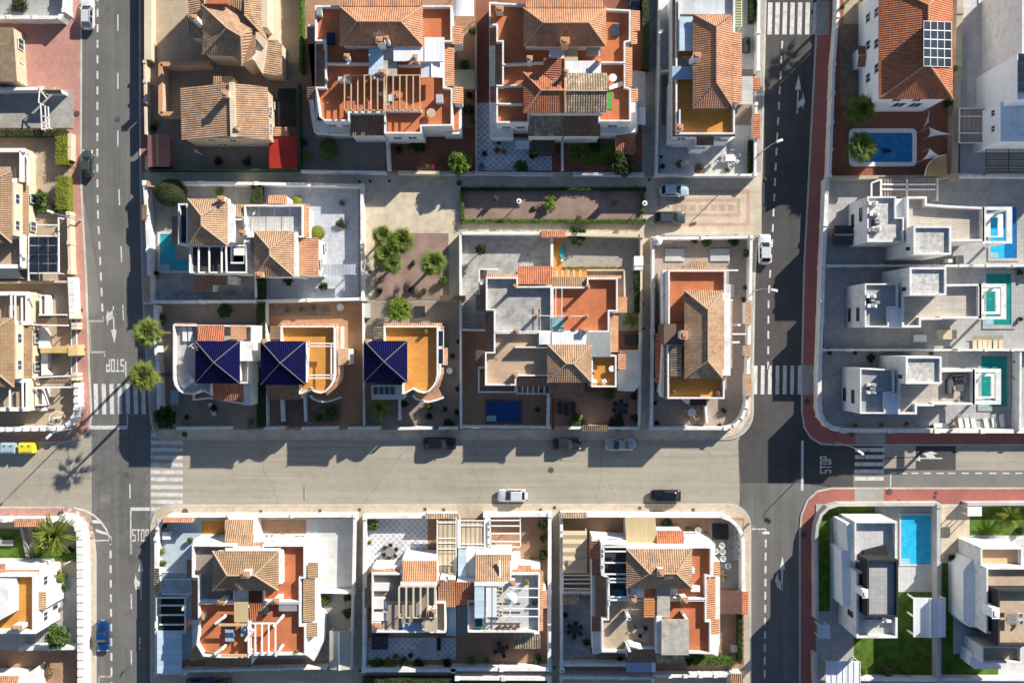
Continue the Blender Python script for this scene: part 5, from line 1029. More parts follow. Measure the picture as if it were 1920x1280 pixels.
h = build('house', 'white house with an ochre terrace ringed by tiles, lower left edge', 100, 560)
slab(h, 'wall', WHITE, (-300, 185, 380, 790), 4.2)
terrace(h, (-300, 265, 330, 825), 7.3, 6.4, ORANGE, t=.5); slab(h, 'wall', WHITE, [(-300, 345), (75, 350), (75, 655), (0, 700), (-300, 700)], 9.2)
shed(h, 45, 236, 360, 268, 6.2, 6.8, 'N', T_OR, name='eaves_roof'); shed(h, -300, 180, 48, 270, 6.2, 7.2, 'N', T_OR, name='eaves_roof'); shed(h, 333, 268, 362, 800, 6.2, 6.8, 'E', T_OR, name='eaves_roof'); shed(h, 318, 436, 425, 602, 5.9, 6.9, 'E', T_BR, name='eaves_roof', walls=WHITE)
chimney(h, 150, 770, 6.3, 8.4, 1.4, .5); wins(h, -300, 265, 330, 825, 7.3, 'E', [(.2, 1.3, 4, 1.1), (.8, 1.3, 4, 1.1), (.3, 1.5, .9, 1.6)])
h = build('house', 'white house with an orange tiled roof in the lower left corner of the picture', 60, 1330)
gable(h, -300, 1215, 175, 1500, 4.5, 1.2, 'x', T_OR, CAPR, WHITE); slab(h, 'wall', WHITE, [(175, 1240), (330, 1140), (350, 1500), (175, 1500)], 3.0)
# --- right hand side
fr(1540, 0, 3.766)
h = build('house', 'big orange hipped house with rooftop solar panels beside the palm shaded pool', 670, 280)
slab(h, 'wall', VW, (428, -120, 910, 680), 9.1); hip(h, 406, -130, 930, 700, 9.2, 2.5, T_RED, 'y', .255, .26, off=.56, cap=CAPR)
wins(h, 428, -120, 910, 680, 9.1, 'W', [(.28, 1.3, 6.6, 1.3), (.5, 1.3, 6.6, 1.3), (.78, 1.3, 6.6, 1.3), (.25, 1.3, 3.4, 1.4), (.8, 1.3, 3.4, 1.4), (.55, 1.3, 3.4, 1.4)]); wins(h, 428, -120, 910, 680, 9.1, 'S', [(.45, 1.6, 3.4, 2), (.7, 1.6, 3.4, 2), (.3, 1.2, 6.6, 1.3), (.6, 1.2, 6.6, 1.3)])
xe = P(930, 0, 9.2).x; xw = P(406, 0, 9.2).x; xr = xw+(xe-xw)*.56
def on_slope(x, y):
    z = 10
    for _ in range(12): p = P(x, y, z); z = 11.7-(p.x-xr)/(xe-xr)*2.5+.18
    return P(x, y, z)
for i in range(4):
    for j in range(5):
        x0 = 723+i*49; y0 = 150+j*64+i*2; m = MB(); f = [on_slope(*q) for q in ((x0, y0+61), (x0+47, y0+63), (x0+47, y0+2), (x0, y0))]; m.prism([p-Vector((0, 0, .05)) for p in f], f); p = m.build('solar_panel', PVGL, h)
        g_ = MB()
        for k in range(4): g_.beam(f[k]+Vector((0, 0, .03)), f[(k+1) % 4]+Vector((0, 0, .03)), .05, .04)
        g_.build('panel_frame', WTRIM, p)
gable(h, 255, 325, 362, 472, 2.9, .5, 'x', T_DK, CAPM, VW, name='porch_roof')
fr(1540, 0, 3.766)
h = build('villa', 'tall white cubic villa with solar panels at the upper right edge', 1600, 400, 'house')
slab(h, 'wall', VW, (1385, 385, 2100, 705), 11.6); terrace(h, (1418, -200, 2100, 386), 11.3, 10.4, LGREYFL); slab(h, 'wall', VW, (1265, 720, 2100, 1000), 8.0); slab(h, 'wall', VW, (1232, 398, 1268, 462), 3.4)
for j in range(4): slab(h, 'solar_panel', PVGL, (1392, 380+j*69, 1490, 444+j*69), 12.2, 12.1)
terrace(h, (1375, 700, 2100, 965), 8.2, 7.3, LGREYFL); wins(h, 1385, 385, 2100, 705, 11.6, 'S', [(.1, .9, 6, 1.3), (.1, .9, 2.5, 1.3)]); wins(h, 1265, 720, 2100, 1000, 8, 'W', [(.4, .9, 5.6, .9), (.8, .9, 5.6, .9)])
t = build('pergola', 'white framed carport with brown slatted roof beside the tall white villa', 1105, 885, 'pergola'); pergola('', '', 980, 765, 1232, 1005, 2.9, 9, 'y', M('grey brown slats', (.34, .28, .24)), 0, .55, par=t); beams(t, [((975, 822), (1236, 822)), ((975, 940), (1236, 940)), ((978, 765), (975, 1008)), ((1234, 765), (1230, 1008)), ((978, 765), (1234, 765)), ((975, 1008), (1230, 1008))], 3.05, .13, .15)
t = build('pergola', 'dark metal pergola over a timber deck at the right edge', 1300, 1130, 'pergola'); beams(t, [((1165, 1038), (1700, 1038)), ((1165, 1038), (1162, 1232)), ((1325, 1038), (1322, 1215)), ((1165, 1038), (1090, 1065))]+[((1165, y), (1700, y)) for y in range(1060, 1235, 22)], 2.8, .07, .08, DARK); posts(t, ((1165, 1040), (1325, 1040), (1162, 1228)), 2.7, .1, DARK)
fr()
patio(WOODFL, (1850, 275, 2000, 328))
def sail(lab, pl, zz):
    t = thing('shade_sail', lab, 'shade sail', P(*pl[0], 0)); m = MB(); c = Vector((0, 0, 0)); q = [P(x, y, z_) for (x, y), z_ in zip(pl, zz)]
    for p in q: c += p/len(q)
    c.z -= .25; n = len(q)
    for i in range(n):
        a, b = q[i], q[(i+1) % n]; mid = (a+b)/2; mid = mid.lerp(c, .22); m.face([a, mid, c]); m.face([mid, b, c])
    m.build('cloth', M('white sail cloth', (.75, .73, .68), var=.06), t)
    for p in q: k = MB(); k.box((p.x, p.y, 0), .08, .08, p.z); k.build('post', GREYM, t)
fr(1540, 0, 3.766)
sail('upper triangular white shade sail over the seating beside the dolphin pool', [(762, 900), (755, 970), (918, 950)], (2.9, 2.4, 2.7)); sail('lower pale triangular shade sail beside the round tan gazebo', [(715, 1130), (765, 1050), (860, 1110)], (2.2, 2.9, 2.5))
sail('small folded white shade sail by the pool house door', [(765, 780), (720, 915), (760, 860)], (2.9, 2.2, 2.5))
t = build('gazebo', 'round tan thatched gazebo with a blue tub, in the corner by the palm pool', 815, 1190, 'gazebo')
m = MB(); c = P(880, 1245, 2.6); r = P(1030, 1245, 2.6).x-c.x
for k in range(8): a0, a1 = [math.radians(90+q*11.25) for q in (k, k+1)]; m.face([c+Vector((0, 0, .5)), c+Vector((r*math.cos(a0), r*math.sin(a0), 0)), c+Vector((r*math.cos(a1), r*math.sin(a1), 0))])
m.build('roof', M('tan thatch', (.48, .30, .15), var=.2, s2=9, bump=.8), t); k = MB(); k.tube([c+Vector((r*math.cos(math.radians(90+q*11.25)), r*math.sin(math.radians(90+q*11.25)), 0)) for q in range(9)], .07); k.build('rim', WTRIM, t); m = MB(); m.box((c.x-.3, c.y+.3, 0), .15, .15, 2.9); m.build('post', WOODD, t)
# --- three cubic villas
def villa(lab, f, front, tower, deck, ringo, ringi, ring2, mir, wn, nich=None):
    fr(*f); h = build('villa', lab, front[0][0]+300, front[0][1]+150, 'house', group='white cubic villas with pools')
    terrace(h, front, 7.5, 7.0, wn[0], t=.2); terrace(h, tower, 10.0, 9.6, PORC, t=.28); terrace(h, deck, 7.5, 6.6, WOODFL, t=.3)
    ring(h, ringo, ringi, 7.5, .35); ring(h, *ring2, 4.2, .3, name='balcony_frame')
    slab(h, 'balcony_floor', GREYFL, (ringo[0]+8, ringo[1]+10, ring2[0][0]+12, ringo[3]-10), 4.0, 3.8)
    c = P(ringo[2]-10, ringo[1]+12, 7.3)
    for y in (ringo[1]+12, ringo[3]-12): q = P(ringo[2]-14, y, 7.2); m = MB(); m.box((q.x, q.y, 0), .3, .3, 7.2); m.build('column', VW, h)
    xs = [p[0] for p in front]; ys = [p[1] for p in front]; q = P(min(xs), 0, 7.5)
    wins(h, min(xs), min(ys), max(xs), max(ys), 7.5, 'W', wn[1], frame=DARK); wins(h, tower[0], tower[1], tower[2], tower[3], 10, 'W', [(.25, .5, 7.8, 1.0)], DARK)
    return h
v1 = villa('white cubic villa with a two tone blue pool, topmost of the three', (1400, 320, 3.692), [(835, 178), (1034, 178), (1034, 322), (1090, 322), (1090, 494), (835, 494)], (1155, 382, 1417, 582),
      [(1108, 178), (1248, 178), (1248, 228), (1390, 240), (1645, 252), (1645, 488), (1108, 488)], (1632, 250, 1838, 504), (1655, 272, 1800, 486), ((1650, 300, 1775, 460), (1688, 322, 1742, 452)), 0, (PORC, [(.57, 1.9, 1.5, .9), (.65, 1.9, 4.7, .9)]))
slab(v1, 'wall', VW, (1035, 195, 1110, 320), 6.6)
v2 = villa('white cubic villa with sun beds on its patio, middle one of the three', (1400, 320, 3.692), [(818, 780), (1050, 780), (1050, 948), (985, 948), (985, 1082), (818, 1082)], (1128, 668, 1383, 863),
      [(1075, 790), (1625, 782), (1625, 1022), (1350, 1022), (1350, 1030), (1208, 1030), (1208, 1084), (1075, 1084)], (1605, 782, 1797, 1028), (1630, 806, 1762, 1008), ((1612, 815, 1755, 992), (1642, 835, 1726, 975)), 1, (GREYROOF, [(.3, 1.9, 1.1, .9), (.3, 1.9, 4.5, .9)]))
slab(v2, 'wall', VW, [(985, 950), (1075, 950), (1075, 1084), (985, 1084)], 6.9)
v3 = villa('white cubic villa with a round dark sofa on its roof deck, lowest of the three', (1500, 480, 3.555), [(400, 745), (630, 755), (630, 910), (570, 915), (570, 1050), (400, 1050)], (705, 668, 945, 852),
      [(655, 762), (1165, 755), (1165, 990), (895, 990), (895, 1000), (780, 1000), (780, 1054), (655, 1054)], (1150, 750, 1340, 988), (1172, 775, 1305, 965), ((1158, 782, 1302, 948), (1188, 800, 1276, 935)), 1, (GREYROOF, [(.37, 1.9, 1.0, .9), (.35, 1.9, 4.4, .9)]))
slab(v3, 'wall', VW, [(570, 915), (655, 915), (655, 1052), (570, 1052)], 6.9)
fr(1400, 320, 3.692)
t = build('pergola', 'double bay white pergola with brown slats above the topmost cubic villa', 1130, 120, 'pergola'); pergola('', '', 940, 60, 1310, 178, 2.9, 20, 'y', M('grey brown slats', (.34, .28, .24)), 0, .2, par=t, posts=False); beams(t, [((930, 58), (930, 180)), ((1112, 58), (1112, 180)), ((1322, 52), (1322, 208)), ((940, 95), (1310, 95)), ((940, 130), (1310, 130)), ((865, 85), (925, 62)), ((865, 85), (865, 185))], 3.05, .2, .2); posts(t, ((930, 62), (1112, 62), (1322, 60), (930, 176), (1322, 200)), 2.8)
t = build('storage_shed', 'dark grey arched storage box beside the topmost cubic villa', 670, 450, 'shed'); gable(t, 605, 380, 742, 512, 2.0, .35, 'x', M('dark grey plastic', (.06, .065, .075)), GREYM, M('brown panels', (.20, .14, .10)))
# --- lower right villas
fr(1400, 1000, 3.692)
h = build('villa', 'white villa with a black framed roof cube, beside the bright turquoise pool', 860, 380, 'house')
slab(h, 'wall', VW, [(690, -70), (760, -80), (760, 120), (700, 120)], 6.0); terrace(h, (748, -84, 1038, 200), 6.9, 6.0, LGREYFL); slab(h, 'wall', VW, [(655, 120), (700, 110), (762, 190), (815, 262), (762, 262), (755, 500), (665, 500)], 5.2)
terrace(h, [(760, 262), (820, 262), (835, 200), (1045, 200), (1045, 722), (760, 722)], 7.6, 6.7, LGREYFL, t=.3); slab(h, 'wall', M('black cladding', (.035, .035, .04), var=.2, grid=(.5, .5, .03)), [(808, 120), (965, 80), (985, 180), (830, 240)], 6.6)
terrace(h, (835, 180, 1050, 578), 9.6, 8.9, GREYFL, wall=MC['black cladding'], t=.25); chimney(h, 822, 415, 7, 10.2, .6, 1.0, VW, VW); wins(h, 760, 262, 1045, 722, 7.6, 'W', [(.3, .8, 4.4, 1.8), (.65, .8, 1.2, 2)], DARK)
for x in (862, 930, 992): m = MB(); q = P(x, 605, 7.3); m.box((q.x, q.y, 6.7), 1.1 if x < 900 else .8, .4, .6); m.build('air_conditioner', WTRIM, h)
h = build('villa', 'white and timber villa with dark dining set on its roof, lower right corner', 1800, 480, 'house')
slab(h, 'wall', M('vertical timber cladding', (.55, .38, .22), grid=(.15, 30, .02), gcol=.7), (1560, 85, 1640, 190), 4.0); terrace(h, (1620, 97, 1912, 240), 7.0, 6.0, WOODV); terrace(h, (1660, 236, 2100, 690), 8.4, 7.6, M('beige roof tiles', (.56, .43, .30), var=.1, grid=(.6, .6, .02), gcol=.85)); slab(h, 'wall', VW, [(1500, 255), (1560, 180), (1660, 240), (1660, 655), (1540, 645), (1500, 600)], 5.0)
terrace(h, (1740, 392, 2100, 780), 10.2, 9.2, MC['beige roof tiles'], wall=MC['black cladding'], t=.25); chimney(h, 1725, 550, 8, 11, .8, 1.3, VW, VW); terrace(h, (1632, 780, 1905, 895), 5.8, 5.0, BEIGEFL); slab(h, 'wall', VW, [(1560, 820), (1632, 850), (1632, 900), (1760, 910), (1760, 935), (1580, 935), (1545, 905)], 3.4)
t = build('canopy', 'white ridged canopy on three raking posts over the lawn', 1265, 580, 'canopy'); gable(t, 1155, 442, 1378, 716, 3.4, .25, 'y', METALW, WTRIM)
for y in (415, 540, 665): m = MB(); a = P(1110, y, .2); b = P(1165, y+38, 3.3); m.beam(Vector((a.x, a.y, .6)), b, .3, .5); m.build('post', WTRIM, t)
posts(t, ((1370, 450), (1370, 708)), 3.3, .16)
t = build('canopy', 'white seamed canopy roof at the bottom edge beside the shaded driveway', 670, 960, 'canopy'); deckroof(t, 'roof_sheet', METALW, [(552, 882), (785, 882), (785, 1060), (552, 1060)], 2.9); beams(t, [((552+i*39, 885), (552+i*39, 1060)) for i in range(7)], 2.98, .1, .08); posts(t, ((560, 890), (778, 890), (560, 1050), (778, 1050)), 2.8)
t = build('canopy', 'small square grey blue entrance canopy above the villa gate', 538, 678, 'canopy'); deckroof(t, 'roof_slab', M('blue grey render', (.60, .64, .70)), (500, 632, 577, 726), 2.8, .25); posts(t, ((508, 640), (508, 718), (570, 640), (570, 718)), 2.7)
fr(1400, 800, 3.692)
t = build('canopy', 'small square white entrance canopy on the sunny red pavement wall', 1578, 583, 'canopy'); deckroof(t, 'roof_slab', WTRIM, (1530, 553, 1628, 617), 2.8, .2); posts(t, ((1538, 560), (1620, 560), (1538, 610), (1620, 610)), 2.7)
fr()
# ======================= WALLS AND GATES =======================
fr()
def seg(label, pl, z=1.9, t=.28, mat=None, pil=None, coping=None, name='garden_wall'): return wallline(label, pl, z, t, mat, False, 0, pil, name, 'wall' if 'fence' not in name else 'fence', coping)
seg('thick cream wall along the shaded left road beside the tan courtyard', [(277, -80), (277, 112)], 2.0, 1.0, CREAM)
seg('low cream street wall with gaps beside the tan gabled house', [(271, 116), (272, 190)], 2.0, .3, CREAM, 3); seg('lower piece of cream street wall left of the pink garden shed', [(272, 200), (273, 252)], 2.0, .3, CREAM); seg('short cream wall piece at the corner by the pink shed', [(275, 292), (275, 318)], 2.0, .5, CREAM)
GRN = M('green mesh fence', (.03, .12, .05)); seg('green fence along the bottom of the tan gabled house plot', [(276, 318), (560, 318)], 1.8, .14, GRN, name='fence'); seg('green fence between the red canopy and the hedge', [(560, 156), (562, 316)], 1.8, .14, GRN, name='fence')
seg('white wall at the bottom of the orange hipped double house, left half', [(564, 321), (724, 323)], 1.8, .35); seg('white dividing wall between the two back gardens of the orange hipped house', [(726, 256), (729, 318)], 1.9, .5); seg('cream wall below the rust patio with the bright green tree', [(746, 323), (826, 324)], 1.8, .45, CREAM); seg('grey blue wall continuing right of the cream wall under the bright green tree', [(828, 324), (888, 325)], 1.8, .4, M('blue grey wall', (.48, .50, .52)))
seg('grey wall at the bottom of the blue lattice patio', [(892, 324), (1034, 326)], 1.9, .4, MC['blue grey wall'], 6); seg('grey wall at the bottom of the dark green back garden', [(1078, 326), (1204, 327)], 1.9, .4, MC['blue grey wall'], 6); seg('white wall between the lattice patio and the dark green garden', [(1054, 256), (1055, 318)], 1.9, .3); seg('grey wall on the left of the blue lattice patio', [(892, 40), (893, 322)], 1.9, .25, CONC)
seg('white wall around the long narrow lot, alley side and bottom', [(1238, -80), (1235, 130), (1231, 328), (1416, 328), (1418, 195)], 1.9, .35, pil=14); seg('white street wall of the long narrow lot, upper part', [(1424, -80), (1422, 130)], 1.9, .4, pil=6); seg('white cross wall behind the narrow long house', [(1238, 134), (1258, 132)], 1.9, .3)
for y0, y1, l in ((145, 169, 'upper'), (213, 260, 'lower')):
    t = build('wall_canopy', l+' red tiled gate canopy on the upper right street wall', 1419, y0, 'gate canopy'); slab(t, 'wall', WHITE, (1415, y0+1, 1421, y1-1), 2.1); shed(t, 1412, y0, 1425, y1, 2.2, 2.5, 'E', T_RED)
seg('white wall around the pool plot and blue grey yard', [(271, 342), (480, 344), (678, 348), (680, 560), (478, 565), (274, 566)], 2.0, .42, pil=9); seg('white street wall left of the turquoise pool with round notches', [(271, 344), (275, 400), (278, 470), (280, 560)], 2.2, .5, pil=5); seg('white wall between the two yards above the cobalt roofed houses', [(479, 520), (480, 560)], 1.9, .35)
for x0, y0, x1, y1, l, d in ((266, 384, 275, 412, 'middle of the left street wall', 'W'), (271, 517, 281, 566, 'lower part of the left street wall', 'W'), (274, 339, 295, 350, 'top left corner by the round dark shrub', 'N')):
    t = build('wall_canopy', 'small tiled gate canopy on the '+l, x0, y0, 'gate canopy'); shed(t, x0, y0, x1, y1, 2.2, 2.5, d, T_BR, walls=WHITE)
seg('white street wall behind the two tall palms', [(291, 572), (292, 640), (296, 700), (298, 770)], 2.2, .55)
for i, (a, b, l) in enumerate(((330, 432, 'left cobalt roofed house, long piece'), (494, 532, 'middle cobalt roofed house, piece left of its drive'), (566, 632, 'middle cobalt roofed house, piece right of its drive'), (652, 712, 'left of the dark drive of the right cobalt roofed house'), (744, 812, 'right cobalt roofed house, bright middle piece'), (822, 858, 'right cobalt roofed house, short right piece'))): seg('white wall on the shaded street, '+l, [(a, 803), (b, 802)], 1.8, .4)
seg('thin white wall between the left and middle cobalt roofed houses', [(498, 568), (500, 800)], 1.8, .14); seg('thin white wall between the middle and right cobalt roofed houses', [(680, 568), (682, 798)], 1.8, .18); seg('white wall left of the central double house down to the street', [(863, 436), (864, 800)], 2.0, .32)
seg('low white wall left of the middle dark drive', [(528, 748), (530, 790)], 1.2, .45); seg('low white wall right of the middle dark drive', [(571, 745), (573, 790)], 1.2, .35); seg('low white wall right of the right hand dark drive', [(749, 745), (749, 788)], 1.4, .35); seg('thin low wall beside the small palm in front of the right cobalt house', [(713, 748), (713, 788)], 1.2, .18)
seg('white wall on top of the grey stamped patio', [(863, 437), (1018, 437)], 2.0, .42); seg('cream wall on top of the rubble garden', [(1062, 439), (1203, 442)], 2.0, .45, CREAM, 11); seg('cream alley wall right of the rubble garden', [(1203, 442), (1202, 620)], 1.9, .32, CREAM); seg('white alley wall right of the warm terracotta patio', [(1202, 622), (1199, 803)], 1.9, .32)
seg('white wall at the foot of the dark blue pool', [(866, 800), (1030, 801)], 1.9, .35, pil=5); seg('white wall at the foot of the terracotta patio', [(1062, 802), (1199, 803)], 1.9, .35); seg('white dividing wall right of the dark blue pool', [(1029, 740), (1027, 800)], 1.9, .45); seg('white wall between the stamped patio and the ochre path', [(1035, 446), (1035, 500)], 1.9, .38); seg('white cross wall in the side yard of the central double house', [(866, 618), (910, 619)], 1.9, .3)
for x0, x1, y0, y1, l in ((1015, 1060, 433, 444, 'at the top of the central double house lot'), (1092, 1140, 797, 808, 'on the shaded street below the terracotta patio'), (1040, 1064, 799, 806, 'beside the brown gate on the shaded street'), (823, 873, 554, 564, 'between the palm garden and the grey yard'), (1062-4, 1098, 0, 0, '')):
    if not l: continue
    t = build('wall_canopy', 'tiled gate canopy '+l, x0, y0, 'gate canopy'); shed(t, x0, y0, x1, y1, 2.2, 2.6, 'S' if 'street' in l or 'grey' in l else 'N', T_SAND if x0 != 1015 else T_RED, walls=WHITE)
cq = [(1402, 740), (1400, 762), (1392, 782), (1378, 797), (1360, 803)]
seg('white wall curving round the lot of the long brown hipped house', [(1225, 447), (1409, 444), (1407, 560), (1403, 700)]+cq+[(1222, 803), (1224, 620), (1225, 450)], 2.0, .4, pil=8); seg('white cross wall on the alley side of the long brown hipped house', [(1226, 627), (1244, 627)], 1.9, .25); seg('small white wall by the round patio table of the long brown hipped house', [(1323, 756), (1326, 793)], 1.5, .35)
for y0, y1, l in ((565, 608, 'upper'), (646, 668, 'middle'), (700, 743, 'lower')):
    t = build('wall_canopy', l+' tiled gate canopy on the wall by the right zebra crossing', 1402, y0, 'gate canopy'); shed(t, 1398, y0, 1409, y1, 2.3, 2.6, 'E', T_BR, walls=WHITE)
cu = [(292, 1080), (292, 1010), (296, 990), (304, 976), (318, 968)]
seg('white wall curving round the pale blue courtyard, lower left block', cu+[(430, 967), (665, 967), (662, 1112)], 2.0, .38, pil=9); seg('white wall on the left road below the pale blue courtyard', [(292, 1110), (293, 1262), (345, 1262)], 2.0, .35, pil=12); seg('white alley wall right of the rubble yard', [(661, 1114), (658, 1255)], 1.9, .3); seg('white wall along the bottom alley of the lower left plot', [(345, 1258), (610, 1252)], 1.9, .3, pil=6); seg('white wall between the white yard and the rubble yard', [(595, 1109), (660, 1111)], 1.9, .35)
seg('white wall around the lower middle plot', [(684, 969), (800, 968)], 2.0, .45); seg('white walls right of the roofed pergolas on the street', [(910, 966), (1031, 965), (1030, 1254), (850, 1254)], 2.0, .5, pil=9); seg('white wall on the left alley of the lower middle plot', [(684, 970), (682, 1256), (850, 1256)], 2.0, .5, pil=12)
cw = [(1352, 967), (1370, 974), (1384, 986), (1392, 1002), (1394, 1020)]
seg('white wall curving round the yard of stacked white tubs', [(1100, 966)]+cw+[(1394, 1112)], 2.1, .5); seg('white wall on the left alley of the lower right plot', [(1053, 968), (1053, 1246), (1172, 1246)], 2.0, .42, pil=9); seg('white cross wall under the white beam frame, lower right plot', [(1056, 1110), (1116, 1112)], 1.8, .4)
for x0, x1, y0, y1, l in ((305, 362, 970, 979, 'at the lower left curved corner'), (797, 858, 962, 972, 'above the long beige pergola'), (1050, 1100, 960, 971, 'at the corner of the lower right plot'), (288, 298, 1065, 1115, 'on the left wall beside the arrow')):
    t = build('wall_canopy', 'old tiled gate canopy '+l, x0, y0, 'gate canopy'); shed(t, x0, y0, x1, y1, 2.3, 2.7, 'N' if y1-y0 < 30 else 'W', T_OR if x1-x0 > 20 and x0 == 305 else T_MOT, walls=WHITE)
t = build('wall_canopy', 'red tiled gate canopy on the wall right of the brown lean-to', 1395, 1110, 'gate canopy'); shed(t, 1389, 1108, 1403, 1152, 2.3, 2.7, 'E', T_RED, walls=WHITE)
seg('white wall along the very bottom edge, middle', [(857, 1271), (1030, 1272), (1030, 1400)], 1.9, .5, pil=6); seg('white wall along the bottom edge below the blue sheet lean-to', [(1052, 1400), (1052, 1270), (1226, 1271), (1226, 1400)], 1.9, .35, pil=5); seg('white balustraded wall at the bottom right of the lower right block', [(1228, 1267), (1370, 1266), (1372, 1400)], 1.9, .4, pil=2)
t = build('wall_canopy', 'small tiled gate canopy in the bottom right corner of the lower right block', 1380, 1268, 'gate canopy'); shed(t, 1370, 1262, 1393, 1282, 2.2, 2.6, 'S', T_OR, walls=WHITE)
seg('white ribbed wall around the grey tiled yard, top left corner', [(-80, 32), (112, 33), (120, 20), (120, -80)], 2.2, .5, pil=4); seg('white ribbed wall below the pink yard, left edge', [(-80, 168), (78, 166)], 2.2, .45, pil=5); seg('cream wall beside the pink pavement behind the clipped hedges', [(130, 250), (130, 300)], 1.6, .5, CREAM); seg('cream wall beside the pink pavement, lower stretch behind the solar carport', [(128, 400), (131, 510)], 1.7, .45, CREAM, 5)
seg('white balustrade wall above the driveway gates, left edge', [(133, 525), (136, 592)], 1.9, .7, pil=.8); seg('white balustrade wall curving at the lower left street corner', [(143, 722), (143, 765), (138, 782), (128, 795), (112, 803), (-80, 806)], 1.9, .55, pil=1.2); seg('cream wall between the two left edge houses', [(-80, 529), (128, 528)], 1.9, .3, CREAM)
for y0, y1, l in ((596, 606, 'top one'), (616, 648, 'second'), (668, 700, 'third'), (712, 722, 'bottom one')):
    t = build('driveway_gate', 'grey slatted driveway gate by the pink pavement, '+l+' of the row', 139, y0, 'gate'); m = MB()
    for i in range(8): a = P(134+i*1.2, y0, 1.5); b = P(134+i*1.2, y1, 1.5); 
    slab(t, 'panel', M('grey gate slats', (.33, .34, .34), grid=(30, .3, .05), gcol=.5), (134, y0, 143, y1), .55, .25); ring(t, (133, y0-1, 144, y1+1), (134.5, y0+1, 142.5, y1-1), .6, .12, WTRIM, 'frame')
    for y in (y0-2, y1+2): q = P(139, y, 1.9); m = MB(); m.box((q.x, q.y, 0), .8, .5, 1.9); m.build('gate_pier', CREAM, t)
seg('white wall with tile canopy in front of the lawn with the big palm', [(-80, 974), (96, 975)], 2.0, .5, pil=6); seg('broad white ribbed wall curving down the lower left pavement', [(118, 972), (134, 976), (146, 988), (150, 1004), (151, 1060), (152, 1230), (153, 1400)], 2.2, .85, pil=1.2); seg('white cross wall between the two lower left plots', [(40, 1216), (150, 1214)], 1.9, .5, pil=5); seg('low stone wall between the two lower left lawns', [(40, 990), (52, 1050)], 1.0, .4, CONC)
t = build('wall_canopy', 'tiled gate canopy on the pink pavement left of the big palm', 50, 975, 'gate canopy'); shed(t, 27, 972, 82, 987, 2.3, 2.7, 'N', T_OR, walls=WHITE)
FW = seg('white panelled wall along the red pavement beside the palm pool', [(1573, -80), (1571, 30), (1564, 120), (1560, 230), (1556, 330)], 2.0, .4, pil=5)
seg('rough tan wall between the palm pool and the topmost cubic villa', [(1556, 333), (1785, 331)], 1.9, .5, M('rough tan render', (.45, .38, .28), var=.25)); seg('tan wall between the orange hipped villa and the tall white villa', [(1803, -80), (1797, 120), (1790, 330)], 2.0, .9, MC['rough tan render'], 9); seg('white wall above the uppermost cubic villa patio, right', [(1785, 329), (2100, 330)], 1.9, .4, pil=7)
seg('white street wall of the three cubic villas, curving at the corner', [(1551, 340), (1548, 420), (1544, 500), (1541, 600), (1537, 700), (1537, 765), (1541, 782), (1552, 796), (1568, 804), (1584, 807), (2100, 809)], 2.0, .55, pil=6.5)
seg('white wall between the topmost and the middle cubic villa', [(1552, 498), (2100, 498)], 1.9, .3, pil=3.8); seg('white wall between the middle and the lowest cubic villa', [(1546, 656), (2100, 656)], 1.9, .3, pil=3.8); seg('white wall at the right edge beside the lowest cubic villa patio', [(1914, 660), (1913, 806)], 2.4, .3)
GRW = M('grey capped render', (.50, .49, .46)); seg('grey wall curving round the black framed villa garden', [(1532, 1160), (1531, 1010), (1533, 985), (1540, 965), (1553, 952), (1572, 946), (1762, 945)], 1.9, .45, GRW); seg('grey wall dividing the two lower right villa gardens', [(1760, 948), (1760, 1275)], 1.9, .5, GRW, 9); seg('grey wall along the red pavement, lower right villa', [(1814, 945), (2100, 943)], 1.9, .4, GRW); seg('white wall at the bottom of the lower right lawn', [(1614, 1273), (1760, 1275)], 1.9, .4); seg('white wall at the bottom of the timber villa garden', [(1765, 1273), (2100, 1275)], 1.9, .3); seg('grey gate wall beside the shaded lower right driveway', [(1530, 1225), (1534, 1400)], 1.9, .45, GRW)
t = build('truss_gate', 'white metal truss frame standing beside the tiled gate shelter', 85, 205, 'gate frame')
beams(t, [((74, 168), (72, 192)), ((72, 192), (86, 200)), ((74, 168), (88, 185)), ((77, 217), (92, 221)), ((77, 228), (90, 232)), ((76, 195), (78, 243)), ((90, 200), (92, 240)), ((78, 243), (92, 240)), ((84, 198), (86, 240))], 2.9, .13, .12); posts(t, ((75, 170), (78, 242), (91, 239)), 2.8)
# hedge-garden lamps, street lamps
def street_lamp(label, bx, by, hx, hy, hh=7.6):
    b = P(bx, by, 0); q = thing('street_lamp', label, 'street lamp', (b.x, b.y, .12), 'tall street lamps')
    m = MB(); m.tube([(b.x, b.y, .1), (b.x, b.y, hh-.4)], .09, 8, .055); m.lathe((b.x, b.y, .1), [(.17, 0), (.17, .5), (.1, .6)], 10); m.build('pole', GREYM, q)
    h = P(hx, hy, hh); d = (h-Vector((b.x, b.y, hh))); d.normalize(); m = MB(); m.tube([(b.x, b.y, hh-.5), Vector((b.x, b.y, hh-.1))+d*.3, h-d*.3], .05, 6); m.build('arm', GREYM, q)
    a = math.atan2(d.y, d.x); k = MB(); k.box((h.x, h.y, hh-.1), .9, .34, .14, a); k.box((h.x, h.y, hh+.04), .6, .22, .05, a); l = k.build('lamp_head', WTRIM, q); k = MB(); k.box((h.x, h.y, hh-.14), .7, .24, .03, a); k.build('lens', GLASS, l)
for a in (('street lamp by the upper right road, beside the white garden furniture', 1423, 289, 1462, 264), ('street lamp beside the right road, below the parked white car', 1409, 546, 1452, 544), ('street lamp over the right road by the yard of white tubs', 1404, 980, 1436, 999), ('street lamp with its head above the shaded zebra crossing and walkers', 1566, 828, 1614, 848),
          ('street lamp at the left junction beside the curved balustrade', 146, 801, 91, 818), ('street lamp on the left pink pavement beside the hedge', 152, 414, 94, 397)): street_lamp(*a)
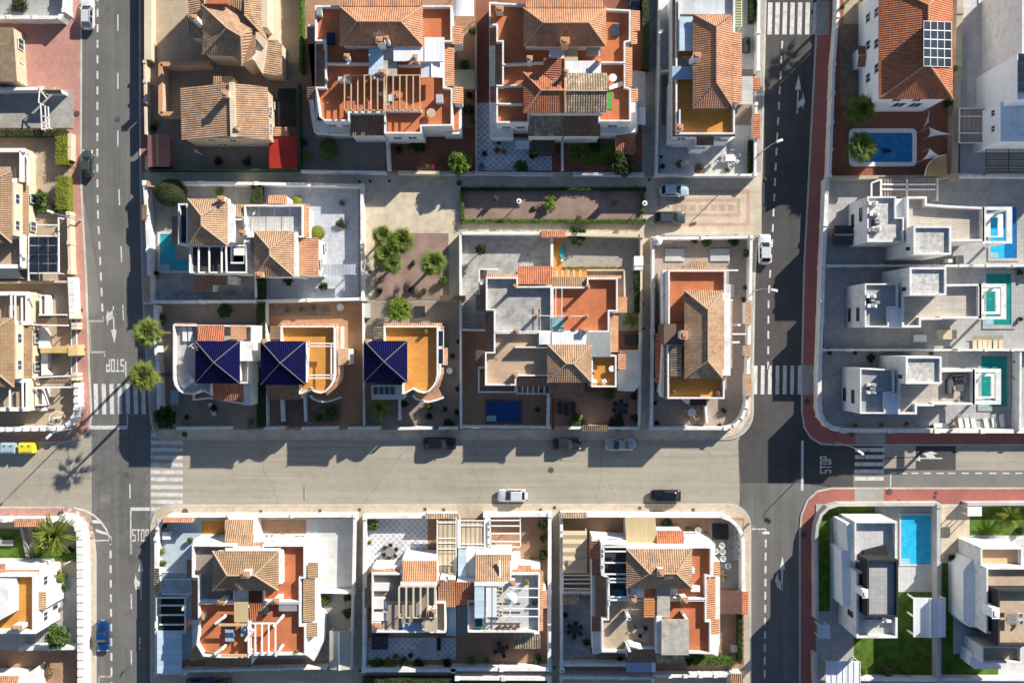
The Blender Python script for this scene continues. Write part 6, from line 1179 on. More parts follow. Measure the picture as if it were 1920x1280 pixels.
for x, y, l in ((973, 377, 'ring shaped white garden lamp inside the hedged bed'), (1209, 381, 'ring shaped white garden lamp at the right end of the hedge'), (1054, 1256, 'ring shaped white lamp in the bottom alley')):
    q = P(x, y, 3.0); t = thing('garden_lamp', l, 'lamp', (q.x, q.y, 0), 'ring shaped garden lamps'); m = MB(); m.tube([(q.x, q.y, 0), (q.x, q.y, 2.9)], .06, 8); m.build('pole', GREYM, t)
    m = MB(); m.lathe((q.x, q.y, 2.75), [(.20, 0), (.36, .02), (.38, .14), (.34, .22), (.2, .24)], 20); s_ = m.build('lamp_shade', WTRIM, t); m = MB(); m.lathe((q.x, q.y, 2.98), [(.14, 0), (.14, .05), (.05, .08)], 12); m.build('cap', DARK, s_)
for x, y, x2, y2, l in ((121, 1057, 96, 1070, 'white lamp post by the flower bed at the lower left house'), (367, 283, 362, 281, 'white lamp post in the dark yard below the tan gabled house')): 
    b = P(x, y, 3.2); t = thing('lamp_post', l, 'lamp', (b.x, b.y, 0)); m = MB(); m.tube([(b.x, b.y, 0), (b.x, b.y, 3.1)], .06, 8); m.build('pole', WTRIM, t); k = MB(); k.lathe((b.x, b.y, 3.05), [(.1, 0), (.25, .1), (.25, .25), (.05, .35)], 12); k.build('lantern', GREYM, t)
# ======================= POOLS =======================
W1 = watermat('turquoise pool water', (.03, .30, .36), (.04, .38, .43)); W2 = watermat('deep blue pool water', (.004, .04, .17), (.006, .055, .22)); W3 = watermat('bright blue pool water', (.02, .36, .60), (.04, .46, .70)); W4 = watermat('green blue pool water', (.01, .21, .19), (.015, .27, .24)); W5 = watermat('royal blue pool water', (.008, .13, .36), (.014, .19, .46))
def pool(label, o, i, water, cop=None, round_=0, z=.37):
    t = thing('swimming_pool', label, 'swimming pool', P((o[0]+o[2])/2, (o[1]+o[3])/2, 0)); a, b = [rect(*q, z) for q in (o, i)]
    m = MB()
    def rr(r, d):
        if not d: return r
        out = []
        for k in range(4):
            p, c, n = r[k-1], r[k], r[(k+1) % 4]; u = (p-c).normalized()*d; v = (n-c).normalized()*d
            for s in range(5): th = s/4; out.append(c+u*(1-th)**2+v*th**2)
        return out
    A, B = rr(a, round_), rr(b, round_*.5 if round_ else 0)
    if not round_: A, B = a, b
    n = len(A)
    for k in range(n):
        j = (k+1) % n; m.face([A[k], A[j], B[j], B[k]]); m.face([setz([A[k]], .1)[0], setz([A[j]], .1)[0], A[j], A[k]]); m.face([B[k], B[j], setz([B[j]], .1)[0], setz([B[k]], .1)[0]])
    m.build('coping', cop or LGREYFL, t); m = MB(); c = B[0]*.5+B[-1]*.5; c = (b[0]+b[3])/2; m.tube([c+Vector((-.25, 0, z)), c+Vector((-.1, 0, z+.5)), c+Vector((.25, 0, z+.45)), c+Vector((.3, 0, z-.05))], .03, 5); m.build('ladder_rail', GREYM, t); m = MB(); e = min(1.4, (b[1]-b[0]).length*.3); m.box((b[0].x+e/2, b[0].y+.45, z-.09), e, .8, .035); m.build('steps', M('pool step tiles', (.30, .52, .60)), t); m = MB(); m.face(setz(B, z-.07)); w_ = m.build('water', water, t); return t, w_
pool('turquoise pool in the left hand plot beside the brown pyramid roof', (295, 434, 362, 512), (300, 439, 357, 507), W1)
t_ = patio(GREYPAVE, (329, 458, 362, 486), z=.36)
pool('dark blue rectangular pool in front of the central double house', (910, 750, 979, 793), (912, 752, 976, 790), W2, M('dark pool edge', (.12, .09, .08)))
pool('rounded blue pool with a dolphin figure under the palm', (1592, 241, 1719, 312), (1600, 249, 1711, 304), W5, WTRIM, .8)
fr(1540, 0, 3.766); m = MB(); dz = .306
m.face(F3((405, 1028, dz), (425, 1045, dz), (455, 1052, dz), (485, 1058, dz), (503, 1066, dz), (485, 1078, dz), (455, 1082, dz), (432, 1070, dz), (418, 1050, dz))); m.face(F3((470, 1060, dz), (464, 1040, dz), (482, 1056, dz))); m.face(F3((432, 1070, dz), (425, 1090, dz), (445, 1078, dz)))
tag(m.build('pool_mosaic', M('dark blue mosaic', (.004, .02, .10)), None), 'dark blue leaping dolphin figure inlaid in the rounded pool', 'mosaic')
fr(1400, 320, 3.692)
t, w_ = pool('two tone blue pool of the topmost cubic villa', (1672, 240, 1890, 625), (1688, 250, 1870, 605), W3, GREYFL); m = MB(); m.face(pts((1785, 250, 1870, 605), .306)); m.build('deep_water', W5, t)
pool('green blue pool of the middle cubic villa', (1635, 690, 1862, 1095), (1658, 712, 1832, 1066), W4, GREYFL)
fr(1500, 480, 3.555); pool('green blue pool of the lowest cubic villa', (1185, 640, 1410, 1032), (1210, 665, 1382, 1003), W4, GREYFL)
fr(1400, 800, 3.692); pool('bright turquoise rectangular pool beside the black framed villa', (1058, 598, 1290, 962), (1070, 610, 1278, 950), W3, LGREYFL)
fr(); pool('teal pool strip at the upper right corner beside the tall villa', (1835, -60, 1930, 6), (1840, -55, 1925, 3), W4, WTRIM)
# ======================= CARS =======================
RUB = M('tyre rubber', (.015, .015, .015), bump=0); LAMPF = glassy('headlamp glass', (.6, .62, .65)); LAMPR = glassy('red lamp glass', (.45, .01, .01)); CARGL = glassy('car glass', (.012, .018, .024), rough=.05)
def car(label, x, y, ang, col, L=4.25, Wd=1.78, Ht=1.46, kind='hatch', metal=.3, z=.0, glass=None, roofc=None, group='parked cars', cat='car', name='parked_car'):
    g0 = P(x, y, 1.0); t = thing(name, label, cat, (0, 0, 0), group); pm = paint('paint '+label[:24], col, metal); glass = glass or CARGL
    hl, hw = L/2, Wd/2; n = 17; st = [-hl+L*i/(n-1) for i in range(n)]
    hood = {'hatch': .30, 'suv': .29, 'sedan': .30, 'van': .16}[kind]; tail = {'hatch': .06, 'suv': .05, 'sedan': .20, 'van': .03}[kind]
    zb0 = .92 if kind in ('hatch', 'sedan') else 1.02
    m = MB(); rings = []
    for xx in st:
        e = abs(xx)/hl; w = hw*(1-.16*max(0, (e-.72)/.28)**2.2-.02*e); s = xx/hl
        zb = zb0 - (.22*max(0, (s-.3)/.7)**1.3 if s > 0 else .10*max(0, (-s-.55)/.45)) ; zl = .24+.10*max(0, (e-.8)/.2)
        if e > .995: zb -= .10
        sec = [(-w*.9, zl), (-w, zl+.16), (-w, zb*.72), (-w*.95, zb-.06), (-w*.80, zb), (0, zb+.025), (w*.80, zb), (w*.95, zb-.06), (w, zb*.72), (w, zl+.16), (w*.9, zl)]
        rings.append([Vector((xx, a, b)) for a, b in sec])
    k = len(rings[0]); vs = [p for r in rings for p in r]; fs = [(i*k+j, (i+1)*k+j, (i+1)*k+(j+1) % k, i*k+(j+1) % k) for i in range(n-1) for j in range(k)]
    fs += [tuple(range(k)), tuple(range((n-1)*k, n*k))[::-1]]; m.add(vs, fs); m.build('body', pm, t, True)
    xf, xr = hl-L*hood*.98, -hl+L*tail+.12            # greenhouse base, front and rear
    tf, tr = xf-.62, xr+.42 if kind != 'van' else xr+.12
    if kind == 'sedan': tr = xr+.62
    bw, tw = hw*.90, hw*.74; zr = Ht-.03
    base = [(xf, bw*.78), (xf-.25, bw), (xr+.15, bw*.97), (xr, bw*.82)]; top = [(tf, tw*.84), (tf-.18, tw), (tr+.15, tw*.97), (tr, tw*.85)]
    def both(q): return q+[(a, -b) for a, b in q[::-1]]
    B = [Vector((a, b, zb0-.05)) for a, b in both(base)]; T = [Vector((a, b, zr)) for a, b in both(top)]
    m = MB(); m.prism(B[::-1], T[::-1]); m.build('window_band', glass, t)
    R0 = [Vector((p.x*.985+.0, p.y*.985, zr)) for p in T]; R1 = [Vector((p.x*.93, p.y*.9, zr+.05)) for p in T]; m = MB(); m.prism(R0[::-1], R1[::-1]); rf = m.build('roof', roofc or pm, t)
    m = MB()
    for i, j in ((0, 0), (1, 1), (6, 6), (7, 7), (2, 2), (3, 3), (4, 4), (5, 5)): m.beam(B[i]+Vector((0, 0, .03)), T[j]+Vector((0, 0, .03)), .07, .05)
    for s in (-1, 1): m.beam(Vector(((tf+tr)/2, s*tw*.99, zr+.01)), Vector(((xf+xr)/2-.05, s*bw*.985, zb0)), .08, .05)
    m.build('pillars', pm, t)
    for s in (-1, 1):
        for xx in (hl-L*.19, -hl+L*.19):
            w_ = MB(); c = Vector((xx, s*(hw-.12), .31)); w_.tube([c-Vector((0, .1, 0)), c+Vector((0, .1, 0))], .31, 16); wh = w_.build('wheel', RUB, t); r_ = MB(); r_.tube([c+Vector((0, s*.08, 0)), c+Vector((0, s*.115, 0))], .19, 12); r_.build('rim', GREYM, wh)
        q = MB(); q.ball((hl-.22, s*hw*.70, .66), .17, .20, .09, 8, 5); q.build('headlight', LAMPF, t, True); q = MB(); q.box((-hl+.10, s*hw*.74, .66), .14, .26, .22); q.build('tail_light', LAMPR, t)
        q = MB(); q.ball((xf-.22, s*(hw+.08), zb0+.04), .09, .12, .08, 8, 5); q.build('mirror', pm, t, True)
    q = MB(); q.box((hl-.10, 0, .34), .16, Wd*.5, .14); q.build('grille', DARK, t); q = MB(); q.box((-hl+.0, 0, .5), .04, .48, .11); q.build('number_plate', WTRIM, t)
    q = MB(); q.beam(Vector((xf+.02, -hw*.7, zb0+.02)), Vector((xf+.02, hw*.7, zb0+.02)), .10, .03); q.build('wiper_panel', DARK, t)
    if kind == 'suv' or kind == 'van':
        for s in (-1, 1): q = MB(); q.beam(Vector((tf-.1, s*tw*.9, zr+.11)), Vector((tr+.2, s*tw*.9, zr+.11)), .05, .05); q.build('roof_rail', DARK, rf)
    t.location = (g0.x*1.0, g0.y, z); t.rotation_euler = (0, 0, math.radians(ang)); return t
for a in (('white multi purpose car parked at the top of the left road', 163, 25, 90, (.75, .78, .80), 4.5, 1.85, 1.6, 'suv'), ('small dark green grey car half on the pink pavement', 162, 305, 90, (.07, .09, .09), 3.9, 1.68, 1.45, 'hatch'),
    ('pale silver blue hatchback in the upper bay of the patterned car park', 1264, 356, 0, (.50, .60, .68), 4.3, 1.8, 1.5, 'hatch'), ('dark teal grey car in the lower bay of the patterned car park', 1256, 408, 0, (.07, .09, .095), 4.5, 1.82, 1.5, 'suv'),
    ('white car parked beside the right road', 1435, 467, 90, (.78, .79, .78), 4.35, 1.8, 1.45, 'hatch'), ('black estate car, leftmost of three parked under the wall', 824, 832, 0, (.012, .013, .016), 4.7, 1.85, 1.55, 'suv'),
    ('small black car with pale bonnet edge, middle of three parked under the wall', 1063, 833, 0, (.03, .035, .035), 4.1, 1.75, 1.42, 'hatch'), ('silver car, rightmost of three parked under the wall', 1164, 833, 180, (.40, .43, .46), 4.4, 1.8, 1.4, 'sedan'),
    ('white car parked along the sunny tan pavement', 961, 929, 180, (.80, .82, .82), 4.25, 1.8, 1.45, 'hatch'), ('black car with red tail lights parked along the sunny tan pavement', 1249, 930, 180, (.015, .016, .025), 4.3, 1.8, 1.5, 'suv'),
    ('blue car half on the lower left tan pavement', 191, 1193, 270, (.008, .055, .20), 4.5, 1.82, 1.45, 'sedan'), ('black car at the top edge in the alley by the second double house', 1190, 2, 270, (.03, .05, .07), 4.2, 1.78, 1.45, 'hatch'),
    ('dark blue car cut off at the bottom edge of the lower left block', 376, 1283, 0, (.05, .07, .11), 4.2, 1.78, 1.45, 'hatch'), ('brown car cut off at the bottom edge of the lower left block', 416, 1283, 0, (.20, .10, .06), 2.6, 1.6, 1.45, 'van')):
    car(*a, z=.14 if a[1] > 1240 and a[2] < 420 and a[1] < 1280 or a[2] < 10 or a[2] > 1270 else .02)
# recycling bins
for x, lab, c in ((14, 'pale blue recycling bank at the left edge of the street', (.35, .45, .52)), (48, 'yellow recycling bank at the left edge of the street', (.70, .62, .04))):
    q = P(x, 840, 1.5); t = thing('recycling_bin', lab, 'recycling bin', (q.x, q.y, 0), 'recycling banks'); mt = M('bin plastic '+lab[:6], c, var=.08, rough=.45, bump=0)
    m = MB(); m.box((q.x, q.y, .12), 1.9, 1.5, 1.35); m.build('body', mt, t); m = MB()
    pr = [(-.75, 1.47), (-.5, 1.62), (.5, 1.62), (.75, 1.47)]
    m.add([Vector((q.x+sx*1.0, q.y+yy, zz)) for sx in (-1, 1) for yy, zz in pr], [(0, 1, 2, 3), (7, 6, 5, 4), (0, 4, 5, 1), (1, 5, 6, 2), (2, 6, 7, 3), (3, 7, 4, 0)]); ld = m.build('lid', mt, t)
    for s in (-.45, .45): k = MB(); k.lathe((q.x+s, q.y+.3, 1.61), [(.13, 0), (.13, .03)], 12); k.build('opening', DARK, ld)
    for s in (-.8, .8): k = MB(); k.beam(Vector((q.x+s, q.y-.7, 1.66)), Vector((q.x+s, q.y+.7, 1.66)), .08, .06); k.build('hinge_bar', mt, ld)
# ======================= VEGETATION =======================
def leaves(m, c, rx, ry, rz, n, s, rnd, lean=.0):
    for _ in range(n):
        while True:
            d = Vector((rnd.uniform(-1, 1), rnd.uniform(-1, 1), rnd.uniform(-1, 1)))
            if .25 < d.length < 1: break
        p = Vector((c[0]+d.x*rx, c[1]+d.y*ry, c[2]+d.z*rz)); nn = (d.normalized()+Vector((rnd.gauss(0, .5), rnd.gauss(0, .5), rnd.gauss(.3, .5)))).normalized()
        u = nn.orthogonal().normalized(); u = Matrix.Rotation(rnd.uniform(0, 6.28), 3, nn) @ u; v = nn.cross(u); a = s*rnd.uniform(.6, 1.3); b = a*.55
        m.face([p-u*a, p-v*b, p+u*a, p+v*b])
def bush_proto(mat, seed, n=900, s=.10, clumps=16):
    rnd = random.Random(seed); t = thing('shrub', 'x', 'shrub', (0, 0, 0)); m = MB()
    for k in range(clumps):
        a = rnd.uniform(0, 6.28); r = .62*math.sqrt(rnd.random()); z = rnd.uniform(.35, .95)*(1.05-.4*r); q = rnd.uniform(.26, .44)
        leaves(m, (r*math.cos(a), r*math.sin(a), z), q, q, q*.8, n//clumps, s, rnd)
    m.build('foliage', mat, t); m = MB()
    for k in range(5): a = k*1.3; m.tube([(0, 0, 0), (.25*math.cos(a), .25*math.sin(a), .5), (.4*math.cos(a), .4*math.sin(a), .85)], .05, 5, .015)
    m.build('stem', BARK, t); return t
def tree_proto(mat, seed, n=2600, s=.07, clumps=34, name='tree'):
    rnd = random.Random(seed); t = thing(name, 'x', 'tree', (0, 0, 0)); m = MB(); b = MB(); b.tube([(0, 0, 0), (.03, .02, .7), (0, 0, 1.15)], .085, 8, .05)
    for k in range(clumps):
        a = k*2.4; r = .74*math.sqrt((k+.5)/clumps); z = 1.25+.62*math.cos(r*1.6)*rnd.uniform(.3, 1.1); q = rnd.uniform(.16, .28); x, y = r*math.cos(a), r*math.sin(a)
        leaves(m, (x, y, z), q, q, q*.8, n//clumps, s, rnd)
        if k % 4 == 0: b.tube([(0, 0, .75), (x*.5, y*.5, z*.8), (x, y, z)], .035, 5, .01)
    m.build('crown', mat, t); b.build('trunk', BARK, t); return t
def palm_proto(mat, seed, hh, nf=44, R_=2.0, crown_only=False, fan=True):
    rnd = random.Random(seed); t = thing('palm_tree', 'x', 'palm', (0, 0, 0)); m = MB(); b = MB()
    b.tube([(0, 0, 0), (.05, .0, hh*.3), (-.03, .04, hh*.7), (0, 0, hh)], .26, 10, .17); b.lathe((0, 0, hh-.5), [(.17, 0), (.34, .25), (.28, .6), (.1, .8)], 10)
    for k in range(nf):
        a = k*2.39996+rnd.uniform(-.2, .2); u_ = k/nf; e = math.radians(80-100*u_+rnd.uniform(-7, 7)); L = R_*(.06+.44*math.sqrt(u_))*rnd.uniform(.9, 1.1)
        d = Vector((math.cos(a)*math.cos(e), math.sin(a)*math.cos(e), math.sin(e))); o = Vector((0, 0, hh+.1)); tip = o+d*L+Vector((0, 0, -.1*L)); up = Vector((0, 0, 1))
        b.tube([o, tip], .03, 4); side = d.cross(up).normalized(); nn = side.cross(d).normalized(); fl = R_*rnd.uniform(.42, .5)
        if fan:         # stiff folded fan, slit towards the tips
            nb = 13
            for j in range(nb):
                th = math.radians(-62+124*j/(nb-1)); dd = (d*math.cos(th)+side*math.sin(th)+Vector((0, 0, rnd.uniform(-.08, .08)))).normalized(); ln = fl*(.42+.72*math.cos(th)**2)*rnd.uniform(.85, 1.15); pr = dd.cross(nn).normalized(); w = .042*fl/.9*(1+(j%2)*.3)
                mid = tip+dd*ln*.45-nn*.02; end = tip+dd*ln+Vector((0, 0, -.22*ln)); m.face([tip, mid+pr*w+nn*.03, end, mid]); m.face([tip, mid, end, mid-pr*w+nn*.03])
        else:
            for j in range(20):
                f = j/19; p = o.lerp(o+d*R_, f)+Vector((0, 0, -.5*f*f*R_*.6))
                for s in (-1, 1): dd = (side*s+d*.7+Vector((0, 0, -.25))).normalized(); ln = .62*(1-.6*abs(f-.4)); m.face([p, p+dd*ln*.5+d*.09, p+dd*ln, p+dd*ln*.5-d*.09])
    m.build('fronds', mat, t); b.build('trunk', BARK, t); return t
def hedge(label, x0, y0, x1, y1, z, mat, dens=34):
    rnd = random.Random(label); A, C = P(x0, y1, z), P(x1, y0, z); t = thing('hedge', label, 'hedge', ((A.x+C.x)/2, (A.y+C.y)/2, 0)); m = MB(); w, h = C.x-A.x, C.y-A.y; nx, ny = max(2, int(w/.5)), max(2, int(h/.5))
    m.prism([Vector((x, y, .1)) for x, y in ((A.x+.12, A.y+.12), (C.x-.12, A.y+.12), (C.x-.12, C.y-.12), (A.x+.12, C.y-.12))], [Vector((x, y, z-.12)) for x, y in ((A.x+.12, A.y+.12), (C.x-.12, A.y+.12), (C.x-.12, C.y-.12), (A.x+.12, C.y-.12))])
    def leaf(p, nn):
        nn = (nn+Vector((rnd.gauss(0, .55), rnd.gauss(0, .55), rnd.gauss(.1, .5)))).normalized(); u = nn.orthogonal().normalized(); v = nn.cross(u); a = rnd.uniform(.06, .12); m.face([p-u*a, p-v*a*.6, p+u*a, p+v*a*.6])
    for _ in range(int(w*h*dens*2)): x, y = rnd.uniform(A.x, C.x), rnd.uniform(A.y, C.y); leaf(Vector((x, y, z+.10*math.sin(x*2.1)*math.cos(y*1.7)+rnd.uniform(-.12, .08))), Vector((0, 0, 1)))
    for _ in range(int((w+h)*z*dens)):
        zz = rnd.uniform(.2, z); k = rnd.randrange(4); x, y = rnd.uniform(A.x, C.x), rnd.uniform(A.y, C.y)
        if k == 0: x = A.x
        elif k == 1: x = C.x
        elif k == 2: y = A.y
        else: y = C.y
        leaf(Vector((x+rnd.gauss(0, .06), y+rnd.gauss(0, .06), zz)), Vector(((-1, 0), (1, 0), (0, -1), (0, 1))[k]+(0,)))
    m.build('foliage', mat, t); return t
fr()
BP = {}; mats_ = {'dk': L_DK, 'md': L_MD, 'lt': L_LT, 'yl': L_YL, 'ol': L_OL, 'dry': L_DRY, 'pk': L_PINK}
def bush(k, x, y, r, z, label, cat='shrub'):
    """round plant seen at x, y with radius r (picture units) and height z"""
    if k not in BP: BP[k] = bush_proto(mats_[k], sum(map(ord, k)))
    q = P(x, y, z*.6); rr = r/S; o = use(BP[k], (q.x, q.y, .14), (x*7+y) % 6.28, (rr, rr, z/1.2), label, 'garden shrubs'); o['category'] = cat; return o
TP = {}
def tree(k, x, y, r, z, label):
    if k not in TP: TP[k] = tree_proto(mats_[k], 5+sum(map(ord, k)))
    q = P(x, y, z*.8); rr = r/S; o = use(TP[k], (q.x, q.y, .14), (x*3+y) % 6.28, (rr, rr, z/1.9), label, 'garden trees'); return o
def palm(p, x, y, hh, sc, label, rz=0):
    q = P(x, y, hh*sc); return use(p, (q.x, q.y, .14), rz, sc, label, 'palm trees')
PT = palm_proto(L_PALMY, 3, 10.0, 34, 2.5); PS = palm_proto(L_PALM, 4, 3.6, 36, 2.35); PY = palm_proto(L_PALMY, 6, 3.0, 40, 3.0, fan=False)
palm(PT, 276, 624, 10, 1.0, 'upper of the two tall palms leaning over the left street wall', .3); palm(PT, 270, 706, 10, 1.0, 'lower of the two tall palms, beside the zebra crossing', 2.1)
palm(PT, 1662, -45, 10, .95, 'tall palm behind the orange hipped villa at the top edge, nearer', 1.0); palm(PT, 1700, -110, 10, .95, 'tall palm behind the orange hipped villa at the top edge, farther', 4.0)
palm(PS, 724, 478, 3.6, 1.0, 'left palm of the dense cluster in the gravel bed', 0); palm(PS, 754, 452, 3.6, .98, 'right palm of the dense cluster in the gravel bed', 1.5); palm(PS, 718, 441, 3.6, .8, 'small top palm of the dense cluster in the gravel bed', 3); palm(PS, 736, 494, 3.6, .8, 'lower palm of the dense cluster in the gravel bed', 2.5)
palm(PS, 812, 493, 3.6, 1.0, 'single round palm on the right of the gravel bed', 4); palm(PS, 1615, 207, 3.6, 1.15, 'upper round palm beside the orange hipped villa', 1); palm(PS, 1615, 276, 3.6, 1.15, 'lower round palm overhanging the rounded dolphin pool', 5)
palm(PY, 103, 1002, 3.0, 1.0, 'big feathery palm at the rounded lower left street corner', 0); palm(PY, 712, 765, 3.0, .6, 'thin feathery palm in the shade before the right cobalt roofed house', 2); palm(PY, 1893, 968, 3.0, .6, 'thin palm casting a long shadow on the lawn, right edge', 1)
for a in (
 ('lt', 862, 306, 27, 4.2, 'bright green tree at the right end of the rust patio, by the white tunnel canopy'), ('lt', 748, 580, 28, 3.2, 'bright green tree behind the right cobalt roofed house'), ('dk', 310, 782, 26, 3.2, 'round dark green tree at the corner by the left zebra crossing'),
 ('md', 107, 1193, 27, 4.5, 'green tree in the yard by the blue parked car'), ('md', 1080, 288, 19, 3.4, 'tall bushy green tree left of the dark green back garden'), ('ol', 1168, 310, 26, 3.0, 'olive tree spilling over the alley wall, right of the dark green garden'), ('md', 1160, 292, 12, 3.4, 'small bright topped tree next to the olive tree in the alley corner'),
 ('ol', 902, 467, 13, 3.2, 'small slim tree on the grey stamped patio'), 
 ('md', 1142, 738, 14, 2.4, 'small green tree above the black chairs on the terracotta patio'), ('dk', 422, 583, 17, 2.2, 'round dark shrub tree behind the left cobalt roofed house')): tree(*a)
def clipped(mat, x, y, r, z0, z1, label, ry=None):
    rnd = random.Random(x); q = P(x, y, (z0+z1)/2); R_ = r/S; Ry = (ry or r)/S; t = thing('clipped_tree', label, 'clipped tree', (q.x, q.y, .14)); m = MB(); c = Vector((q.x, q.y, (z0+z1)/2)); hz = (z1-z0)/2; m.ball(c, R_*.93, Ry*.93, hz*.9, 20, 10)
    for _ in range(int(R_*Ry*900)):
        u = Vector((rnd.gauss(0, 1), rnd.gauss(0, 1), rnd.gauss(.4, 1))).normalized(); p = c+Vector((u.x*R_, u.y*Ry, u.z*hz))*rnd.uniform(.9, 1.03); nn = (u+Vector((rnd.gauss(0, .5), rnd.gauss(0, .5), rnd.gauss(.2, .4)))).normalized(); v = nn.orthogonal().normalized(); w_ = nn.cross(v); a = rnd.uniform(.05, .11); m.face([p-v*a, p-w_*a*.6, p+v*a, p+w_*a*.6])
    m.build('crown', mat, t); m = MB(); m.tube([(q.x, q.y, .1), (q.x, q.y, (z0+z1)/2)], .12, 8, .08); m.build('trunk', BARK, t)
clipped(L_OL, 320, 361, 31, 1.9, 3.4, 'wide flat clipped dark olive tree at the top left corner of the pool plot', 26); clipped(L_MD, 615, 280, 18, .4, 2.6, 'clipped round dark tree in the back garden of the orange hipped double house', 19); clipped(L_YL, 595, 437, 14, .2, 1.9, 'big yellow green ball shrub beside the lower orange roof'); clipped(L_YL, 556, 377, 11, .2, 1.5, 'yellow green ball shrub above the pale tiled roof terrace')
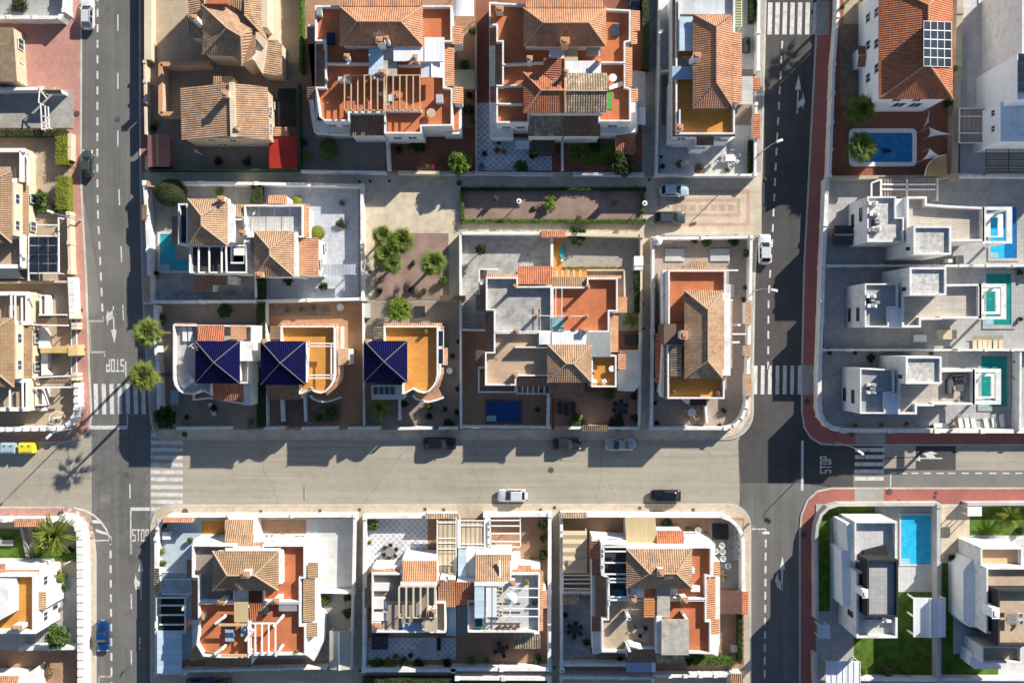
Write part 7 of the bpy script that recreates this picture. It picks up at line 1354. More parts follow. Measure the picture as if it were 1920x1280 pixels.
for a in (
 ('lt', 410, 362, 12, 1.2, 'leafy plant behind the brown pyramid roof of the pool house'), 
 ('md', 606, 538, 11, 1.2, 'small green shrub in the blue grey yard, lower side'), ('dk', 541, 527, 12, 1.3, 'bare dark shrub in the shaded part of the blue grey yard'), ('ol', 640, 418, 13, .9, 'straggly bare shrub in a square bed of the blue grey yard'), ('dry', 641, 381, 7, .6, 'small plant in a square bed near the top of the blue grey yard'),
 ('md', 302, 597, 14, 1.4, 'green shrub by the upper tall palm'), ('dk', 294, 512, 6, 1.0, 'small dark plant by the turquoise pool edge'), ('md', 78, 368, 17, 2.2, 'round green shrub between the left edge house and the clipped hedge'),
 ('ol', 35, 8, 24, 1.4, 'green shrub in the grey tiled yard, top left corner'), ('lt', 576, 292, 11, 1.5, 'light green shrub by the lower end of the green fence'), ('dk', 568, 268, 10, 1.8, 'dark shrub by the green fence above the light green one'),
 ('dk', 410, 302, 11, .9, 'round black looking shrub in the shaded yard of the tan gabled house'), ('ol', 462, 303, 12, .8, 'dim shrub by the red canopy in the shaded yard'), ('dk', 288, 240, 8, .8, 'dim shrub by the street wall of the tan gabled house'), ('yl', 292, 232, 7, .9, 'yellowish plant by the street wall of the tan gabled house'),
 ('dk', 785, 270, 22, 1.2, 'dark creeping shrub under the balcony of the orange hipped double house'), ('dk', 748, 280, 9, 1.0, 'small dark plant left of the creeping shrub on the rust patio'), ('dry', 826, 304, 9, .8, 'dry potted plants beside the bright green tree') ,
 ('md', 886, 60, 10, 2.6, 'green climber between the two double houses, upper piece'), ('md', 872, 122, 14, 2.4, 'green climber between the two double houses above the olive canopy'), ('ol', 880, 205, 14, 2.2, 'green shrub between the two double houses below the olive canopy'), ('dk', 880, 178, 9, 2.0, 'dark shrub beside the olive canopy lower end'), ('md', 888, 228, 9, 1.4, 'narrow shrub left of the blue lattice patio'),
 ('dk', 909, 288, 7, .9, 'round potted plant on the left edge of the blue lattice patio'), ('md', 975, 315, 18, 1.0, 'green planting along the bottom of the blue lattice patio'), ('dk', 935, 264, 9, .8, 'dark plants under the balcony by the blue lattice patio'), ('dk', 1000, 290, 12, .8, 'dark plants right of the blue lattice patio'), ('dk', 1115, 275, 14, .8, 'low dark planting on the dark green garden lawn'),
 ('md', 1166, 214, 12, 1.6, 'green shrub on the terrace beside the green mat'), ('dry', 1312, 318, 14, .5, 'row of small potted plants along the bottom of the narrow lot'), ('dry', 1274, 307, 9, .8, 'reddish spiky potted plant on the patio of the narrow lot'), ('dk', 1240, 294, 4, .7, 'small dark potted plant at the alley side of the narrow lot'), ('md', 1365, 320, 6, .6, 'small green plant below the white garden table'),
 ('lt', 1032, 382, 17, 1.6, 'bright shrub in the middle of the hedged gravel bed'), ('lt', 1152, 382, 7, .8, 'small round shrub near the right end of the hedged gravel bed'), ('dry', 1086, 408, 7, .6, 'small dry plant in the hedged gravel bed, middle'), ('dk', 1000, 392, 7, .5, 'small dark plant in the hedged gravel bed, left of the bright shrub') , ('dry', 930, 372, 7, 2.4, 'thin bare sapling in the hedged gravel bed'),
 ('ol', 711, 546, 9, 1.0, 'spiky plant in the lower left corner of the palm gravel bed'), ('dk', 772, 543, 9, 1.0, 'dark plant at the foot of the palm gravel bed'), ('md', 795, 546, 7, .9, 'small green plant at the foot of the palm gravel bed'), ('md', 829, 526, 11, 1.5, 'dark spiky plant below the single round palm'), ('ol', 774, 493, 7, .8, 'small agave between the palms'), 
 ('dk', 1083, 440, 24, 2.2, 'dark climber over the cream wall of the rubble garden'), ('lt', 1180, 600, 17, 1.6, 'bright shrub in the narrow bed of the rubble garden'), ('dk', 1194, 540, 8, 2.2, 'dark hedge plant along the cream alley wall') , ('md', 1083, 792, 18, 1.6, 'green shrub by the tiled gate on the terracotta patio'), ('dk', 1155, 793, 20, .9, 'dark planting at the foot of the terracotta patio'), ('ol', 1192, 784, 12, 1.2, 'olive shrub in the lower right corner of the terracotta patio'), ('dk', 1188, 742, 9, 1.2, 'dark shrub beside the white sheet canopy'), ('dk', 1008, 768, 7, 1.8, 'dark narrow shrub right of the dark blue pool'),
 ('md', 1325, 451, 13, 1.3, 'green shrub under the top wall of the long brown hipped house'), ('ol', 1302, 450, 9, 1.0, 'small reddish plant under the top wall of the long brown hipped house'), ('dk', 1375, 452, 14, 1.0, 'dark planting under the top wall, right, near the white parked car'), ('md', 1398, 475, 10, 1.8, 'tall green plant beside the white parked car wall'), ('md', 1396, 540, 6, .9, 'small plant by the street lamp wall'), ('md', 1394, 562, 6, .8, 'second small plant by the street lamp wall') , ('dk', 1228, 755, 6, .8, 'dark plant in the alley corner of the long brown hipped house'), ('dk', 1358, 771, 5, .6, 'small potted plant on the terracotta drive, long brown hipped house'),
 ('dk', 1232, 792, 6, .9, 'small dark plant at the lower alley corner of the long brown hipped house'), ('ol', 1350, 797, 6, .6, 'small plant by the curved wall'),
 ('md', 624, 772, 17, 1.6, 'olive green shrub in front of the middle cobalt roofed house'), ('md', 597, 782, 9, 1.2, 'small plant left of the olive green shrub, middle cobalt roofed house'), ('dk', 758, 757, 9, 1.2, 'dark shrub on the small patio of the right cobalt roofed house'), ('md', 803, 758, 12, 1.6, 'green shrub under the curved balcony of the right cobalt roofed house'), ('dk', 804, 780, 10, 1.2, 'dark round shrub under the curved balcony of the right cobalt roofed house'), ('dk', 835, 767, 7, 1.0, 'dark shrub right of the small dark path'), ('dk', 857, 772, 8, 1.6, 'dark shrub on the wall right of the right cobalt roofed house'), ('dk', 858, 728, 7, 1.6, 'dark shrub by the white round table'), ('dk', 842, 795, 14, .8, 'low dark planting at the street wall, right cobalt roofed house'), ('pk', 828, 612, 7, 2.6, 'pink flowering shrub beside the upper solar panel'), ('lt', 836, 646, 5, 3.0, 'small bright plant between the two solar panels'), ('dk', 860, 640, 7, 1.4, 'dark shrub in the grey yard by the central double house'), ('yl', 798, 623, 6, 7.2, ''),
 ('dk', 350, 782, 6, 1.2, 'narrow dark plants in front of the left cobalt roofed house'), ('dk', 400, 765, 9, 1.4, 'dark potted shrub under the porch of the left cobalt roofed house'), ('dry', 470, 795, 10, .6, 'dry plants by the street wall of the left cobalt roofed house'),
 ('md', 306, 987, 9, 1.2, 'dark green plant at the curved corner of the pale blue courtyard'), ('yl', 303, 1032, 9, 1.2, 'yellow green shrub in the planter of the pale blue courtyard'), ('md', 303, 1057, 9, 1.2, 'green shrub below the yellow one in the pale blue courtyard'), ('md', 356, 1012, 7, 1.2, 'small green shrub by the curved white wall of the pale blue courtyard'), ('md', 609, 1124, 12, 1.4, 'green shrub at the top of the rubble yard'), ('dk', 652, 1150, 13, 1.8, 'dark shrub by the alley wall of the rubble yard'), ('dk', 652, 1120, 10, 1.6, 'dark shrub in the upper right corner of the rubble yard'), ('lt', 559, 1222, 5, 7.0, ''),
 ('md', 699, 983, 14, 1.8, 'green shrub in the corner of the white lattice patio'), ('md', 787, 1038, 8, 1.2, 'green plant beside the beige tiled roof on the lattice patio'), ('yl', 693, 1016, 6, 1.6, 'yellow plant on the left wall of the lattice patio'), ('dk', 1018, 983, 12, 2.4, 'top dark cypress like shrub on the right terracotta strip'), ('dk', 1019, 1010, 9, 2.2, 'middle dark shrub on the right terracotta strip'), ('dk', 1018, 1041, 12, 2.4, 'lower dark shrub on the right terracotta strip'), ('dk', 990, 1056, 15, .8, 'dark planting at the foot of the right terracotta strip'),
 ('lt', 886, 1236, 10, 1.2, 'bright shrub left at the bottom of the terracotta patio'), ('lt', 914, 1237, 7, .7, 'small bright plant right of the bright shrub, bottom terracotta patio'), ('md', 1006, 1235, 11, 1.0, 'green shrub at the lower right of the terracotta patio'), 
 ('lt', 729, 1243, 15, 1.4, 'yellow green shrub, middle of the bottom planting, lattice patio'), ('md', 706, 1244, 14, 1.4, 'green shrub at the left end of the bottom planting, lattice patio'), ('md', 757, 1240, 10, 1.2, 'bright shrub right in the bottom planting, lattice patio'), ('dk', 785, 1244, 14, 1.3, 'dark shrub in the bottom planting under the grey canopy'), ('dk', 838, 1242, 11, 1.6, 'dark shrub at the right end of the bottom planting, lattice patio'),
 ('dk', 1100, 1204, 9, .9, 'round dark plant beside the dark table of the lower right plot'), ('dk', 1060, 1152, 7, .9, 'dark plant on the left alley wall of the lower right plot'), ('dk', 1250, 980, 14, .8, 'dark rubbish pile plant by the red roof, lower right plot'), ('dk', 1292, 1240, 9, 1.2, 'dark end of the bottom hedge, lower right plot'),
 ('lt', 112+2, 1082, 11, 1.6, 'flowering green shrub beside the white lamp post, lower left'), ('yl', 108, 1072, 8, 1.3, 'yellow flowers beside the white lamp post, lower left'), ('md', 120, 1098, 9, 1.2, 'green shrub below the yellow flowers, lower left'), ('dry', 108, 1142, 9, 1.0, 'brownish plants in the bed by the white house, lower left'), ('dry', 88, 1258, 16, 1.0, 'dry shrub cluster at the lower left corner yard'), ('dk', 132, 1030, 9, 1.2, 'dark shrub beside the big feathery palm'),
 ('lt', 1788, 130, 9, 2.4, 'green shrub beside the tan wall of the orange hipped villa'), ('md', 1788, 152, 10, 2.0, 'second green shrub beside the tan wall, lower'), ('md', 1785, 215, 9, 1.2, 'green shrub at the lower end of the tan wall'), ('dk', 1777, 193, 9, 3.0, 'dark shrub at the corner of the orange hipped villa'), ('dk', 1795, 52, 7, 1.6, 'small dark plant on the tan wall, upper'), ('md', 1579, 15, 5, 1.6, 'green strip plant by the white panelled wall'),
 ('dk', 1634, 671, 11, 1.3, 'dark round thing like shrub behind the lowest cubic villa'), ('dk', 1905, 678, 8, 1.2, 'upper round shrub by the green blue pool at the right edge'), ('dk', 1905, 708, 8, 1.2, 'middle round shrub by the green blue pool at the right edge'), ('dk', 1905, 742, 8, 1.2, 'lower round shrub by the green blue pool at the right edge'), ('dk', 1912, 510, 8, 1.4, 'dark shrub at the top right of the middle villa pool'), ('dk', 1913, 598, 6, 1.0, 'small dark shrub beside the middle villa pool'),
 ('yl', 1620, 1257, 9, 1.5, 'yellowing shrub on the left of the lower right lawn'), ('dry', 1665, 1258, 12, 1.6, 'bare brown shrub in the middle of the lower right lawn'), ('lt', 1700, 1252, 11, 1.6, 'bright yellow green shrub on the right of the lower right lawn'), ('dk', 1912, 995, 10, 1.0, 'dark shrub under the thin palm at the right edge'), ('dk', 1785, 1045, 9, .9, 'dark shrub by the grey path corner between the lower right villas'),
 ('md', 1240+178, 12, 5, 1.8, 'green climber on the upper right street wall')):
    if a[5]: bush(*a)
for a in (('olive clipped hedge along the top of the left edge plot', -80, 241, 120, 255, 1.8, L_OL), ('bright clipped hedge beside the pink pavement, upper piece', 103, 251, 127, 309, 1.9, L_YL), ('bright clipped hedge beside the pink pavement, lower piece', 104, 330, 128, 393, 1.9, L_YL), ('dim low hedge in the corner behind the lower bright hedge', 62, 384, 104, 398, 1.0, L_MD),
    ('dark hedge between the tan villa plot and the orange hipped house', 560, -60, 567, 132, 2.4, L_MD), ('clipped dark green hedge across the top of the pool plot', 469, 346, 491, 381, 1.9, L_OL), ('narrow dark hedge between the pool plot and the blue grey yard', 480, 522, 495, 562, 1.9, L_DK), ('tall dark hedge between the left and middle cobalt roofed houses', 480, 566, 497, 800, 2.2, L_DK),
    ('hedge along the top of the gravel bed', 866, 350, 1210, 358, .9, L_DK), ('hedge at the left end of the gravel bed', 863, 356, 871, 412, .9, L_MD), ('long hedge along the bottom of the gravel bed', 866, 410, 1210, 419, .9, L_MD), ('hedge at the right end of the gravel bed', 1202, 357, 1210, 398, .9, L_MD),
    ('mossy hedge strip under the rubble garden', 1056, 500, 1165, 504, .4, L_MD), ('dark hedge along the cream alley wall of the rubble garden', 1190, 510, 1201, 585, 1.8, L_DK), ('dark hedge right of the second double house alley', 1204, -60, 1218, 130, 1.8, L_OL), ('dark hedge in the street corner of the narrow lot', 1404, 262, 1414, 322, 1.4, L_DK), ('dark hedge by the upper right street wall', 1405, -60, 1416, 40, 1.6, L_DK),
    ('dark hedge along the wall below the brown lean-to', 1384, 1150, 1394, 1243, 1.8, L_DK), ('bright green hedge at the bottom right of the lower right plot', 1300, 1230, 1375, 1247, 1.4, L_MD), ('long olive hedge at the very bottom edge', 680, 1270, 856, 1300, 1.5, L_OL), ('low bright hedge at the very bottom edge, right part', 858, 1275, 1026, 1300, 1.2, L_MD)): hedge(*a)
# ======================= GARDEN AND ROOF FURNITURE =======================
def sd_(a):
    return ['right', 'upper right', 'upper', 'upper left', 'left', 'lower left', 'lower', 'lower right'][int(((math.degrees(a) % 360)+22.5)//45) % 8]
CH = {}
def chair(mat, key):
    t = thing('garden_chair', 'x', 'chair', (0, 0, 0)); m = MB(); m.box((0, 0, .42), .5, .5, .06); m.build('seat', mat, t); m = MB(); m.beam(Vector((-.25, -.25, .9)), Vector((-.25, .25, .9)), .06, .45); m.build('backrest', mat, t)
    for s in (-1, 1): m = MB(); m.beam(Vector((-.22, s*.26, .66)), Vector((.22, s*.26, .66)), .05, .05); m.build('armrest', mat, t)
    for x in (-.2, .2):
        for y in (-.2, .2): m = MB(); m.box((x, y, 0), .05, .05, .42); m.build('leg', mat, t)
    return t
def place_chair(x, y, z, rz, mat, label, group):
    if mat.name not in CH: CH[mat.name] = chair(mat, 0)
    q = P(x, y, z+.5); return use(CH[mat.name], (q.x, q.y, z), rz, 1, label, group)
def table(x, y, z, r, mat, label, n=0, cm=None, what='', square=None, legm=None, umb=None):
    q = P(x, y, z+.7); t = thing('garden_table', label, 'table', (q.x, q.y, z)); m = MB()
    if square: m.box((q.x, q.y, z+.7), square[0], square[1], .06)
    else: m.lathe((q.x, q.y, z+.7), [(r, 0), (r*1.02, .03), (r, .06)], 20)
    m.build('table_top', mat, t); m = MB(); m.lathe((q.x, q.y, z), [(.3, 0), (.06, .08), (.06, .7)], 10); m.build('leg', legm or mat, t)
    rr = r+.32
    for k in range(n):
        a = k*2*math.pi/n+.4; rx, ry = (rr, rr) if not square else (square[0]/2+.35, square[1]/2+.35); px, py = x+rx*math.cos(a)*S*FR[2]/(1-z/H), y-ry*math.sin(a)*S*FR[2]/(1-z/H)
        place_chair(px, py, z, a+math.pi, cm, sd_(a)+' '+what, 'chairs round '+label[:30])
    return t
def lounger(x, y, z, rz, mat, label, group='sun loungers'):
    k = 'L'+mat.name
    if k not in CH:
        t = thing('sun_lounger', 'x', 'sun lounger', (0, 0, 0)); m = MB(); m.box((-.25, 0, .28), 1.35, .62, .08); m.build('cushion', mat, t); m = MB(); m.add([Vector(v) for v in ((.42, -.31, .3), (.42, .31, .3), (1.0, .31, .62), (1.0, -.31, .62), (.42, -.31, .38), (.42, .31, .38), (1.0, .31, .7), (1.0, -.31, .7))], [(0, 1, 2, 3), (7, 6, 5, 4), (0, 4, 5, 1), (1, 5, 6, 2), (2, 6, 7, 3), (3, 7, 4, 0)]); m.build('backrest', mat, t)
        for xx in (-.8, .5):
            for s in (-.27, .27): m = MB(); m.box((xx, s, 0), .06, .06, .28); m.build('leg', mat, t)
        CH[k] = t
    q = P(x, y, z+.4); return use(CH[k], (q.x, q.y, z), rz, 1, label, group)
def parasol(x, y, z, r, mat, label, hh=2.3, n=8):
    q = P(x, y, z+hh); t = thing('parasol', label, 'parasol', (q.x, q.y, z)); m = MB(); c = Vector((q.x, q.y, z+hh+.35))
    for k in range(n): a0, a1 = [2*math.pi*(k+j)/n for j in (0, 1)]; m.face([c, c+Vector((r*math.cos(a0), r*math.sin(a0), -.45)), c+Vector((r*math.cos(a1), r*math.sin(a1), -.45))])
    m.build('canopy', mat, t); m = MB(); m.tube([(q.x, q.y, z), (q.x, q.y, z+hh+.4)], .03, 6); m.lathe((q.x, q.y, z), [(.28, 0), (.28, .08), (.05, .12)], 10); m.build('pole', GREYM, t); return t
def antenna(x, y, z, hh=1.8, rz=.5):
    m = MB(); q = P(x, y, z+hh); m.tube([(q.x, q.y, z), (q.x, q.y, z+hh)], .03, 5); d = Vector((math.cos(rz), math.sin(rz), 0)); n = Vector((-d.y, d.x, 0)); c = Vector((q.x, q.y, z+hh-.1)); m.tube([c-d*.6, c+d*.7], .02, 4)
    for k in range(6): p = c-d*.5+d*.2*k; m.tube([p-n*.3, p+n*.3], .014, 4)
    t = thing('antenna', 'television antenna '+ANT.pop(0), 'antenna', (q.x, q.y, z), 'roof antennas'); m.build('mast', GREYM, t)
ANT = ['on the orange hipped double house near its tall chimney', 'on the long narrow house near its chimney', 'behind the left cobalt roof on the white terrace', 'on the red terrace divider of the central double house', 'on the sand tiled hip, lower left double house', 'on the brown hip of the lower right double house', 'on the mottled roofed double house', 'on the lower left white house yard roof']
for a in ((706, 62, 9.6, 2.2, .4), (1302, 122, 9.5, 1.6, 1.2), (366, 650, 8.4, 2.0, 2.0), (975, 622, 7.2, 1.8, 2.6), (448, 1100, 9.2, 2.2, 2.4), (1255, 1083, 9.4, 1.2, .1), (1040, 150, 9, 1.5, .8)): antenna(*a)
WP = M('white plastic', (.74, .74, .72), var=.04, rough=.45, bump=0); DKF = M('dark woven furniture', (.045, .045, .05), var=.2); GRT = M('grey table top', (.25, .23, .22)); DKR = M('dark rattan', (.07, .055, .05), var=.2)
table(1370, 296, .14, .6, WP, 'white garden table on the patio of the long narrow house', 6, WP, 'white chair round the garden table of the long narrow house', square=(1.5, 1.0))
table(1288, 304, .14, .35, WP, 'small round white table on the patio of the narrow house, with two stools', 2, WP, 'white stool by the small round table of the narrow house')
table(731, 1034, .14, .65, GRT, 'round dark table with dark chairs on the white lattice patio', 6, DKR, 'dark chair round the table on the white lattice patio')
table(728, 184+0, 6.4, .6, M('pale teal cloth', (.50, .66, .68)), 'pale teal table under the right timber pergola', 3, WP, 'white chair at the pale teal table under the timber pergola', square=(1.3, .9))
table(1297, 773, .14, .6, WP, 'round white table below the long brown hipped house', 5, WOODV, 'timber chair round the white table below the long brown hipped house')
table(1163, 764, .14, .6, DKF, 'round dark table on the warm terracotta patio', 6, DKF, 'dark chair round the dark table on the terracotta patio')
table(1147, 691, 6.4, .42, WP, 'oval white table on the small ochre terrace, central double house', 0, WP, '')
place_chair(1115, 714, 6.4, 1.0, WP, 'left white armchair on the small ochre roof terrace', 'white armchairs on the ochre terrace'); place_chair(1133, 714, 6.4, 2.0, WP, 'right white armchair on the small ochre roof terrace', 'white armchairs on the ochre terrace')
for i, (x, y) in enumerate(((1050, 764), (1062, 767), (1075, 765))): lounger(x, y, .14, math.pi/2, DKF, ('left', 'middle', 'right')[i]+' black sofa piece in the shade of the terracotta patio', 'black sofa pieces')
table(1078, 1180, .14, .6, DKF, 'round dark table in the grey side patio, lower right plot', 6, DKF, 'dark chair round the table of the grey side patio, lower right plot')
table(1201, 1181, 6.4, .45, DKF, 'small dark table on the sand coloured roof terrace', 3, DKF, 'dark chair at the small table on the sand coloured roof terrace')
table(940, 1217, .14, .55, DKF, 'round dark table on the bottom terracotta patio', 4, DKF, 'dark chair round the table on the bottom terracotta patio')
table(1895, 1160, 9.2, .5, GRT, 'grey square table on the black framed roof deck, lower right corner', 0, DKF, '', square=(1.1, 1.4)); place_chair(1912, 1152, 9.2, 3.1, WP, 'upper pale chair beside the grey roof deck table, right edge', 'roof deck chairs'); place_chair(1913, 1165, 9.2, 3.1, WP, 'lower pale chair beside the grey roof deck table, right edge', 'roof deck chairs'); place_chair(1880, 1152, 9.2, 0, DKF, 'dark chair left of the grey roof deck table', 'roof deck chairs')
table(1725, 634, .14, .4, WP, 'long white table beside the middle cubic villa', 0, WP, '', square=(1.9, 1.0), legm=DARK); table(843, 695, .14, .45, WP, 'round white table in the grey yard left of the central double house', 0, WP, ''); table(638, 576, .14, .5, WP, 'round white tub table on the rust patio behind the middle cobalt house', 0, WP, '')
table(808, 212, 6.4, .62, M('tan straw', (.55, .42, .28)), 'round straw table on the right terrace of the orange hipped double house', 0); table(1149, 146, 6.4, .55, WP, 'round white table on the terrace by the mottled roof', 0); lounger(1154, 161, 6.4, .3, WP, 'white lounger on the terrace by the mottled roof')
for x, y, z, a, l in ((346, 627, 6.4, 1.6, 'left white lounger at the top of the white curved terrace'), (357, 627, 6.4, 1.6, 'right white lounger at the top of the white curved terrace'), (352, 719, 6.4, .6, 'lower white lounger on the white curved terrace'), (360, 712, 6.4, 2.3, 'tilted white lounger on the white curved terrace'), (398, 768, .14, 1.9, 'pale lounger in the shade under the left cobalt roofed house')): lounger(x, y, z, a, WP, l)
for i, x in enumerate((1828, 1838, 1847, 1856, 1867, 1877)): lounger(x, 642, .14, 1.57, M('sand cushion', (.62, .52, .38)), 'sand coloured sun lounger by the middle villa, number %s from the left' % ('one', 'two', 'three', 'four', 'five', 'six')[i], 'sand sun loungers')
for i, x in enumerate((1801, 1813, 1825, 1849, 1864, 1879)): lounger(x, 789, .14, 1.75, WP, 'white sun lounger by the lowest villa, number %s from the left' % ('one', 'two', 'three', 'four', 'five', 'six')[i], 'white sun loungers')
lounger(1763, 797, .14, 0, WP, 'white sofa by the bottom wall of the lowest villa', 'white patio sofa')
# sofa corner on the lowest villa deck
q = P(1795, 722, 7.2); t = thing('corner_sofa', 'rounded dark corner sofa on the roof deck of the lowest villa', 'sofa', (q.x, q.y, 6.6)); m = MB(); cc = [Vector((q.x-1.3, q.y-1.2, 7.25)), Vector((q.x-1.35, q.y+.6, 7.25)), Vector((q.x-.7, q.y+1.3, 7.25)), Vector((q.x+1.2, q.y+1.35, 7.25))]
for a, b in zip(cc, cc[1:]): m.beam(a, b, .22, .62)
m.build('backrest', DKF, t); m = MB(); m.prism([Vector((q.x+x, q.y+y, 6.62)) for x, y in ((-1.25, -1.2), (-.4, -1.2), (-.4, .4), (1.2, .45), (1.2, 1.25), (-.6, 1.2), (-1.25, .5))], [Vector((q.x+x, q.y+y, 7.0)) for x, y in ((-1.25, -1.2), (-.4, -1.2), (-.4, .4), (1.2, .45), (1.2, 1.25), (-.6, 1.2), (-1.25, .5))]); m.build('seat', M('grey cushion', (.12, .12, .13)), t)
for k in range(3): m = MB(); m.box((q.x-.1+k*.5, q.y+.85, 7.0), .42, .4, .16); m.build('cushion', DKF, t)
table(1800, 727, 6.6, .45, M('grey cushion', (.12, .12, .13)), 'square dark coffee table inside the corner sofa', 0, None, '', square=(.9, .9)); place_chair(1804, 745, 6.6, 1.9, DKF, 'dark armchair below the corner sofa on the roof deck', 'roof deck armchair')
# roof plant on the cubic villas
for n_, (f, pl) in enumerate((((1400, 320, 3.692), ((875, 225), (885, 300), (895, 358), (870, 410), (900, 400))), ((1400, 320, 3.692), ((862, 868), (868, 935), (865, 898), (900, 912))), ((1500, 480, 3.555), ((482, 860), (480, 905), (470, 882), (515, 890))))):
    fr(*f)
    for i, (x, y) in enumerate(pl):
        q = P(x, y, 7.6); t = thing('roof_unit', ('solar water heater', 'air conditioning unit', 'dark ventilation box', 'small white cabinet', 'slanted white panel')[i]+' on the front roof of the '+('topmost', 'middle', 'lowest')[n_]+' cubic villa', 'roof unit', (q.x, q.y, 7.0), 'roof units'); mt = (WTRIM, WTRIM, DARK, GREYM, WTRIM)[i]; m = MB()
        m.box((q.x, q.y, 7.05), 1.3 if i != 2 else .8, .5 if i != 2 else .7, .7); m.build('casing', mt, t); m = MB(); m.box((q.x+.1, q.y, 7.75), .5, .35, .06); m.build('grille', GREYM, t)
fr()
# stacked white tubs
n_ = 0
for x, y in ((1382, 996), (1382, 1007), (1381, 1019), (1381, 1031), (1381, 1044), (1354, 1022), (1342, 1033), (1355, 1034), (1356, 1047), (1366, 1061), (1309, 993)):
    q = P(x, y, .8); t = thing('tub', ['topmost', 'second', 'third', 'fourth', 'lowest', 'top', 'left', 'right', 'lower', 'single', 'lone'][n_]+' white tub '+('in the column by the curved wall' if n_ < 5 else 'in the loose group by the red terrace' if n_ < 9 else 'lying below the loose group' if n_ == 9 else 'beside the yellow pile near the street wall'), 'tub', (q.x, q.y, .14), 'white tubs'); n_ += 1
    m = MB(); m.lathe((q.x, q.y, .14), [(.26, 0), (.42, .62), (.45, .66), (.38, .66), (.30, .3)], 16); m.build('shell', WP, t); m = MB(); m.lathe((q.x, q.y, .4), [(.30, 0), (.30, .02)], 12); m.build('shade_disc', M('tub shade', (.20, .19, .18)), t)  # grey disc coloured as the shade inside the open tub
def boxthing(name, cat, label, x, y, z, sx, sy, sz, mat, mat2=None, rz=0, lid='lid'):
    q = P(x, y, z+sz); t = thing(name, label, cat, (q.x, q.y, z)); m = MB(); m.box((q.x, q.y, z), sx, sy, sz, rz); m.build('body', mat, t); m = MB(); m.box((q.x, q.y, z+sz), sx*1.04, sy*1.04, .06, rz); m.build(lid, mat2 or mat, t); return t
boxthing('trampoline', 'mat', 'square black mat on a low frame in the yard of white tubs', 1350, 996, .14, 2.2, 2.2, .3, DARK, DARK, 0, 'mat'); boxthing('grill', 'grill', 'dark covered grill table on the blue grey lattice, left', 712, 1204, .14, 2.2, 1.9, .8, DKF, M('charcoal cover', (.07, .065, .065)))
t = build('canopy', 'grey two tone garden canopy over the blue grey lattice patio', 804, 1213, 'canopy'); fr(660, 950, 3.88); deckroof(t, 'roof_sheet', M('grey canopy cloth', (.40, .40, .40)), [(500, 990), (520, 945), (612, 950), (615, 1092), (498, 1095)], 2.3); posts(t, ((505, 1000), (608, 1000), (505, 1088), (608, 1088)), 2.2); fr()
boxthing('dining_set', 'bench', 'black bench right of the grey canopy', 823, 1207, .14, .5, 1.7, .5, DARK, DARK); boxthing('cooler', 'cabinet', 'white cabinet in the pale blue courtyard', 312, 1004, .14, 1.1, 1.0, .9, WP, WP); boxthing('bench', 'bench', 'pale bench on the lawn at the lower left edge', 12, 1017, .14, 1.9, .8, .45, M('grey wood', (.40, .37, .34)))
boxthing('hvac', 'utility box', 'upper black box in the side yard of the narrow house', 1400, 77, .14, .9, 1.0, .9, DARK, DARK); boxthing('hvac', 'utility box', 'lower black box in the side yard of the narrow house', 1400, 91, .14, .9, 1.0, .9, DARK, DARK)
for a in ((1265, 478, 2.7, 1.7, 'left grey rectangular grave like slab on the mauve tiles'), (1350, 478, 2.7, 1.7, 'right grey rectangular slab on the mauve tiles'), (1369, 545, 1.2, 1.8, 'smaller grey slab beside the red roof terrace')): boxthing('stone_slab', 'slab', a[4].replace('grave like ', ''), a[0], a[1], .27, a[2], a[3], .06, GREYFL, M('slab grey', (.50, .50, .49)))
parasol(1233, 451, .14, .75, M('grey white cloth', (.70, .69, .66)), 'folded round parasol in the top left corner, long brown hipped house'); boxthing('freezer', 'chest', 'white chest against the top wall, long brown hipped house', 1251, 450, .14, 1.6, .7, .8, WP, M('slab grey', (.5, .5, .49)))
q = P(1054, 471, .9); t = thing('paddle_board', 'turquoise paddle board leaning on the ochre path', 'board', (q.x, q.y, .14)); m = MB(); m.prism([Vector((q.x+.32*math.sin(k*.5236)*1.0, q.y+1.1*math.cos(k*.5236), .5)) for k in range(12)], [Vector((q.x+.32*math.sin(k*.5236), q.y+1.1*math.cos(k*.5236), .6)) for k in range(12)]); m.build('hull', M('turquoise board', (.02, .35, .42)), t); m = MB(); m.box((q.x, q.y-1.3, .14), .3, .3, .5); m.build('stand', WP, t)
boxthing('hot_tub', 'hot tub', 'dark covered round tub in the side yard by the milky canopy', 1183, 637, .14, 1.7, 1.5, .8, DARK, DKF); boxthing('planter', 'planter', 'cream planter bed with plants by the wall above right cobalt house', 787, 585, .14, 1.5, 1.7, .5, WHITE, DARK); boxthing('bin_store', 'box', 'grey box in the corner above the right cobalt roofed house', 687, 582, .14, 1.0, 2.0, 1.2, GREYM, M('slab grey', (.5, .5, .49)))
boxthing('outdoor_kitchen', 'patio structure', 'cream framed day bed beside the middle cubic villa', 1776, 627, .14, 2.6, 1.3, .7, WP, M('sand cushion', (.62, .52, .38))); boxthing('pump_house', 'box', 'small grey pump box between the two upper cubic villas', 1800, 487, .14, 1.0, 1.2, .9, GREYM, GREYFL); boxthing('pump_house', 'box', 'low white box left of the grey pump box', 1778, 489, .14, 1.1, .5, .6, WP, WP)
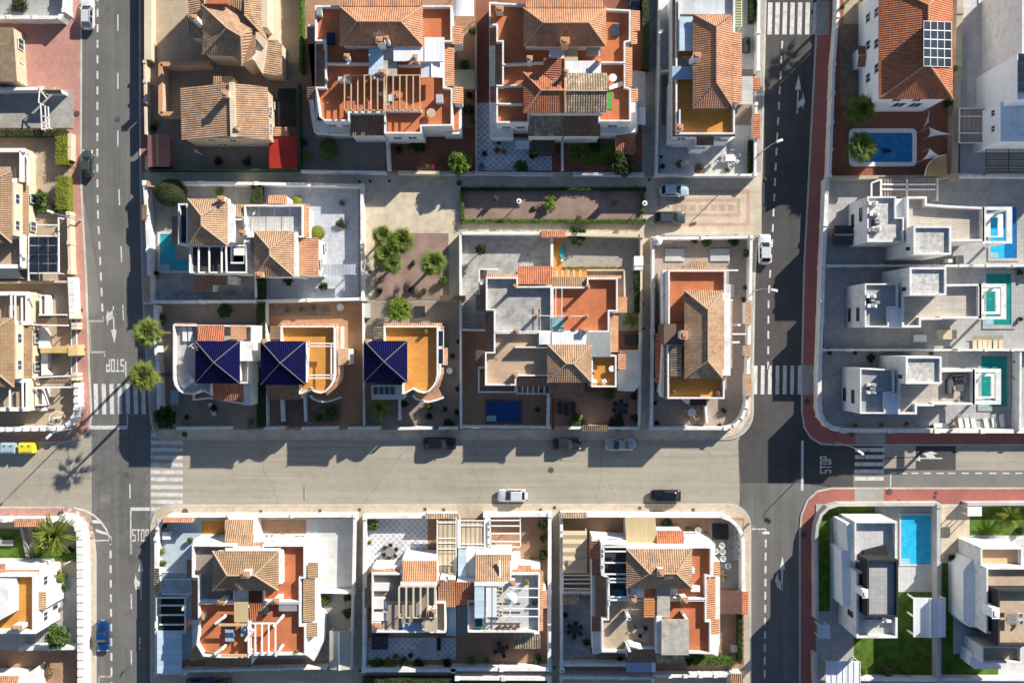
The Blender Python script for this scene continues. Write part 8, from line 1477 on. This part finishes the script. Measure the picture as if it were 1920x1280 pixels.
for x, y in ((1603, 797), (1653, 795), (1700, 794), (1747, 800), (1789, 799), (1552, 655)):
    q = P(x, y, .6); t = thing('flower_pot', 'potted plant along the bottom wall of the lowest villa, '+{1603: 'leftmost', 1653: 'second', 1700: 'third', 1747: 'orange one', 1789: 'rightmost'}.get(x, 'at the villa wall corner'), 'flower pot', (q.x, q.y, .14), 'potted plants'); m = MB(); m.lathe((q.x, q.y, .14), [(.2, 0), (.32, .5), (.28, .5)], 12); m.build('pot', CLAY, t); m = MB(); leaves(m, (q.x, q.y, .8), .3, .3, .25, 60, .07, random.Random(x)); m.build('plant', L_OL, t)
for i, (x, y) in enumerate(((1556, 662), (1603, 662), (1746, 662))): q = P(x, y, .5); t = thing('flower_pot', 'dark pot under the wall above the lowest villa, '+('left', 'middle', 'right')[i], 'flower pot', (q.x, q.y, .14), 'dark pots'); m = MB(); m.lathe((q.x, q.y, .14), [(.2, 0), (.3, .45), (.26, .45)], 12); m.build('pot', DARK, t); m = MB(); leaves(m, (q.x, q.y, .7), .25, .25, .2, 50, .07, random.Random(x)); m.build('plant', L_OL, t)
q = P(104, 783, 2.2); t = thing('spiral_staircase', 'small white spiral stair turret on the corner terrace, left edge', 'spiral stair', (q.x, q.y, .14)); m = MB()
for k in range(14): a0, a1 = k*.45, k*.45+.43; z = .3+k*.15; m.prism([Vector((q.x+r*math.cos(a), q.y+r*math.sin(a), z-.06)) for r, a in ((.1, a0), (.85, a0), (.85, a1), (.1, a1))], [Vector((q.x+r*math.cos(a), q.y+r*math.sin(a), z)) for r, a in ((.1, a0), (.85, a0), (.85, a1), (.1, a1))])
m.build('steps', BEIGE, t); m = MB(); m.tube([(q.x, q.y, .1), (q.x, q.y, 3)], .08, 8); m.build('newel', WTRIM, t); m = MB(); m.tube([(q.x+.88*math.cos(k*.45), q.y+.88*math.sin(k*.45), 1.2+k*.15) for k in range(15)], .035, 5); m.build('handrail', WTRIM, t)
boxthing('laundry_rack', 'laundry', 'white washing hung beside the left end of the timber pergola', 645, 148, 6.4, 1.5, .5, 1.7, WP, WP); boxthing('laundry_rack', 'laundry', 'white washing bundle on the right terrace edge, orange hipped double house', 824, 185, 6.4, .9, 1.1, 1.1, WP, M('grey cloth', (.45, .47, .5))); boxthing('water_tank', 'tank', 'white tank in the corner of the left terrace, orange hipped double house', 598, 22, 6.4, .7, .9, 1.2, WP, GREYM); boxthing('awning_box', 'chest', 'dark blue chest on the shaded left terrace, orange hipped double house', 620, 72, 6.4, 1.0, 1.5, .7, M('navy cover', (.02, .035, .07)))
for x, y, sx, sy, mt, l in ((430, 1190, 1.1, 1.6, STEELB, 'pale blue chair set on the lower left red terrace'), (458, 1182, .9, 1.4, STEELB, 'pale blue cupboard beside the slatted pergola, lower left'), (540, 1137, 2.4, 1.1, GREYM, 'grey garden swing on the right red terrace, lower left'), (498, 1142, .7, 1.3, GREYM, 'grey cabinet beside the mottled red roof, lower left'), (712, 1100, 2.4, 1.0, WP, 'upper white sofa on the left roof terrace, lower middle'), (712, 1130, 1.6, 1.5, WP, 'slanted white sofa on the left roof terrace, lower middle'), (712, 1155, 2.0, 1.1, WP, 'lower white sofa on the left roof terrace, lower middle'), (773, 1175, 2.6, .9, STEELB, 'blue grey bench below the seven bar pergola, lower middle'), (898, 1168, 1.0, 1.3, M('teal box', (.02, .12, .15)), 'teal box below the white roof panel, lower middle'), (1297, 1069, .8, .7, M('pale teal cloth', (.5, .66, .68)), 'pale teal folding table on the red terrace, lower right'), (1304, 1103, 1.2, .8, WP, 'white drying rack on the red terrace, lower right'), (1264, 1108, .9, .9, WP, 'white appliance by the grey roof, lower right'), (1377, 1216, .8, .9, WP, 'white box by the bottom hedge, lower right')): boxthing('terrace_furniture', 'furniture', l, x, y, 6.42 if not 1370 < x < 1380 else .14, sx, sy, .6, mt, mt)
parasol(958, 1122, 6.4, .95, WP, 'white parasol on the lower middle right terrace', 1.9)
# ======================= PEOPLE =======================
def person(label, x, y, rz, top, low, hair, step=.22, hh=1.7):
    q = P(x, y, 1.2); t = thing('person', label, 'person', (q.x, q.y, .006)); k = hh/1.75
    def skin(name, verts, edges, mat, root=0):
        me = bpy.data.meshes.new(name); me.from_pydata([tuple(Vector(v[:3])*k) for v in verts], edges, []); o = bpy.data.objects.new(name, me); COL.objects.link(o); o.parent = t; me.materials.append(mat)
        md = o.modifiers.new('skin', 'SKIN'); sv = me.skin_vertices[0].data if me.skin_vertices else None
        if sv is None:
            bpy.context.view_layer.objects.active = o; bm_ = None
        for i, v in enumerate(verts): sv[i].radius = (v[3]*k, (v[4] if len(v) > 4 else v[3])*k); sv[i].use_root = (i == root)
        md.use_smooth_shade = True; s2 = o.modifiers.new('sub', 'SUBSURF'); s2.levels = 1; s2.render_levels = 1; return o
    s = step; SK = M('skin', (.45, .26, .17), var=.05, bump=0)
    V = [(0, 0, .95, .15, .11), (0, 0, 1.15, .14, .10), (0, 0, 1.36, .17, .11), (0, 0, 1.48, .08), (.01, 0, 1.56, .06), (.02, 0, 1.63, .095), (.02, 0, 1.70, .085),
         (0, .11, .90, .095), (s*.6, .10, .50, .065), (s*.8, .10, .09, .042), (s*.8+.16, .10, .05, .04), (0, -.11, .90, .095), (-s*.35, -.10, .50, .065), (-s, -.10, .10, .042), (-s+.15, -.10, .05, .04),
         (0, .20, 1.40, .055), (-.08, .25, 1.13, .042), (.02, .26, .89, .032), (0, -.20, 1.40, .055), (.10, -.25, 1.13, .042), (.22, -.25, .92, .032)]
    E = [(0, 1), (1, 2), (2, 3), (3, 4), (4, 5), (5, 6), (0, 7), (7, 8), (8, 9), (9, 10), (0, 11), (11, 12), (12, 13), (13, 14), (2, 15), (15, 16), (16, 17), (2, 18), (18, 19), (19, 20)]
    # five separate fingers on each hand
    for b, sy in ((17, 1), (20, -1)):
        w = V[b]
        for f in range(5):
            i = len(V); dx = (f-2)*.018; L = (.05, .07, .078, .07, .055)[f]
            V += [(w[0]+dx+(.03 if f == 0 else 0), w[1]-sy*.004, w[2]-.05, .010), (w[0]+dx*1.3+.012, w[1]-sy*.014, w[2]-.05-L, .008)]; E += [(b, i), (i, i+1)]
    skin('body', V, E, SK)
    skin('shirt', [(0, 0, .93, .165, .125), (0, 0, 1.15, .155, .115), (0, 0, 1.37, .185, .125), (0, 0, 1.46, .10), (0, .21, 1.40, .07), (-.05, .24, 1.22, .06), (0, -.21, 1.40, .07), (.06, -.24, 1.22, .06)], [(0, 1), (1, 2), (2, 3), (2, 4), (4, 5), (2, 6), (6, 7)], top)
    skin('trousers', [(0, 0, .97, .165, .13), (0, .11, .88, .105), (s*.6, .10, .50, .078), (s*.8, .10, .12, .06), (0, -.11, .88, .105), (-s*.35, -.10, .50, .078), (-s, -.10, .13, .06)], [(0, 1), (1, 2), (2, 3), (0, 4), (4, 5), (5, 6)], low)
    m = MB(); m.ball((0, 0, 1.70*k), .115*k, .105*k, .10*k, 12, 8); m.v = [v+Vector((-.012, 0, 0)) for v in m.v]; o = m.build('hair', hair, None, True); o.parent = t
    for a in (-1, 1):
        m = MB(); m.ball((.108*k, a*.035*k, 1.655*k), .012, .014, .010, 6, 4); o = m.build('eye', DARK, None, True); o.parent = t; m = MB(); m.ball((.015*k, a*.10*k, 1.64*k), .02, .012, .03, 6, 4); o = m.build('ear', SK, None, True); o.parent = t
    m = MB(); m.ball((.125*k, 0, 1.63*k), .022, .014, .024, 6, 4); o = m.build('nose', SK, None, True); o.parent = t; m = MB(); m.ball((.108*k, 0, 1.595*k), .01, .028, .007, 6, 4); o = m.build('mouth', M('lips', (.35, .12, .10), bump=0), None, True); o.parent = t
    t.rotation_euler = (0, 0, rz); return t
HAIR = M('dark hair', (.015, .011, .009), bump=0)
person('dark haired person in a white top walking on the shaded zebra crossing', 1618.5, 857, math.radians(-75), M('white shirt', (.62, .64, .66), bump=0), M('grey trousers', (.25, .27, .30), bump=0), HAIR)
person('person in black clothes walking on the shaded zebra crossing, farther right', 1629, 849, math.radians(170), M('black jacket', (.02, .02, .024), bump=0), M('black trousers', (.018, .018, .022), bump=0), HAIR)

# ======================= SMALL CLUTTER =======================
fr()
def pot(x, y, z, r, label, k=None, pm=None):
    q = P(x, y, z+.4); t = thing('flower_pot', label, 'flower pot', (q.x, q.y, z), 'scattered flower pots'); m = MB(); m.lathe((q.x, q.y, z), [(r*.65, 0), (r, .42), (r*.9, .42)], 12); m.build('pot', pm or CLAY, t); m = MB(); leaves(m, (q.x, q.y, z+.65), r*1.25, r*1.25, .3, 110, .09, random.Random(x)); m.build('plant', k or L_MD, t)
for a in ((832, 318, .14, .3, 'clay pot among the rust patio pots, first left of the bright tree', L_LT), (812, 314, .14, .35, 'clay pot among the rust patio pots, second left of the bright tree', L_PINK), (801, 312, .14, .3, 'clay pot among the rust patio pots, third left of the bright tree'), (786, 316, .14, .3, 'white tub plant in front of the creeping shrub', L_DRY, WP),
    (904, 312, .14, .4, 'white tub in the lower left corner of the blue lattice patio', L_OL, WP), (945, 284, .14, .35, 'small clay pot in the middle of the blue lattice patio', L_DRY), (932, 282, .14, .4, 'green plant pot left on the blue lattice patio'), (1242, 312, .14, .35, 'black pot in the lower left corner of the narrow lot', L_DK, DARK), (1330, 312, .14, .3, 'white pot below the round table, narrow lot', L_YL, WP),
    (506, 616, .14, .35, 'clay pot in the soil strip behind the middle cobalt house, left', L_OL), (540, 582, .14, .3, 'clay pot in the soil strip behind the middle cobalt house, middle', L_MD), (565, 580, .14, .35, 'clay pot in the soil strip behind the middle cobalt house, right', L_OL), (588, 580, .14, .3, 'clay pot in the soil strip behind the middle cobalt house, far right'),
    (798, 622, 6.45, .3, 'yellow potted plant in the corner of the right ochre terrace', L_YL), (848, 668, .14, .35, 'dark pot against the wall right of the solar panels', L_DK, DARK), (1012, 735, .14, .3, 'pot by the beams right of the dark blue pool', L_DK, DARK), (1110, 700, 6.45, .25, 'dark pot on the left of the small ochre terrace', L_DK, DARK),
    (1262, 735, 6.45, .3, 'clay pot in the lower left corner of the ochre terrace, long house', L_DRY), (1346, 738, 6.45, .35, 'clay pot in the lower right corner of the ochre terrace, long house', L_DRY), (1356, 768, .14, .35, 'dark pot in the middle of the mauve drive', L_DK, DARK), (556, 1222, 6.45, .35, 'green potted plant on the lower left red terrace corner', L_LT),
    (987, 1090, 6.45, .35, 'yellow potted plant on the lower middle right terrace', L_YL), (1003, 1128, 6.45, .35, 'dark potted plant by the tiled edge, lower middle right terrace', L_DK, DARK), (937, 1174, 6.45, .25, 'first straw basket pot on the lower middle right terrace', L_DRY), (948, 1174, 6.45, .25, 'second straw basket pot on the lower middle right terrace', L_DRY), (959, 1173, 6.45, .25, 'third straw basket pot on the lower middle right terrace', L_DRY), (971, 1173, 6.45, .25, 'fourth straw basket pot on the lower middle right terrace', L_DRY),
    (742, 1229, .14, .4, 'dark pot on the blue grey lattice, left of the white stone'), (770, 1228, .14, .35, 'dark pot on the blue grey lattice, right of the white stone', L_DK, DARK), (1111, 1215, .14, .35, 'small pot by the lower porch of the lower right house', L_OL), (1163, 1234, .14, .4, 'round dark pot by the blue sheet lean-to', L_DK, DARK)): pot(*a[:5], *(a[5:]))
bush('dry', 1350, 1079, 15, 1.0, 'brown brushwood pile in the yard of white tubs'); bush('dry', 1248, 984, 13, .7, 'dark brushwood against the street wall, lower right plot'); bush('yl', 1291, 994, 9, .5, 'yellow heap beside the lone white tub'); bush('dry', 1322, 1004, 9, .6, 'pale sack heap left of the square black mat')
def dish(x, y, z, label, a=2.5):
    q = P(x, y, z+1); t = thing('satellite_dish', label, 'satellite dish', (q.x, q.y, z), 'satellite dishes'); m = MB(); m.tube([(q.x, q.y, z), (q.x, q.y, z+1)], .03, 6); m.build('mast', GREYM, t); m = MB(); d = Vector((math.cos(a)*.75, math.sin(a)*.75, .65)).normalized(); u = d.orthogonal().normalized(); v = d.cross(u); c = Vector((q.x, q.y, z+1))
    R1 = [c+(u*math.cos(k*.5236)+v*math.sin(k*.5236))*.38+d*.10 for k in range(12)]
    for k in range(12): m.face([c, R1[k], R1[(k+1) % 12]])
    m.build('reflector', WTRIM, t); m = MB(); m.tube([c-u*.3, c+d*.45], .015, 4); m.build('feed_arm', GREYM, t)
for a in ((655, 118, 7.4, 'satellite dish on the terrace divider, orange hipped double house'), (1118, 170, 7.0, 'satellite dish on the terrace beside the mottled roof'), (1240, 60, 7.2, 'satellite dish at the alley side of the narrow house'), (478, 400, 7.2, 'satellite dish between the pool house and the pale tiled terrace'), (905, 530, 7.3, 'satellite dish on the grey terrace, central double house'), (345, 1140, 7.2, 'satellite dish on the left parapet of the lower left double house'), (838, 1085, 7.2, 'satellite dish behind the orange tiled centre, lower middle'), (1183, 1120, 7.2, 'satellite dish on the terrace divider, lower right double house')): dish(*a)
boxthing('white_stone', 'stone', 'white rounded stone on the blue grey lattice patio', 775, 1213, .14, .7, .45, .15, WP, WP)
t = build('dark_pit_net', 'black net added for the shaded pit between the tan gabled house and the green fence', 537, 198, 'shade net'); m = MB(); m.face(rect(521, 166, 555, 238, 2.3)); m.build('net', M('black net', (.018, .02, .02), grid=(3, 3, .05), gcol=2), t); posts(t, ((523, 168), (553, 168), (523, 236), (553, 236)), 2.3, .08, DARK)  # black net sheet added to darken the shaded pit below
boxthing('barbecue', 'shed', 'grey reed roofed shelter in the dark corner of the blue lattice patio', 1018, 272, .14, 3.2, 2.2, 2.2, WOODD, M('dark reed', (.07, .06, .05), var=.3)); boxthing('day_bed', 'day bed', 'pale table bench in the shade under the left cobalt house street wall', 327, 745, .14, 1.1, 2.0, .6, GREYM, STEELB)
